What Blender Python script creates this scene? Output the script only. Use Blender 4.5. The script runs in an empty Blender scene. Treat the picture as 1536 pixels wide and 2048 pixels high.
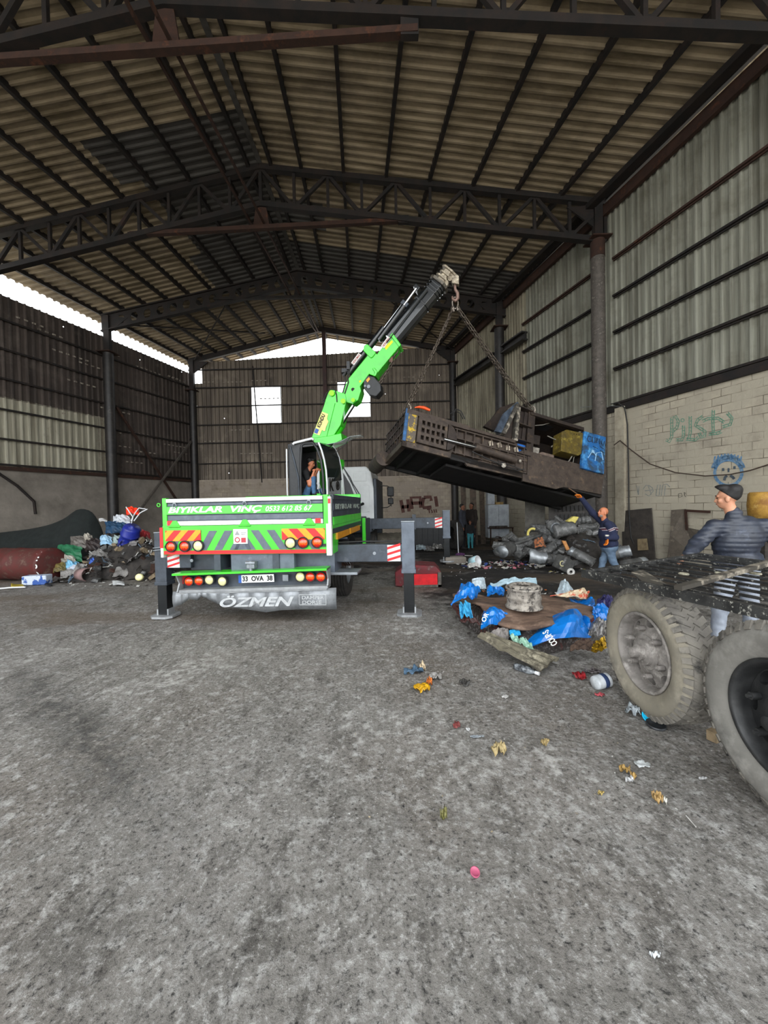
import bpy, math, random
from math import sin, cos, pi, radians as R
from mathutils import Vector as V, Matrix as M4, noise as NZ
random.seed(7)
SC = bpy.context.scene
COL = SC.collection

# ------------------------------------------------------------------ camera
FPX = 770.0
CAM = V((0, 0, 1.7))
PITCH = R(1.04); ROLL = R(1.2)
_F = V((0, cos(PITCH), -sin(PITCH))); _X = V((1, 0, 0)); _U = V((0, sin(PITCH), cos(PITCH)))
CR = _X * cos(ROLL) - _U * sin(ROLL); CU = _X * sin(ROLL) + _U * cos(ROLL); CF = _F
cam = bpy.data.cameras.new('camera'); camo = bpy.data.objects.new('camera', cam); COL.objects.link(camo)
cam.sensor_fit = 'VERTICAL'; cam.sensor_height = 36.0; cam.lens = FPX * 36.0 / 2048.0
cam.clip_start = .05; cam.clip_end = 400
mm = M4.Identity(4)
for i in range(3):
    mm[i][0] = CR[i]; mm[i][1] = CU[i]; mm[i][2] = -CF[i]; mm[i][3] = CAM[i]
camo.matrix_world = mm
SC.camera = camo
SC.view_settings.view_transform = 'Standard'; SC.view_settings.look = 'None'
SC.cycles.use_denoising = True; SC.view_settings.gamma = 1.0; SC.view_settings.exposure = 0.68

# ------------------------------------------------------------------ overcast daylight
w = bpy.data.worlds.new('overcast'); SC.world = w; w.use_nodes = True
_b = w.node_tree.nodes['Background']; _b.inputs[0].default_value = (.93, .97, 1, 1); _b.inputs[1].default_value = 3.2

# ------------------------------------------------------------------ pixel helpers (photo frame 1536x2048)
def ray(px, py):
    return CF + CR * ((px - 768.0) / FPX) + CU * ((1024.0 - py) / FPX)
def W(px, py, d): return CAM + ray(px, py) * d
def G(px, py, z=0.0):
    r = ray(px, py); return CAM + r * ((z - CAM.z) / r.z)
def PL(px, py, p0, n):
    r = ray(px, py); return CAM + r * ((V(p0) - CAM).dot(V(n)) / r.dot(V(n)))

# ------------------------------------------------------------------ mesh builder
def frame(d, up=V((0, 0, 1))):
    d = d.normalized()
    if abs(d.dot(up)) > .999: up = V((0, 1, 0))
    x = d.cross(up).normalized(); return x, x.cross(d).normalized()
class MB:
    def __init__(s): s.v = []; s.f = []; s.m = []; s.sm = []
    def add(s, vs, fs, mi=0, smooth=False):
        o = len(s.v); s.v += [tuple(a) for a in vs]
        for f in fs: s.f.append([i + o for i in f]); s.m.append(mi); s.sm.append(smooth)
    def hexa(s, p, mi=0):   # 8 points: bottom 4 ccw, top 4
        s.add(p, [(3, 2, 1, 0), (4, 5, 6, 7), (0, 1, 5, 4), (1, 2, 6, 5), (2, 3, 7, 6), (3, 0, 4, 7)], mi)
    def box(s, c, sz, rot=None, mi=0):
        hx, hy, hz = sz[0] / 2, sz[1] / 2, sz[2] / 2
        p = [V(a) for a in ((-hx, -hy, -hz), (hx, -hy, -hz), (hx, hy, -hz), (-hx, hy, -hz), (-hx, -hy, hz), (hx, -hy, hz), (hx, hy, hz), (-hx, hy, hz))]
        if rot is not None: p = [rot @ a for a in p]
        s.hexa([a + V(c) for a in p], mi)
    def bx(s, x0, x1, y0, y1, z0, z1, mi=0):
        s.hexa([(x0, y0, z0), (x1, y0, z0), (x1, y1, z0), (x0, y1, z0), (x0, y0, z1), (x1, y0, z1), (x1, y1, z1), (x0, y1, z1)], mi)
    def bar(s, a, b, w, h, up=V((0, 0, 1)), mi=0):
        a = V(a); b = V(b); x, u = frame(b - a, up)
        x = x * w / 2; u = u * h / 2
        s.hexa([a - x - u, a + x - u, b + x - u, b - x - u, a - x + u, a + x + u, b + x + u, b - x + u], mi)
    def tube(s, pts, r, n=8, mi=0, cap=True, smooth=True, closed=False):
        pts = [V(p) for p in pts]; rs = r if isinstance(r, (list, tuple)) else [r] * len(pts)
        vs = []; k = len(pts); up = V((0, 0, 1))
        d0 = (pts[1] - pts[0]).normalized()
        if abs(d0.z) > .9: up = V((0, 1, 0))
        for i, p in enumerate(pts):
            if closed: d = pts[(i + 1) % k] - pts[i - 1]
            else: d = pts[min(i + 1, k - 1)] - pts[max(i - 1, 0)]
            if d.length < 1e-9: d = d0
            x, u = frame(d, up)
            if not closed: up = u
            for j in range(n):
                a = 2 * pi * j / n; vs.append(p + x * (cos(a) * rs[i]) + u * (sin(a) * rs[i]))
        fs = []
        for i in range(k if closed else k - 1):
            i2 = (i + 1) % k
            for j in range(n): fs.append((i * n + j, i * n + (j + 1) % n, i2 * n + (j + 1) % n, i2 * n + j))
        s.add(vs, fs, mi, smooth)
        if cap and not closed: s.add(vs[:n], [tuple(range(n))[::-1]], mi); s.add(vs[-n:], [tuple(range(n))], mi)
    def cyl(s, a, b, r, n=20, mi=0, r2=None): s.tube([a, b], [r, r if r2 is None else r2], n, mi)
    def lathe(s, prof, c=(0, 0, 0), axis=(0, 0, 1), n=32, mi=0, smooth=True):   # prof: (r, h)
        ax = V(axis).normalized(); x, u = frame(ax, V((0, 0, 1)) if abs(ax.z) < .9 else V((0, 1, 0))); c = V(c); vs = []
        for r, h in prof:
            for j in range(n):
                a = 2 * pi * j / n; vs.append(c + ax * h + x * (r * cos(a)) + u * (r * sin(a)))
        fs = []
        for i in range(len(prof) - 1):
            for j in range(n): fs.append((i * n + j, i * n + (j + 1) % n, (i + 1) * n + (j + 1) % n, (i + 1) * n + j))
        s.add(vs, fs, mi, smooth)
    def prism(s, poly, ext, mi=0):   # poly list of 3d points (planar), ext vector
        n = len(poly); a = [V(p) for p in poly]; e = V(ext); b = [p + e for p in a]
        s.add(a + b, [tuple(range(n))[::-1], tuple(range(n, 2 * n))] + [(i, (i + 1) % n, (i + 1) % n + n, i + n) for i in range(n)], mi)
    def grid(s, fn, nu, nv, mi=0, smooth=True):
        vs = [fn(i / nu, j / nv) for j in range(nv + 1) for i in range(nu + 1)]
        fs = [(j * (nu + 1) + i, j * (nu + 1) + i + 1, (j + 1) * (nu + 1) + i + 1, (j + 1) * (nu + 1) + i) for j in range(nv) for i in range(nu)]
        s.add(vs, fs, mi, smooth)
    def build(s, name, mats, parent=None, loc=None, world=False, bevel=0, solid=0, subsurf=0):
        me = bpy.data.meshes.new(name); vs = s.v
        mat4 = WMX.get(parent.name) if parent else None
        if loc is not None and parent is None: vs = [V(a) - V(loc) for a in vs]
        elif world and mat4 is not None:
            inv = mat4.inverted(); vs = [inv @ V(a) for a in vs]
        me.from_pydata([tuple(a) for a in vs], [], s.f)
        if not isinstance(mats, (list, tuple)): mats = [mats]
        for m in mats: me.materials.append(m)
        me.polygons.foreach_set('material_index', s.m); me.polygons.foreach_set('use_smooth', s.sm)
        me.update()
        o = bpy.data.objects.new(name, me); COL.objects.link(o)
        if parent: o.parent = parent; WMX[o.name] = mat4
        elif loc is not None: o.location = loc; WMX[o.name] = M4.Translation(V(loc))
        else: WMX[o.name] = M4.Identity(4)
        if solid:
            q = o.modifiers.new('solid', 'SOLIDIFY'); q.thickness = solid; q.offset = 0
        if subsurf:
            q = o.modifiers.new('sub', 'SUBSURF'); q.levels = subsurf; q.render_levels = subsurf
        if bevel:
            q = o.modifiers.new('bevel', 'BEVEL'); q.width = bevel; q.segments = 2; q.limit_method = 'ANGLE'
        return o
WMX = {}
def tag(o, label=None, cat=None, group=None, kind=None):
    if label: o['label'] = label
    if cat: o['category'] = cat
    if group: o['group'] = group
    if kind: o['kind'] = kind
    return o
def empty(name, loc, label=None, cat=None, group=None, rz=0, mat=None):
    o = bpy.data.objects.new(name, None); COL.objects.link(o); o.empty_display_size = .1
    m = mat if mat is not None else M4.Translation(V(loc)) @ M4.Rotation(rz, 4, 'Z')
    o.matrix_world = m; WMX[o.name] = m.copy()
    return tag(o, label, cat, group)
def copy_tree(o, parent=None):
    c = o.copy(); COL.objects.link(c); c.parent = parent
    for ch in [q for q in bpy.data.objects if q.parent == o]: copy_tree(ch, c)
    return c

# ------------------------------------------------------------------ materials
def lnk(nt, a, b): nt.links.new(a, b)
def node(nt, t, **k):
    n = nt.nodes.new(t)
    for a, b in k.items():
        if a.startswith('i_'): n.inputs[int(a[2:])].default_value = b
        else: setattr(n, a, b)
    return n
def rgb(h):
    if isinstance(h, str):
        c = [int(h[i:i + 2], 16) / 255 for i in (0, 2, 4)]
        return tuple([x / 12.92 if x <= .04045 else ((x + .055) / 1.055) ** 2.4 for x in c] + [1])
    return tuple(h) + (1,) if len(h) == 3 else h
def mat(name, c1, c2=None, scale=4, rough=.7, metal=0, bump=.1, bscale=None, lo=.4, hi=.65, c3=None, s3=1.2, lo3=.55, hi3=.7, stretch=None, det=6, trans=0, emis=0, coat=0):
    m = bpy.data.materials.new(name); m.use_nodes = True; nt = m.node_tree; b = nt.nodes['Principled BSDF']
    b.inputs['Roughness'].default_value = rough; b.inputs['Metallic'].default_value = metal
    if trans: b.inputs['Transmission Weight'].default_value = trans
    if coat: b.inputs['Coat Weight'].default_value = coat
    c1 = rgb(c1); b.inputs['Base Color'].default_value = c1
    if emis: b.inputs['Emission Color'].default_value = c1; b.inputs['Emission Strength'].default_value = emis
    tc = node(nt, 'ShaderNodeTexCoord'); src = tc.outputs['Object']
    if stretch:
        mp = node(nt, 'ShaderNodeMapping'); mp.inputs['Scale'].default_value = stretch; lnk(nt, src, mp.inputs[0]); src = mp.outputs[0]
    out = None
    if c2 is not None:
        n = node(nt, 'ShaderNodeTexNoise'); n.inputs['Scale'].default_value = scale; n.inputs['Detail'].default_value = det; n.inputs['Roughness'].default_value = .65
        lnk(nt, src, n.inputs['Vector'])
        mr = node(nt, 'ShaderNodeMapRange'); mr.inputs[1].default_value = lo; mr.inputs[2].default_value = hi; lnk(nt, n.outputs[0], mr.inputs[0])
        mx = node(nt, 'ShaderNodeMix', data_type='RGBA'); mx.inputs[6].default_value = c1; mx.inputs[7].default_value = rgb(c2); lnk(nt, mr.outputs[0], mx.inputs[0]); out = mx.outputs[2]
        if c3 is not None:
            n3 = node(nt, 'ShaderNodeTexNoise'); n3.inputs['Scale'].default_value = s3; n3.inputs['Detail'].default_value = 5; n3.inputs['Roughness'].default_value = .7
            lnk(nt, tc.outputs['Object'], n3.inputs['Vector'])
            m3 = node(nt, 'ShaderNodeMapRange'); m3.inputs[1].default_value = lo3; m3.inputs[2].default_value = hi3; lnk(nt, n3.outputs[0], m3.inputs[0])
            x3 = node(nt, 'ShaderNodeMix', data_type='RGBA'); lnk(nt, out, x3.inputs[6]); x3.inputs[7].default_value = rgb(c3); lnk(nt, m3.outputs[0], x3.inputs[0]); out = x3.outputs[2]
        lnk(nt, out, b.inputs['Base Color'])
        if bump:
            bp = node(nt, 'ShaderNodeBump'); bp.inputs['Strength'].default_value = bump; bp.inputs['Distance'].default_value = .03
            nb = n
            if bscale:
                nb = node(nt, 'ShaderNodeTexNoise'); nb.inputs['Scale'].default_value = bscale; nb.inputs['Detail'].default_value = 6; lnk(nt, src, nb.inputs['Vector'])
            lnk(nt, nb.outputs[0], bp.inputs['Height']); lnk(nt, bp.outputs[0], b.inputs['Normal'])
    return m
def punch(m, scale=1.1, th=.045, seedv=0):
    """small rust holes right through a sheet: voronoi dots turned transparent"""
    nt = m.node_tree; b = nt.nodes['Principled BSDF']; out = nt.nodes['Material Output']
    tc = node(nt, 'ShaderNodeTexCoord'); mp = node(nt, 'ShaderNodeMapping'); mp.inputs['Location'].default_value = (seedv, seedv * 1.7, seedv * .3)
    lnk(nt, tc.outputs['Object'], mp.inputs[0])
    vo = node(nt, 'ShaderNodeTexVoronoi'); vo.inputs['Scale'].default_value = scale; lnk(nt, mp.outputs[0], vo.inputs['Vector'])
    lt = node(nt, 'ShaderNodeMath', operation='LESS_THAN'); lt.inputs[1].default_value = th; lnk(nt, vo.outputs['Distance'], lt.inputs[0])
    tr = node(nt, 'ShaderNodeBsdfTransparent'); ms = node(nt, 'ShaderNodeMixShader')
    lnk(nt, lt.outputs[0], ms.inputs[0]); lnk(nt, b.outputs[0], ms.inputs[1]); lnk(nt, tr.outputs[0], ms.inputs[2]); lnk(nt, ms.outputs[0], out.inputs['Surface'])
    return m

def text_mb(txt, size=1.0, bold=0.0, shear=0.0, ext=.002, spacing=1.0, align='CENTER'):
    cu = bpy.data.curves.new('txt', 'FONT'); cu.body = txt; cu.size = size; cu.extrude = ext; cu.offset = bold; cu.shear = shear
    cu.align_x = align; cu.align_y = 'CENTER'; cu.space_character = spacing; cu.resolution_u = 4
    ob = bpy.data.objects.new('txt', cu); me = bpy.data.meshes.new_from_object(ob)
    mb = MB(); mb.add([v.co.copy() for v in me.vertices], [tuple(p.vertices) for p in me.polygons])
    bpy.data.objects.remove(ob); bpy.data.meshes.remove(me); bpy.data.curves.remove(cu)
    return mb
def lettering(txt, o, x, y, width, height, mats, parent, name='lettering', world=True, **k):
    """flat letters centred on o, along x (right) and y (up), fitted to width x height"""
    t = text_mb(txt, **k); xs = [a[0] for a in t.v]; ys = [a[1] for a in t.v]
    cx = (min(xs) + max(xs)) / 2; cy = (min(ys) + max(ys)) / 2; sx = width / (max(xs) - min(xs)); sy = height / (max(ys) - min(ys))
    x = V(x).normalized(); y = V(y).normalized(); n = x.cross(y); o = V(o)
    t.v = [tuple(o + x * ((a[0] - cx) * sx) + y * ((a[1] - cy) * sy) + n * (a[2])) for a in t.v]
    return t.build(name, mats, parent, world=world)
# ------------------------------------------------------------------ shell
def XR(y): return 11.14 - .296 * y
def XL(y): return -18.78 + .3265 * y
def XM(y): return -4.3 + .03 * y
def ZR(y): return 11.45 - .06 * (y - 12.7)
def ZL(y): return 11.2 - .07 * max(0, y - 12.7)
def ZM(y): return 13.2 - .095 * max(0, y - 12.7)
YT = [-3.2, 2.2, 7.25, 12.7, 18.0, 22.8]
YG = 22.8
M_roof = mat('roof_sheet', '8f8069', '645742', 1.3, .75, 0, .06, c3='4a4038', s3=.5, lo3=.5, hi3=.85, stretch=(.35, 1.5, 1))
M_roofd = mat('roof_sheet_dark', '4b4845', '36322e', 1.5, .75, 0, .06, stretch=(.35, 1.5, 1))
M_steel = mat('sooty_steel', '141110', '251b16', 3, .75, .1, .15, c3='35211a', s3=2, lo3=.6, hi3=.75)
M_rust = mat('rusty_steel', '3a2318', '211510', 3, .85, .1, .2, c3='55301c', s3=3, lo3=.55, hi3=.7)
M_blackpipe = mat('black_column', '211f1f', '34302d', 3, .5, .2, .2, c3='57504a', s3=4, lo3=.6, hi3=.8)
M_dark = punch(mat('dark_cladding', '4a403a', '2c2521', 1.6, .8, 0, .05, c3='5a5049', s3=.7, lo3=.5, hi3=.72, stretch=(2.5, 2.5, .12)), 1.3, .035)
M_gable = punch(mat('gable_cladding', '71665a', '4b423a', 1.6, .8, 0, .05, c3='8a7e6f', s3=.6, lo3=.52, hi3=.75, stretch=(2.5, 2.5, .12)), 1.25, .035, 3.3)
M_pale = mat('pale_cladding', '9b9480', '6a6252', 1.6, .7, .1, .05, c3='4a4238', s3=.8, lo3=.52, hi3=.8, stretch=(2.5, 2.5, .15))
M_zinc = mat('zinc_cladding', '969588', '6c6a5e', 1.5, .6, .25, .05, c3='57503f', s3=.6, lo3=.5, hi3=.8, stretch=(3, 3, .12))

def brick_mat(name, c1, c2, mort, dirt, lo, hi, bw=.42, bh=.2, msize=.006):
    m = bpy.data.materials.new(name); m.use_nodes = True; nt = m.node_tree; b = nt.nodes['Principled BSDF']; b.inputs['Roughness'].default_value = .9
    tc = node(nt, 'ShaderNodeTexCoord'); sp = node(nt, 'ShaderNodeSeparateXYZ'); cb = node(nt, 'ShaderNodeCombineXYZ')
    lnk(nt, tc.outputs['Object'], sp.inputs[0]); lnk(nt, sp.outputs[0], cb.inputs[0]); lnk(nt, sp.outputs[2], cb.inputs[1])
    br = node(nt, 'ShaderNodeTexBrick'); br.inputs['Scale'].default_value = 1; br.inputs['Brick Width'].default_value = bw; br.inputs['Row Height'].default_value = bh; br.inputs['Mortar Size'].default_value = msize; br.inputs['Mortar Smooth'].default_value = .3
    br.inputs['Color1'].default_value = rgb(c1); br.inputs['Color2'].default_value = rgb(c2); br.inputs['Mortar'].default_value = rgb(mort)
    nw = node(nt, 'ShaderNodeTexNoise'); nw.inputs['Scale'].default_value = 3; va = node(nt, 'ShaderNodeVectorMath', operation='MULTIPLY_ADD'); va.inputs[1].default_value = (.03, .03, 0)
    lnk(nt, cb.outputs[0], nw.inputs['Vector']); lnk(nt, nw.outputs['Color'], va.inputs[0]); lnk(nt, cb.outputs[0], va.inputs[2]); lnk(nt, va.outputs[0], br.inputs['Vector'])
    n = node(nt, 'ShaderNodeTexNoise'); n.inputs['Scale'].default_value = .9; n.inputs['Detail'].default_value = 9; n.inputs['Roughness'].default_value = .7; lnk(nt, tc.outputs['Object'], n.inputs['Vector'])
    mr = node(nt, 'ShaderNodeMapRange'); mr.inputs[1].default_value = lo; mr.inputs[2].default_value = hi; lnk(nt, n.outputs[0], mr.inputs[0])
    mx = node(nt, 'ShaderNodeMix', data_type='RGBA'); lnk(nt, mr.outputs[0], mx.inputs[0]); lnk(nt, br.outputs[0], mx.inputs[6]); mx.inputs[7].default_value = rgb(dirt)
    # smeared mortar hides the joints in patches
    n2 = node(nt, 'ShaderNodeTexNoise'); n2.inputs['Scale'].default_value = 1.7; n2.inputs['Detail'].default_value = 5; lnk(nt, cb.outputs[0], n2.inputs['Vector'])
    mr2 = node(nt, 'ShaderNodeMapRange'); mr2.inputs[1].default_value = .42; mr2.inputs[2].default_value = .6; lnk(nt, n2.outputs[0], mr2.inputs[0])
    mx2 = node(nt, 'ShaderNodeMix', data_type='RGBA'); lnk(nt, mr2.outputs[0], mx2.inputs[0]); mx2.inputs[6].default_value = rgb(c2); lnk(nt, mx.outputs[2], mx2.inputs[7])
    lnk(nt, mx2.outputs[2], b.inputs['Base Color'])
    bp = node(nt, 'ShaderNodeBump'); bp.inputs['Strength'].default_value = .5; bp.inputs['Distance'].default_value = .02
    ad = node(nt, 'ShaderNodeMath', operation='MULTIPLY_ADD'); ad.inputs[1].default_value = -1.0; n4 = node(nt, 'ShaderNodeTexNoise'); n4.inputs['Scale'].default_value = 14; n4.inputs['Detail'].default_value = 5
    lnk(nt, tc.outputs['Object'], n4.inputs['Vector']); lnk(nt, br.outputs['Fac'], ad.inputs[0]); lnk(nt, n4.outputs[0], ad.inputs[2]); lnk(nt, ad.outputs[0], bp.inputs['Height']); lnk(nt, bp.outputs[0], b.inputs['Normal'])
    return m
M_brickR = brick_mat('plastered_block', 'b3a996', 'a39b8a', '62594b', '7c7468', .47, .75, msize=.009)
M_brickG = brick_mat('gable_block', 'a89b88', '93877a', '665a4c', '6d6255', .45, .7, .3, .22)
M_conc = mat('sooty_concrete', '8a8278', '645d55', .9, .9, 0, .4, 8, .35, .7, c3='8d867c', s3=1.6, lo3=.58, hi3=.75)

def prof(L, pitch=.2, d=.035):
    """trapezoidal sheet: list of (distance, offset)"""
    out = []; x = 0
    while x < L:
        for a, h in ((0, 0), (.62, 0), (.7, 1), (.9, 1)):
            if x + a * pitch <= L: out.append((x + a * pitch, h * d))
        x += pitch
    out.append((L, 0)); return out
def sheet(name, mats, a, b, zlo, zhi, nrm, parent=None, mi=0, pitch=.2, holes=(), d=.035, struct=True):
    """vertical corrugated cladding from plan point a to b. zlo, zhi: functions of distance. holes: (s0,s1,z0,z1)"""
    a = V((a[0], a[1], 0)); b = V((b[0], b[1], 0)); L = (b - a).length; u = (b - a) / L; n = V(nrm).normalized(); mb = MB()
    pr = prof(L, pitch, d)
    for (s0, h0), (s1, h1) in zip(pr, pr[1:]):
        sm = (s0 + s1) / 2; cuts = [(zlo(sm), zhi(sm))]
        for (q0, q1, z0, z1) in holes:
            if q0 < sm < q1:
                nc = []
                for lo, hi in cuts:
                    if z0 > lo: nc.append((lo, min(z0, hi)))
                    if z1 < hi: nc.append((max(z1, lo), hi))
                cuts = nc
        for lo, hi in cuts:
            if hi - lo < .01: continue
            f = lambda s, h, z: a + u * s + n * h + V((0, 0, z))
            mb.add([f(s0, h0, lo), f(s1, h1, lo), f(s1, h1, hi), f(s0, h0, hi)], [(0, 1, 2, 3)], mi)
    return mb
def local_obj(name, mb, mats, org, xdir, kind='structure'):
    x = V(xdir).normalized(); z = V((0, 0, 1)); y = z.cross(x); m = M4.Identity(4)
    for i in range(3): m[i][0] = x[i]; m[i][1] = y[i]; m[i][2] = z[i]; m[i][3] = org[i]
    inv = m.inverted(); mb.v = [tuple(inv @ V(p)) for p in mb.v]
    o = mb.build(name, mats); o.matrix_world = m; WMX[o.name] = m
    if kind: o['kind'] = kind
    return o
def PR(y, z=0, off=0): return V((XR(y) - off, y, z))
def PLt(y, z=0, off=0): return V((XL(y) + off, y, z))
uR = (PR(0) - PR(10)).normalized(); nR = V((-uR.y, uR.x, 0)) * -1          # inward normal of the right wall
if nR.x > 0: nR = -nR
uL = (PLt(10) - PLt(0)).normalized(); nL = V((uL.y, -uL.x, 0))

# floor ------------------------------------------------------------
def floor_mat():
    m = bpy.data.materials.new('oily_concrete'); m.use_nodes = True; nt = m.node_tree; b = nt.nodes['Principled BSDF']
    tc = node(nt, 'ShaderNodeTexCoord'); P = tc.outputs['Object']
    def ns(sc, det=8, ro=.65, st=None, loc=(0, 0, 0), rot=0):
        mp = node(nt, 'ShaderNodeMapping'); mp.inputs['Scale'].default_value = st or (1, 1, 1); mp.inputs['Location'].default_value = loc; mp.inputs['Rotation'].default_value = (0, 0, rot); lnk(nt, P, mp.inputs[0])
        n = node(nt, 'ShaderNodeTexNoise'); n.inputs['Scale'].default_value = sc; n.inputs['Detail'].default_value = det; n.inputs['Roughness'].default_value = ro; lnk(nt, mp.outputs[0], n.inputs['Vector']); return n.outputs[0]
    def mr(x, lo, hi, a=0, c=1):
        q = node(nt, 'ShaderNodeMapRange'); q.inputs[1].default_value = lo; q.inputs[2].default_value = hi; q.inputs[3].default_value = a; q.inputs[4].default_value = c; lnk(nt, x, q.inputs[0]); return q.outputs[0]
    def mix(f, a, c):
        q = node(nt, 'ShaderNodeMix', data_type='RGBA'); lnk(nt, f, q.inputs[0])
        for i, s in ((6, a), (7, c)):
            if isinstance(s, str): q.inputs[i].default_value = rgb(s)
            else: lnk(nt, s, q.inputs[i])
        return q.outputs[2]
    def mth(op, a, c):
        q = node(nt, 'ShaderNodeMath', operation=op)
        for i, s in ((0, a), (1, c)):
            if isinstance(s, (int, float)): q.inputs[i].default_value = s
            else: lnk(nt, s, q.inputs[i])
        return q.outputs[0]
    big = ns(.35, 6, .6); mid = ns(1.4, 8, .7); fine = ns(11, 9, .72); grit = ns(42, 6, .75); vor_st = ns(3.2, 10, .8, (1, .45, 1), (5, 2, 0), .5)
    str_ = ns(6, 8, .75, (1, .35, 1), (1, 7, 0), .45); mott = ns(9, 8, .8, None, (4, 4, 1))
    c = mix(mr(mid, .36, .64), '74706a', '8b8782')
    c = mix(mr(mott, .52, .8), c, '9c9995')
    c = mix(mr(str_, .5, .34), c, '54504b')
    c = mix(mr(big, .47, .64), c, '6f675e')
    c = mix(mr(fine, .52, .68), c, 'b3b1ad')
    c = mix(mr(grit, .55, .7), c, 'bbb9b5')
    c = mix(mr(grit, .47, .34), c, '262422')
    c = mix(mr(vor_st, .55, .75), c, '504c47')
    wh = ns(.8, 6, .6, None, (11.2, 4.1, 0)); whf = mth('MULTIPLY', mr(wh, .56, .68), mr(fine, .45, .6)); c = mix(whf, c, 'b9b6b1')
    # black oily dirt around the scrap: a spill with its own noisy shape at the back right and along the back
    sp = node(nt, 'ShaderNodeSeparateXYZ'); lnk(nt, P, sp.inputs[0])
    yy = mr(sp.outputs[1], 4.4, 7.2); xx = mr(sp.outputs[0], .2, 1.3); far = mr(sp.outputs[1], 7.5, 11)
    oil = mth('ADD', mth('MAXIMUM', mth('MULTIPLY', yy, xx), mth('MULTIPLY', far, .8)), mth('MULTIPLY', mr(mid, .35, .65, -.5, .35), 1.0))
    c = mix(mr(oil, .3, .75), c, '1b1815')
    br_ = ns(.6, 5, .6, (.4, 1.2, 1), (3, 9, 0), .3); bf = mth('MULTIPLY', mr(br_, .48, .62), mr(sp.outputs[1], 4.0, 6.0)); c = mix(mth('MULTIPLY', bf, .6), c, '5f4f3d')
    # tyre smear running to the left of the truck
    mp = node(nt, 'ShaderNodeMapping'); mp.inputs['Rotation'].default_value = (0, 0, R(38)); mp.inputs['Location'].default_value = (0, 0, 0); lnk(nt, P, mp.inputs[0])
    s2 = node(nt, 'ShaderNodeSeparateXYZ'); lnk(nt, mp.outputs[0], s2.inputs[0])
    dd = mth('ABSOLUTE', mth('ADD', s2.outputs[1], mth('ADD', mth('MULTIPLY', mid, .8), -1.25)), 0)
    tf = mth('MULTIPLY', mr(dd, .28, .02), mth('MULTIPLY', mr(s2.outputs[0], -6.5, -5.0), mr(s2.outputs[0], -1.3, -3.2))); tf = mth('MULTIPLY', tf, mr(fine, .4, .55)); c = mix(mth('MULTIPLY', tf, .75), c, '2a2826')
    lnk(nt, c, b.inputs['Base Color'])
    rr = mr(mid, .35, .65, .72, .95); lnk(nt, rr, b.inputs['Roughness'])
    h = mth('ADD', mth('MULTIPLY', fine, .55), mth('ADD', mth('MULTIPLY', grit, .16), mth('MULTIPLY', vor_st, .5)))
    bp = node(nt, 'ShaderNodeBump'); bp.inputs['Strength'].default_value = .9; bp.inputs['Distance'].default_value = .05; lnk(nt, h, bp.inputs['Height']); lnk(nt, bp.outputs[0], b.inputs['Normal'])
    return m
def fz(x, y):
    """height of the worn floor"""
    near = max(0, min(1, (7 - y) / 3))
    return (.018 * NZ.noise(V((x * .9, y * .9, 0))) + .012 * NZ.noise(V((x * 2.6, y * 2.6, 3))) + .006 * NZ.noise(V((x * 7, y * 5, 6))) * near) - .012
mb = MB()
def fl(u, v):
    y = -3.4 + (27.4) * (v ** 1.6); x0 = XL(y) - 1.5; x1 = XR(y) + 1.5
    # denser columns round the camera axis
    t = u * 2 - 1; t = t * .35 + t ** 3 * .65; xc = .5
    x = xc + (x1 - xc) * t if t > 0 else xc + (xc - x0) * t
    return V((x, y, fz(x, y)))
mb.grid(fl, 230, 230)
fo = mb.build('floor', floor_mat()); fo['kind'] = 'structure'

# outside ground
mb = MB(); mb.box((0, 20, -.15), (240, 240, .1)); g = mb.build('ground_outside', mat('yard_dirt', 'c2bcb0', 'a59f94', .5, .95, 0, .1)); g['kind'] = 'structure'
bpy.data.objects['ground_outside'].name = 'floor_outside'

# roof: two corrugated slopes with ribs running up the slope ----------------
def roof_slope(side):
    mb = MB(); y0, y1 = -3.4, YG + 1.3; pr = prof(y1 - y0, .25, .065); n = 18
    ov = .9 if side == 'L' else .25
    def P(y, t, h):
        xm, zm = XM(y), ZM(y)
        xe, ze = (XL(y), ZL(y)) if side == 'L' else (XR(y), ZR(y))
        x = xm + (xe - xm) * t; z = zm + (ze - zm) * t
        return V((x, y, z + .1 - h))
    te = 1 + ov / 11
    for (s0, h0), (s1, h1) in zip(pr, pr[1:]):
        for k in range(n):
            t0, t1 = te * k / n, te * (k + 1) / n; tm = (t0 + t1) / 2; ym = y0 + (s0 + s1) / 2
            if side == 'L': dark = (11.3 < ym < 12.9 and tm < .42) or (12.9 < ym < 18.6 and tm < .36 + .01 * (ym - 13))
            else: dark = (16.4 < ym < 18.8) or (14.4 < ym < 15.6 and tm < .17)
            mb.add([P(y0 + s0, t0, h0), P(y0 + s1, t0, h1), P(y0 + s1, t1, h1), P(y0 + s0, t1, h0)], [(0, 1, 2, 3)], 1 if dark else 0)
    return mb
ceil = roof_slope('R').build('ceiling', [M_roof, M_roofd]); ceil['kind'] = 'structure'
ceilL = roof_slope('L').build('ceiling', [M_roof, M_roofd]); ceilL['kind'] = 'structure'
for side, n, par in (('R', 8, ceil), ('L', 9, ceilL)):
    for i in range(n + 1):
        t = i / n
        if t == 0: t = .035
        mb = MB(); pts = []
        for y in (-3.3, YT[2], YT[3], YT[4], YG + 1.1):
            xm, zm = XM(y), ZM(y); xe, ze = (XR(y), ZR(y)) if side == 'R' else (XL(y), ZL(y))
            pts.append(V((xm + (xe - xm) * t, y, zm + (ze - zm) * t - .0)))
        for a, b in zip(pts, pts[1:]): mb.bar(a, b, .1, .17)
        mb.build('purlin', M_steel, par)
mb = MB()
for y0, y1 in zip(YT, YT[1:]): mb.bar((XM(y0), y0, ZM(y0) + .03), (XM(y1), y1, ZM(y1) + .03), .16, .02)
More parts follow.
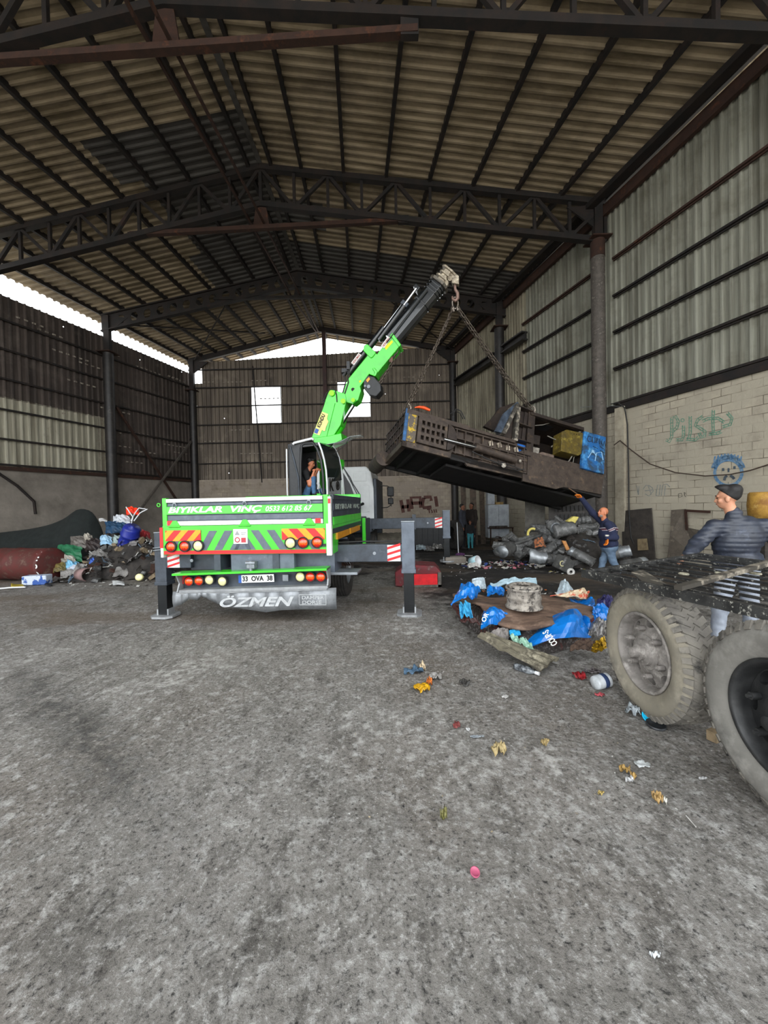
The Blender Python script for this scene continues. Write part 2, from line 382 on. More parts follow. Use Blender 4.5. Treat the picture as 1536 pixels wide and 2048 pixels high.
mb.build('ridge_strip', M_roofd, ceil)

# trusses ------------------------------------------------------------------
def truss(k, label):
    y0 = YT[k]; sk = .035; ya = lambda x: y0 + sk * (XR(y0) - x); y = y0
    yl = ya(XL(y0)); ym = ya(XM(y0)); L = V((XL(yl), yl, ZL(yl) - .1)); Rr = V((XR(y), y, ZR(y) - .1)); T = V((XM(ym), ym, ZM(ym) - .1)); dep = 1.55 if k == 2 else 1.22; dz = V((0, 0, -dep))
    root = empty('roof_truss', T, label, 'roof truss')
    mb = MB(); mb.bar(L, T, .2, .17); mb.bar(T, Rr, .2, .17); mb.build('top_chord', M_steel, root, world=True)
    mb = MB(); mb.bar(L + dz, T + dz, .2, .17); mb.bar(T + dz, Rr + dz, .2, .17); mb.build('bottom_chord', M_steel, root, world=True)
    n = 10
    for A, B in ((L, T), (Rr, T)):
        for i in range(0, n):
            p = A.lerp(B, i / n); q = A.lerp(B, (i + 1) / n)
            mb = MB(); mb.bar(p, p + dz, .09, .09, V((0, 1, 0))); mb.build('web_post', M_steel, root, world=True)
            a, b = (p, q + dz) if i % 2 == 0 else (p + dz, q)
            mb = MB(); mb.bar(a, b, .1, .1, V((0, 1, 0))); mb.build('web_diagonal', M_steel, root, world=True)
            if i % 2: mb = MB(); c = p + dz; mb.box(c + V((0, 0, .1)), (.42, .03, .26)); mb.build('gusset', M_steel, root, world=True)
    mb = MB(); mb.bar(T, T + dz, .1, .1, V((0, 1, 0))); mb.build('web_post', M_steel, root, world=True)
    zt = T.z - (2.4 if k == 2 else 2.0)
    def onb(x):   # bottom chord height at x
        E = L if x < T.x else Rr; f = (x - T.x) / (E.x - T.x); return (T.z + (E.z - T.z) * f) - dep
    xa, xb = T.x - 4.5, T.x + 4.9
    mb = MB(); mb.bar((xa, ya(xa), zt), (xb, ya(xb), zt + .05), .15, .13); mb.build('tie_bar', M_rust, root, world=True)
    for x in (xa + .1, xb - .15):
        mb = MB(); mb.bx(x - .17, x + .17, ya(x) - .06, ya(x) + .06, min(zt, onb(x)) - .06, onb(x) + .12); mb.build('bracket', M_steel, root, world=True)
    mb = MB(); c = T + dz; mb.prism([c + V((-.16, -.03, 0)), c + V((.16, -.03, 0)), V((T.x + .28, T.y - .03, zt)), V((T.x - .28, T.y - .03, zt))], (0, .06, 0)); mb.build('king_plate', M_rust, root, world=True)
    return root
truss(2, 'dark steel lattice roof truss nearest the top edge, cut off by the frame')
truss(3, 'dark steel lattice roof truss in the middle, resting on the rusty-topped pipe column at right')
truss(1, 'dark steel lattice roof truss above and behind the viewer, out of sight')

def cell_beam():
    y = YT[4]; L = V((XL(y), y, ZL(y) - .1)); Rr = V((XR(y), y, ZR(y) - .1)); T = V((XM(y), y, ZM(y) - .1)); H = .72
    root = empty('castellated_beam', (XM(y), y, ZM(y)), 'dark castellated roof beam with a row of hexagonal holes', 'roof beam')
    for A, B in ((L, T), (Rr, T)):
        u = (B - A); Ln = u.length; u = u.normalized(); d = V((0, 0, -1)); mb = MB(); n = int(Ln / .62); pw = Ln / n
        for i in range(n):
            o = A + u * (i * pw); f = lambda s, t: o + u * (s * pw) + d * (t * H)
            for yy in (-.01, .01):
                pass
            w0, w1, h0, h1 = .2, .8, .25, .75
            hexp = [f(.2, .5), f(.34, .24), f(.66, .24), f(.8, .5), f(.66, .76), f(.34, .76)]
            out = [f(0, .5), f(0, 0), f(1, 0), f(1, .5), f(1, 1), f(0, 1)]
            vs = hexp + out
            mb.add([v + V((0, -.012, 0)) for v in vs], [(j, (j + 1) % 6, (j + 1) % 6 + 6, j + 6) for j in range(6)])
            mb.add([v + V((0, .012, 0)) for v in vs], [(j, (j + 1) % 6, (j + 1) % 6 + 6, j + 6) for j in range(6)])
        mb.bar(A, B, .22, .05); mb.bar(A + d * H, B + d * H, .22, .05)
        mb.build('beam_half', M_steel, root, world=True)
    zt = T.z - 1.2; xa, xb = T.x - 3.9, T.x + 3.9
    mb = MB(); mb.bar((xa, y, zt), (xb, y, zt), .14, .12); mb.build('tie_bar', M_steel, root, world=True)
    mb = MB(); mb.prism([T + V((-.12, -.03, -.7)), T + V((.12, -.03, -.7)), V((T.x + .2, y - .03, zt)), V((T.x - .2, y - .03, zt))], (0, .06, 0)); mb.build('king_plate', M_steel, root, world=True)
cell_beam()
y = YG; mb = MB(); T = V((XM(y), y, ZM(y) - .15))
mb.bar((XL(y), y, ZL(y) - .15), T, .18, .3); mb.bar(T, (XR(y), y, ZR(y) - .15), .18, .3)
o = mb.build('gable_beam', M_steel, loc=T); tag(o, 'dark steel rafter beam across the top of the far gable, under bright sky', 'roof beam')

# long pipes hanging along the ridge
for dx, lab in ((-.33, 'left one of two rusty brown pipes running lengthwise beneath the ridge'), (.1, 'right one of two rusty brown pipes running lengthwise beneath the ridge')):
    mb = MB(); pts = []
    for k in (1, 2, 3, 4):
        y = YT[k]; pts.append((XM(y) + dx, y, ZM(y) - (2.4 if k == 2 else 2.02) if k < 4 else ZM(y) - 1.22))
    pts.append((XM(YG) + dx * .3, YG - .2, ZM(YG) - .4))
    for a, b in zip(pts, pts[1:]): mb.bar(a, b, .06, .06)
    tag(mb.build('brace_pipe', M_rust, loc=pts[1]), lab, 'pipe')
# diagonal roof rods
for a, b, lab in ((W(388, 722, 22.6), W(458, 598, 18.1), 'thin dark diagonal rod under the roof, rising from the back left corner column'),
                  (W(215, 648, 17.9), W(560, 668, 22.6), 'long thin dark rod under the roof, running from the left column towards the gable'),
                  (W(728, 560, 18.2), W(905, 700, 22.4), 'thin dark diagonal rod under the roof behind the crane boom')):
    mb = MB(); mb.tube([a, b], .035, 6); tag(mb.build('brace_rod', M_steel, loc=a), lab, 'brace')

# columns ------------------------------------------------------------------
def column(x, y, zc, zt, r, label, mt, side):
    root = empty('steel_column', (x, y, 0), label, 'column')
    mb = MB(); mb.tube([(x, y, -.05), (x, y, zc)], r, 24); p = mb.build('pipe', mt, root, world=True)
    mb = MB(); mb.bx(x - r * 1.5, x + r * 1.5, y - r * 1.5, y + r * 1.5, zc, zc + .04); mb.build('cap_plate', M_rust, root, world=True)
    mb = MB(); mb.bx(x - .13, x + .13, y - .1, y + .1, zc + .04, zt)
    for s in (1, -1):
        mb.prism([V((x - side * .13, y - .02 * s, zt - .75)), V((x - side * 1.0, y - .02 * s, zt - .1)), V((x - side * .13, y - .02 * s, zt - .05))], (0, .015, 0))
    mb.build('head_post', M_steel, root, world=True)
    mb = MB(); mb.bx(x - r * 1.7, x + r * 1.7, y - r * 1.7, y + r * 1.7, -.02, .03); mb.build('base_plate', M_rust, root, world=True)
    return root, p
M_greycol = mat('grey_scraped_column', '5d564f', '3b3632', 5, .7, .2, .3, 20, c3='8a8177', s3=5, lo3=.56, hi3=.7)
y = YT[3]; c2, _ = column(XR(y) - .24, y, 10.15, ZR(y) - .1, .21, 'thick grey pipe column at right with a rusty top, between two wall bays', M_greycol, 1)
mb = MB(); x = XR(y) - .24; mb.tube([(x, y, 9.6), (x, y, 10.14)], .218, 24); mb.build('rust_band', M_rust, c2, world=True)
y = YT[4]; column(XR(y) - .3, y, 9.75, ZR(y) - .1, .22, 'black pipe column on the right wall, second from the camera', M_blackpipe, 1)
y = YG; column(XR(y) - .2, y - .1, 9.9, ZR(y) - .1, .2, 'black corner column at the far right corner of the shed', M_blackpipe, 1)
y = YT[4]; column(XL(y) + .25, y, 9.0, ZL(y) - .1, .22, 'tall dark pipe column against the left wall, beside the rubbish heap', M_blackpipe, -1)
y = YG; column(XL(y) + .25, y - .1, 8.6, ZL(y) - .1, .2, 'dark column in the far left corner of the shed', M_blackpipe, -1)

# walls --------------------------------------------------------------------
# right
ys0, ys1 = -3.3, YG
mb = MB(); t = .2
def solid_wall(P0, P1, z1, nrm, thick=.2):
    mb = MB(); n = V(nrm).normalized() * -thick; a = V(P0); b = V(P1)
    mb.hexa([a, b, b + n, a + n, a + V((0, 0, z1)), b + V((0, 0, z1)), b + n + V((0, 0, z1)), a + n + V((0, 0, z1))]); return mb
wr = local_obj('wall_right', solid_wall(PR(ys0, -.05), PR(ys1, -.05), 4.7, nR), M_brickR, PR(12.7), uR)
segs = [(ys0, YT[4] - 1.3, M_zinc), (YT[4] - 1.3, ys1, M_pale)]
for a, b, mt in segs:
    A = PR(a) - nR * .1; B = PR(b) - nR * .1; L = (B - A).length
    yy = lambda s, a=a, b=b, L=L: a + (b - a) * s / L
    m_ = sheet('c', mt, A, B, lambda s: 4.55, lambda s: ZR(yy(s)) - .25, nR, d=.055)
    m_.build('cladding', mt, wr, world=True)
for z in (4.78, 5.9, 7.06, 8.2, 9.38):
    for a, b in ((ys0, YT[3] - .3), (YT[3] + .3, YT[4] - 1.2)):
        mb = MB(); mb.bar(PR(a, z, .0) + nR * .03, PR(b, z, .0) + nR * .03, .07, .06); mb.bar(PR(a, z - .06) - nR * .0, PR(b, z - .06) - nR * .0, .05, .03); mb.build('girt', M_rust if z > 9 else M_steel, wr, world=True)
mb = MB(); mb.bar(PR(ys0, 4.62) + nR * .02, PR(ys1, 4.62) + nR * .02, .12, .2); mb.build('sill_beam', M_steel, wr, world=True)
mb = MB(); mb.bar(PR(ys0, 11.75, .05), PR(ys1, ZR(ys1) - .2, .05), .12, .34); mb.build('eave_beam', M_rust, wr, world=True)
mb = MB(); mb.bar(PR(ys0, 11.95, .5), PR(ys1, ZR(ys1) - .05, .5), .25, .16); mb.build('eave_gutter', M_steel, wr, world=True)
# left
wl = local_obj('wall_left', solid_wall(PLt(ys0, -.05), PLt(ys1, -.05), 3.4, nL), M_conc, PLt(12.7), uL)
A = PLt(ys0) - nL * .1; B = PLt(ys1 + .3) - nL * .1; L = (B - A).length; yy = lambda s: ys0 + (ys1 + .3 - ys0) * s / L
sheet('c', M_dark, A, B, lambda s: 6.0 if yy(s) < YT[4] - .3 else 3.3, lambda s: 9.85 + .01 * (s % 1) if yy(s) < YT[4] else 9.85 - .02 * (yy(s) - 18), nL, pitch=.25, d=.07).build('cladding', M_dark, wl, world=True)
s18 = (PLt(YT[4] - .3) - PLt(ys0)).length
sheet('c', M_pale, A, PLt(YT[4] + .05) - nL * .1, lambda s: 3.3, lambda s: 6.05, nL, pitch=.25, d=.07).build('cladding', mat('pale_cladding_left', 'a8a392', '7d7767', 1.6, .7, .1, .05, c3='57503f', s3=.8, lo3=.55, hi3=.8, stretch=(2.5, 2.5, .15)), wl, world=True)
for z in (3.5, 4.45, 5.55, 6.7, 7.8, 8.9):
    mb = MB(); mb.bar(PLt(ys0, z) + nL * .03, PLt(ys1, z) + nL * .03, .07, .07); mb.build('girt', M_steel, wl, world=True)
mb = MB(); mb.bar(PLt(ys0, 3.36) + nL * .03, PLt(ys1, 3.36) + nL * .03, .14, .14); mb.build('sill_beam', M_rust, wl, world=True)
# gable
GA = V((XL(YG), YG, 0)); GB = V((XR(YG), YG, 0)); GL = GB.x - GA.x
wb = local_obj('wall_back', solid_wall(GA + V((0, 0, -.05)), GB + V((0, 0, -.05)), 3.45, V((0, -1, 0))), M_brickG, GA, V((1, 0, 0)))
def gx(px, py): return PL(px, py, GA, (0, 1, 0))
h1a, h1b = gx(502, 846), gx(560, 773); h2a, h2b = gx(676, 834), gx(738, 762)
GB2 = GB + V((.35, .1, 0))
holes = [(h1a.x - GA.x, h1b.x - GA.x, h1a.z, h1b.z), (h2a.x - GA.x, h2b.x - GA.x, h2a.z, h2b.z), (0, gx(402, 740).x - GA.x, 9.1, 13)]
M_gin = [M_gable]
sheet('c', M_gable, GA + V((0, .1, 0)), GB2, lambda s: 3.35, lambda s: 10.3 + .7 * s / GL, V((0, -1, 0)), holes=holes, pitch=.25, d=.07).build('cladding', M_gable, wb, world=True)
for z in (4.35, 5.55, 6.62, 7.7, 8.8, 9.85):
    mb = MB(); mb.bar((GA.x, YG - .03, z), (GB.x, YG - .03, z + .05), .07, .06); mb.build('girt', M_steel, wb, world=True)
for k, (a, b) in enumerate(((h1a, h1b), (h2a, h2b))):
    mb = MB(); x0, x1, z0, z1 = a.x, b.x, a.z, b.z
    for q in ((x0 - .03, x0, z0 - .03, z1 + .03), (x1, x1 + .03, z0 - .03, z1 + .03), (x0, x1, z0 - .03, z0), (x0, x1, z1, z1 + .03)):
        mb.bx(q[0], q[1], YG + .04, YG + .12, q[2], q[3])
    o = mb.build('window_%d' % (k + 1), M_steel); o['kind'] = 'structure'
mb = MB(); p = gx(648, 660); mb.bx(p.x - .11, p.x + .11, YG - .2, YG - .02, 0, ZM(YG) - .3); tag(mb.build('gable_post', mat('red_brown_post', '3e2320', '241b19', 2, .7, 0, .1), loc=(p.x, YG, 0)), 'dark red steel post rising to the peak of the far gable wall', 'post')
mb = MB(); mb.bar(gx(505, 732), gx(524, 965), .06, .06); tag(mb.build('gable_post', M_steel, loc=gx(524, 965)), 'thin dark post crossing the left window opening of the gable wall', 'post')
# pale strips painted for light leaking and glinting at the sheet overlaps
M_lap = mat('painted_light_lap', '9c9385', '5a5148', 9, .8, 0, .1, lo=.4, hi=.6)
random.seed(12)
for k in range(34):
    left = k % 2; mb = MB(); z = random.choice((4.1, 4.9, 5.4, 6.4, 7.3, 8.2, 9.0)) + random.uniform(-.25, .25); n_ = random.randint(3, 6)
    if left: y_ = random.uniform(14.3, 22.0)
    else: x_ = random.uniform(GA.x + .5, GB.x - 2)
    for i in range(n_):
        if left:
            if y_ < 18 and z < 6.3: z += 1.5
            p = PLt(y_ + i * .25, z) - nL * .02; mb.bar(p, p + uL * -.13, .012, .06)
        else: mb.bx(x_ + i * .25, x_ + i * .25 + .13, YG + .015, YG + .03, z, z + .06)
    mb.build('painted_light_lap', M_lap, wl if left else wb, world=True)
# wall bracing left
for a, b, lab in ((PLt(18.3, 6.6, .25), PLt(22.4, .9, .25), 'rusty diagonal brace on the left wall falling towards the far corner'),
                  (PLt(22.4, 5.6, .35), PLt(18.3, .6, .35), 'pale grey diagonal brace on the left wall rising to the corner column')):
    mb = MB(); mb.bar(a, b, .09, .09); tag(mb.build('wall_brace', M_rust if 'rusty' in lab else M_greycol, loc=b), lab, 'brace')
# rail beams on the right wall
for y0, y1, z, lab in ((16.3, 17.8, 8.55, 'short black steel beam fixed high on the right wall, nearer the camera'), (18.4, 22.3, 8.5, 'long black steel beam fixed high on the right wall near the far corner')):
    mb = MB(); mb.bar(PR(y0, z, .25), PR(y1, z, .25), .3, .06); mb.bar(PR(y0, z + .3, .25), PR(y1, z + .3, .25), .3, .06); mb.bar(PR(y0, z + .15, .2), PR(y1, z + .15, .2), .05, .3)
    tag(mb.build('rail_beam', M_blackpipe, loc=PR(y0, z, .25)), lab, 'beam')
# ------------------------------------------------------------------ crane truck (built in its own frame: x right, y forward, z up, origin under the tail)
TH = R(5.34)
TM = M4.Translation(V((-2.05, 5.68, 0))) @ M4.Rotation(-TH, 4, 'Z'); TMI = TM.inverted()
def tl(px, py, y):
    p = PL(px, py, TM @ V((0, y, 0)), TM.to_3x3() @ V((0, 1, 0))); return TMI @ p
def tx(px, py, x):
    p = PL(px, py, TM @ V((x, 0, 0)), TM.to_3x3() @ V((1, 0, 0))); return TMI @ p
truck = empty('crane_truck', (0, 0, 0), 'bright green flatbed crane truck with raised green boom and white cab', 'truck', mat=TM)
M_green = mat('bright_green_paint', '3fc427', '37ad22', 6, .35, 0, .02, c3='5d7a3f', s3=9, lo3=.66, hi3=.8, coat=.3)
M_green2 = mat('crane_green_paint', '32c81a', '2bb016', 3, .3, 0, .01, coat=.4)
M_grey = mat('blue_grey_paint', '59616c', '4a515b', 7, .5, 0, .03, c3='7d828a', s3=9, lo3=.62, hi3=.8)
M_chas = mat('dark_grey_chassis', '3c434c', '2c3138', 5, .5, .1, .05, c3='5d6166', s3=8, lo3=.6, hi3=.78)
M_white = mat('scuffed_white_paint', 'dcdcd8', 'c5c3bd', 8, .5, 0, .02, c3='8d8a82', s3=12, lo3=.6, hi3=.75)
M_wpaint = mat('clean_white_paint', 'd2d3d4', 'c2c3c4', 2, .4, 0, .01)
M_red = mat('red_reflector', 'd01418', 'b01216', 8, .4, 0, .01)
M_orange = mat('orange_reflector', 'f59a0c', 'e78a08', 8, .4, 0, .01)
M_lampred = mat('red_lamp_lens', 'c81a12', 'a4140e', 60, .15, 0, .1, coat=.6)
M_lampor = mat('orange_lamp_lens', 'ee5a14', 'd84c10', 60, .15, 0, .1, coat=.6)
M_lampcl = mat('clear_lamp_lens', 'e2dca4', 'cfc98e', 60, .12, 0, .1, coat=.6)
M_rubber = mat('black_rubber', '1c1b1b', '2b2a29', 12, .75, 0, .1)
M_tyre = mat('truck_tyre', '2a2827', '403d3a', 9, .85, 0, .15)
M_alu = mat('dusty_aluminium', '94979a', '787b7e', 6, .5, .5, .05, c3='6a6b6b', s3=7, lo3=.55, hi3=.75)
M_galv = mat('galvanised', '8f9499', '777c81', 9, .45, .6, .05)
M_glassd = mat('tinted_glass', '2a3032', None, rough=.06, trans=.55)
M_black = mat('black_plastic', '17181a', '222325', 9, .5, 0, .03)
M_bump = mat('grey_bumper', '9a9c9d', '7c7e80', 5, .5, .2, .05)
M_amber = mat('amber_strip', 'c8860f', 'b5780c', 9, .4, 0, .02)
M_ink = mat('black_ink', '14100c', rough=.6)
M_wink = mat('white_lettering', 'eef0ec', 'cfd2cc', 30, .5, 0, 0)
M_blueink = mat('blue_band', '1f4f9c', rough=.5)
M_chrome = mat('chrome_rod', 'c9ccd0', None, rough=.15, metal=1)
M_blackp = mat('glossy_black_paint', '131517', '1c1f21', 3, .25, .1, .02, coat=.4)

X0, X1 = -1.29, 1.29       # body sides
zt_, zh, zb = 1.85, 1.45, 1.02      # top rail, hinge line, lower edge
# bed
mb = MB(); mb.bx(X0, X1, .05, 2.82, 1.28, 1.38); bed = mb.build('bed_floor', M_chas, truck, bevel=.01)
mb = MB(); mb.bx(X0, X1, 2.78, 2.84, 1.3, 1.95); mb.build('headboard', M_green, truck, bevel=.01)
# tailgate: ribbed panel, hinge at zh
def zz(py, px=490): return tl(px, py, 0).z
tg = MB(); xg0, xg1 = X0 + .07, X1 - .12
bands = [(1.47, 1.53, 0), (1.53, 1.545, 1), (1.545, 1.6, 2), (1.6, 1.62, 1), (1.62, 1.735, 3), (1.735, 1.75, 1), (1.75, 1.795, 2), (1.795, 1.855, 0)]
tg.bx(xg0, xg1, .01, .05, 1.45, 1.85, 1)
def band(z0, z1, y, mi): tg.bx(xg0, xg1, y, .03, z0, z1, mi)
band(1.455, 1.52, -.012, 0); band(1.62, 1.74, -.012, 2); band(1.80, 1.855, -.02, 0)
for zc in (1.525, 1.615, 1.745, 1.795): tg.prism([V((xg0, .012, zc - .012)), V((xg0, -.01, zc)), V((xg0, .012, zc + .012))], (xg1 - xg0, 0, 0), 1)
tailgate = tg.build('tailgate', [M_white, M_grey, M_green], truck, bevel=.004)
lettering('BIYIKLAR  ViNÇ', (-.46, -.0155, 1.68), (1, 0, 0), (0, 0, 1), 1.46, .112, M_wink, tailgate, shear=.25, bold=.035, world=False)
lettering('0533 612 85 67', (.67, -.0155, 1.683), (1, 0, 0), (0, 0, 1), .7, .076, M_wink, tailgate, shear=.3, bold=.015, world=False)
for x in (-1.09, .0, .97):
    mb = MB(); mb.tube([(x + .03 * cos(a), -.012 - .004, 1.755 + .036 * sin(a)) for a in [2 * pi * i / 14 for i in range(14)]], .007, 6, closed=True); mb.box((x, -.008, 1.79), (.04, .02, .02)); mb.build('tie_ring', M_galv, tailgate)
for x in (-1.09, .0, .97):
    mb = MB(); mb.prism([V((x - .09, -.022, 1.44)), V((x + .09, -.022, 1.44)), V((x + .03, -.022, 1.53)), V((x - .03, -.022, 1.53))], (0, .02, 0)); mb.cyl((x - .09, -.02, 1.44), (x + .09, -.02, 1.44), .014, 8); mb.build('hinge', M_green, tailgate)
for x in (-1.17, 1.1):
    mb = MB(); mb.bx(x - .04, x + .04, -.02, 0, 1.46, 1.53); mb.build('reflector', M_red, tailgate)
# corner posts
for x, mt in ((X0 + .035, M_green), (X1 - .075, M_green)):
    mb = MB(); mb.bx(x - .035, x + .035, -.01, .06, 1.38, 1.87); p = mb.build('corner_post', mt, truck, bevel=.006)
mb = MB(); mb.bx(X1 - .04, X1 + .0, -.015, .06, 1.38, 1.84); p = mb.build('latch_bar', M_white, truck); mb = MB(); mb.bx(X1 - .038, X1 - .002, -.018, -.014, 1.74, 1.81); mb.build('reflector', M_red, p)
mb = MB(); mb.tube([(X0 - .06 + .025 * cos(a), .0, 1.77 + .025 * sin(a)) for a in [2 * pi * i / 12 for i in range(12)]], .008, 6, closed=True); mb.build('latch_ring', M_green, truck)
# lower rear panel with lamps
rp = MB(); rp.bx(X0, X1, -.02, .05, zb, 1.45); rear = rp.build('rear_panel', M_green, truck, bevel=.005)
mb = MB(); mb.bx(X0 + .02, X1 - .08, -.026, -.02, zb + .005, zb + .06); mb.build('reflective_stripe', M_red, rear)
mb = MB(); mb.bx(X1 - .07, X1 + .004, -.027, .05, zb - .03, 1.45); mb.build('edge_strip', M_white, rear)
mb = MB(); mb.bx(X0 - .04, X0 + .01, -.027, .05, zb + .1, 1.43, 0); mb.bx(X0 - .03, X0 + .01, -.027, .05, zb - .04, zb + .1, 1); mb.build('edge_strip', [M_red, M_white], rear)
# slanted grey stripes
mb = MB()
def stripe(xb, xt, wd, z0=1.085, z1=1.37, mi=0, m=None, y=-.024):
    (m or mb).prism([V((xb, y, z0)), V((xb + wd, y, z0)), V((xt + wd, y, z1)), V((xt, y, z1))], (0, .004, 0), mi)
for i in range(5):
    xb = -1.2 + i * .24; stripe(xb, xb + .17 if i else xb + .1, .12)
stripe(.02 - .14, .02, .001)
for i in range(5):
    xb = 1.0 - i * .24; stripe(xb, xb - .19, .12)
mb.prism([V((-.17, -.024, 1.085)), V((.09, -.024, 1.085)), V((.0, -.024, 1.32)), V((-.05, -.024, 1.32))], (0, .004, 0)); mb.build('diagonal_stripes', M_grey, rear)
# red and orange hatch boards
for x0, x1, s in ((-1.24, -.68, 1), (.56, 1.2, -1)):
    mb = MB(); z0, z1 = 1.225, 1.385; mb.bx(x0, x1, -.03, -.022, z0, z1, 0)
    n = 5; wd = (x1 - x0) / 5
    for i in range(-1, 6):
        if i % 2 == 0: continue
        a = x0 + i * wd; sh = .15 * s
        poly = [(a, z0), (a + wd * .95, z0), (a + wd * .95 + sh, z1), (a + sh, z1)]
        # clip in x
        def clip(poly, lim, sign):
            out = []
            for k in range(len(poly)):
                p, q = poly[k], poly[(k + 1) % len(poly)]; ip = sign * (p[0] - lim) >= 0; iq = sign * (q[0] - lim) >= 0
                if ip: out.append(p)
                if ip != iq: t = (lim - p[0]) / (q[0] - p[0]); out.append((lim, p[1] + t * (q[1] - p[1])))
            return out
        poly = clip(poly, x0, 1)
        if len(poly) > 2: poly = clip(poly, x1, -1)
        if len(poly) > 2: mb.prism([V((p[0], -.033, p[1])) for p in poly], (0, .004, 0), 1)
    mb.build('hatched_board', [M_red, M_orange], rear)
def lamp(x, z, r, kind, par, y=-.03):
    mb = MB(); mb.lathe([(r * 1.16, 0), (r * 1.16, .03), (r * .98, .036), (r * .98, 0)], (x, y, z), (0, -1, 0), 24)
    l = mb.build('round_lamp', M_rubber, par)
    mb = MB(); prof_ = [(r, .02), (r * .8, .04), (r * .4, .05), (.001, .052)]
    if kind == 'c': mb.lathe(prof_, (x, y, z), (0, -1, 0), 24); mb.build('lens', M_lampcl, l)
    else:
        mb.lathe(prof_, (x, y, z), (0, -1, 0), 24); 
        # middle band orange: pick faces by height
        for i, f in enumerate(mb.f):
            zc = sum(mb.v[k][2] for k in f) / len(f)
            if abs(zc - z) < r * .42: mb.m[i] = 1
        mb.build('lens', [M_lampred, M_lampor], l)
    return l
for px, k in ((346, 'r'), (373, 'r'), (400, 'c'), (583, 'c'), (608, 'r'), (636, 'r')):
    q = tl(px, 1091 - (px - 400) * .03, 0); lamp(q.x, q.z, .073, k, rear)
mb = MB(); q0, q1 = tl(468, 1058, 0), tl(497, 1087, 0); mb.bx(q0.x, q1.x, -.026, -.02, q1.z, q0.z); stk = mb.build('warning_sticker', M_white, rear)
mb = MB(); cx, cz = q0.x + .06, (q0.z + q1.z) / 2
mb.prism([V((cx - .04, -.029, cz + .02)), V((cx + .04, -.029, cz + .02)), V((cx, -.029, cz + .085))], (0, .003, 0), 0)
mb.lathe([(.04, 0), (.04, .003), (.026, .003), (.026, 0)], (cx, -.0262, cz - .05), (0, -1, 0), 20, 1); mb.bx(cx + .06, cx + .13, -.029, -.026, cz - .09, cz - .02, 1); mb.bx(cx + .06, cx + .14, -.028, -.026, cz + .05, cz + .06, 0); mb.bx(cx + .06, cx + .12, -.028, -.026, cz + .025, cz + .035, 0)
mb.build('pictogram', [mat('sticker_ink', '8d8d8d'), mat('sticker_red', 'b03a44')], stk)
for x in (-1.2, 1.16):
    mb = MB(); mb.bx(x - .05, x + .05, -.04, -.02, 1.12, 1.16); mb.build('side_marker', M_black, rear)
# side boards
for sx in (X1, X0):
    s = 1 if sx > 0 else -1; sb = MB()
    def sbx(y0, y1, z0, z1, o, mi): sb.bx(min(sx - .04 * s, sx + o * s), max(sx - .04 * s, sx + o * s), y0, y1, z0, z1, mi)
    sbx(.12, 2.78, 1.42, 1.86, 0, 1); sbx(.12, 2.78, 1.42, 1.54, .012, 0); sbx(.12, 2.78, 1.63, 1.74, .012, 1); sbx(.12, 2.78, 1.8, 1.87, .012, 1)
    sbo = sb.build('side_board', [M_green, M_chas], truck, bevel=.004)
    if s > 0: lettering('BIYIKLAR ViNÇ', (sx + .014, 1.4, 1.685), (0, 1, 0), (0, 0, 1), 2.3, .1, mat('faded_lettering', '9aa39a', '6f7a70', 20, .6, 0, 0), sbo, world=False, bold=.02)
    mb = MB(); mb.bx(min(sx, sx - .06 * s), max(sx, sx - .06 * s), .05, 2.82, 1.26, 1.42); mb.build('side_rail', M_green, truck, bevel=.005)
    for y0, y1 in ((.3, 1.3), (1.42, 2.5)):
        mb = MB(); mb.bx(sx - .02 if s > 0 else sx - .025, sx + .025 if s > 0 else sx + .02, y0, y1, 1.19, 1.29); mb.build('amber_marker', M_amber, truck)
    mb = MB(); mb.bx(min(sx - .02 * s, sx), max(sx - .02 * s, sx), 0.05, .45, zb - .02, 1.28); mb.build('rear_skirt', M_green, truck)
mb = MB(); mb.bx(X1 - .02, X1 + .06, 3.0, 3.9, .72, 1.4); mb.build('tool_box', M_chas, truck, bevel=.02); mb = MB(); mb.bx(X1 + .0, X1 + .07, 2.98, 3.04, .7, 1.42); mb.build('tool_box_edge', M_green, truck)
# chassis
for x in (-.45, .45):
    mb = MB(); mb.bx(x - .05, x + .05, .0, 8.0, .78, 1.05); mb.build('chassis_rail', M_chas, truck)
mb = MB(); mb.bx(-.25, .72, .02, .12, .74, 1.02); mb.build('cross_member', M_grey, truck, bevel=.01)
mb = MB(); mb.bx(-1.05, -.3, .3, .55, .74, .98); mb.build('stabiliser_housing', M_chas, truck); mb = MB(); mb.bx(.62, 1.27, .25, .75, .7, 1.02); mb.build('stabiliser_housing', M_grey, truck)
mb = MB(); q = tl(507, 1131, 0); mb.box((q.x, -.05, q.z + .02), (.12, .12, .1)); mb.cyl((q.x, -.09, q.z - .07), (q.x, -.09, q.z + .08), .025, 12); mb.cyl((q.x - .07, -.09, q.z + .05), (q.x + .07, -.09, q.z + .05), .03, 12); mb.build('tow_hitch', M_galv, truck, bevel=.008)
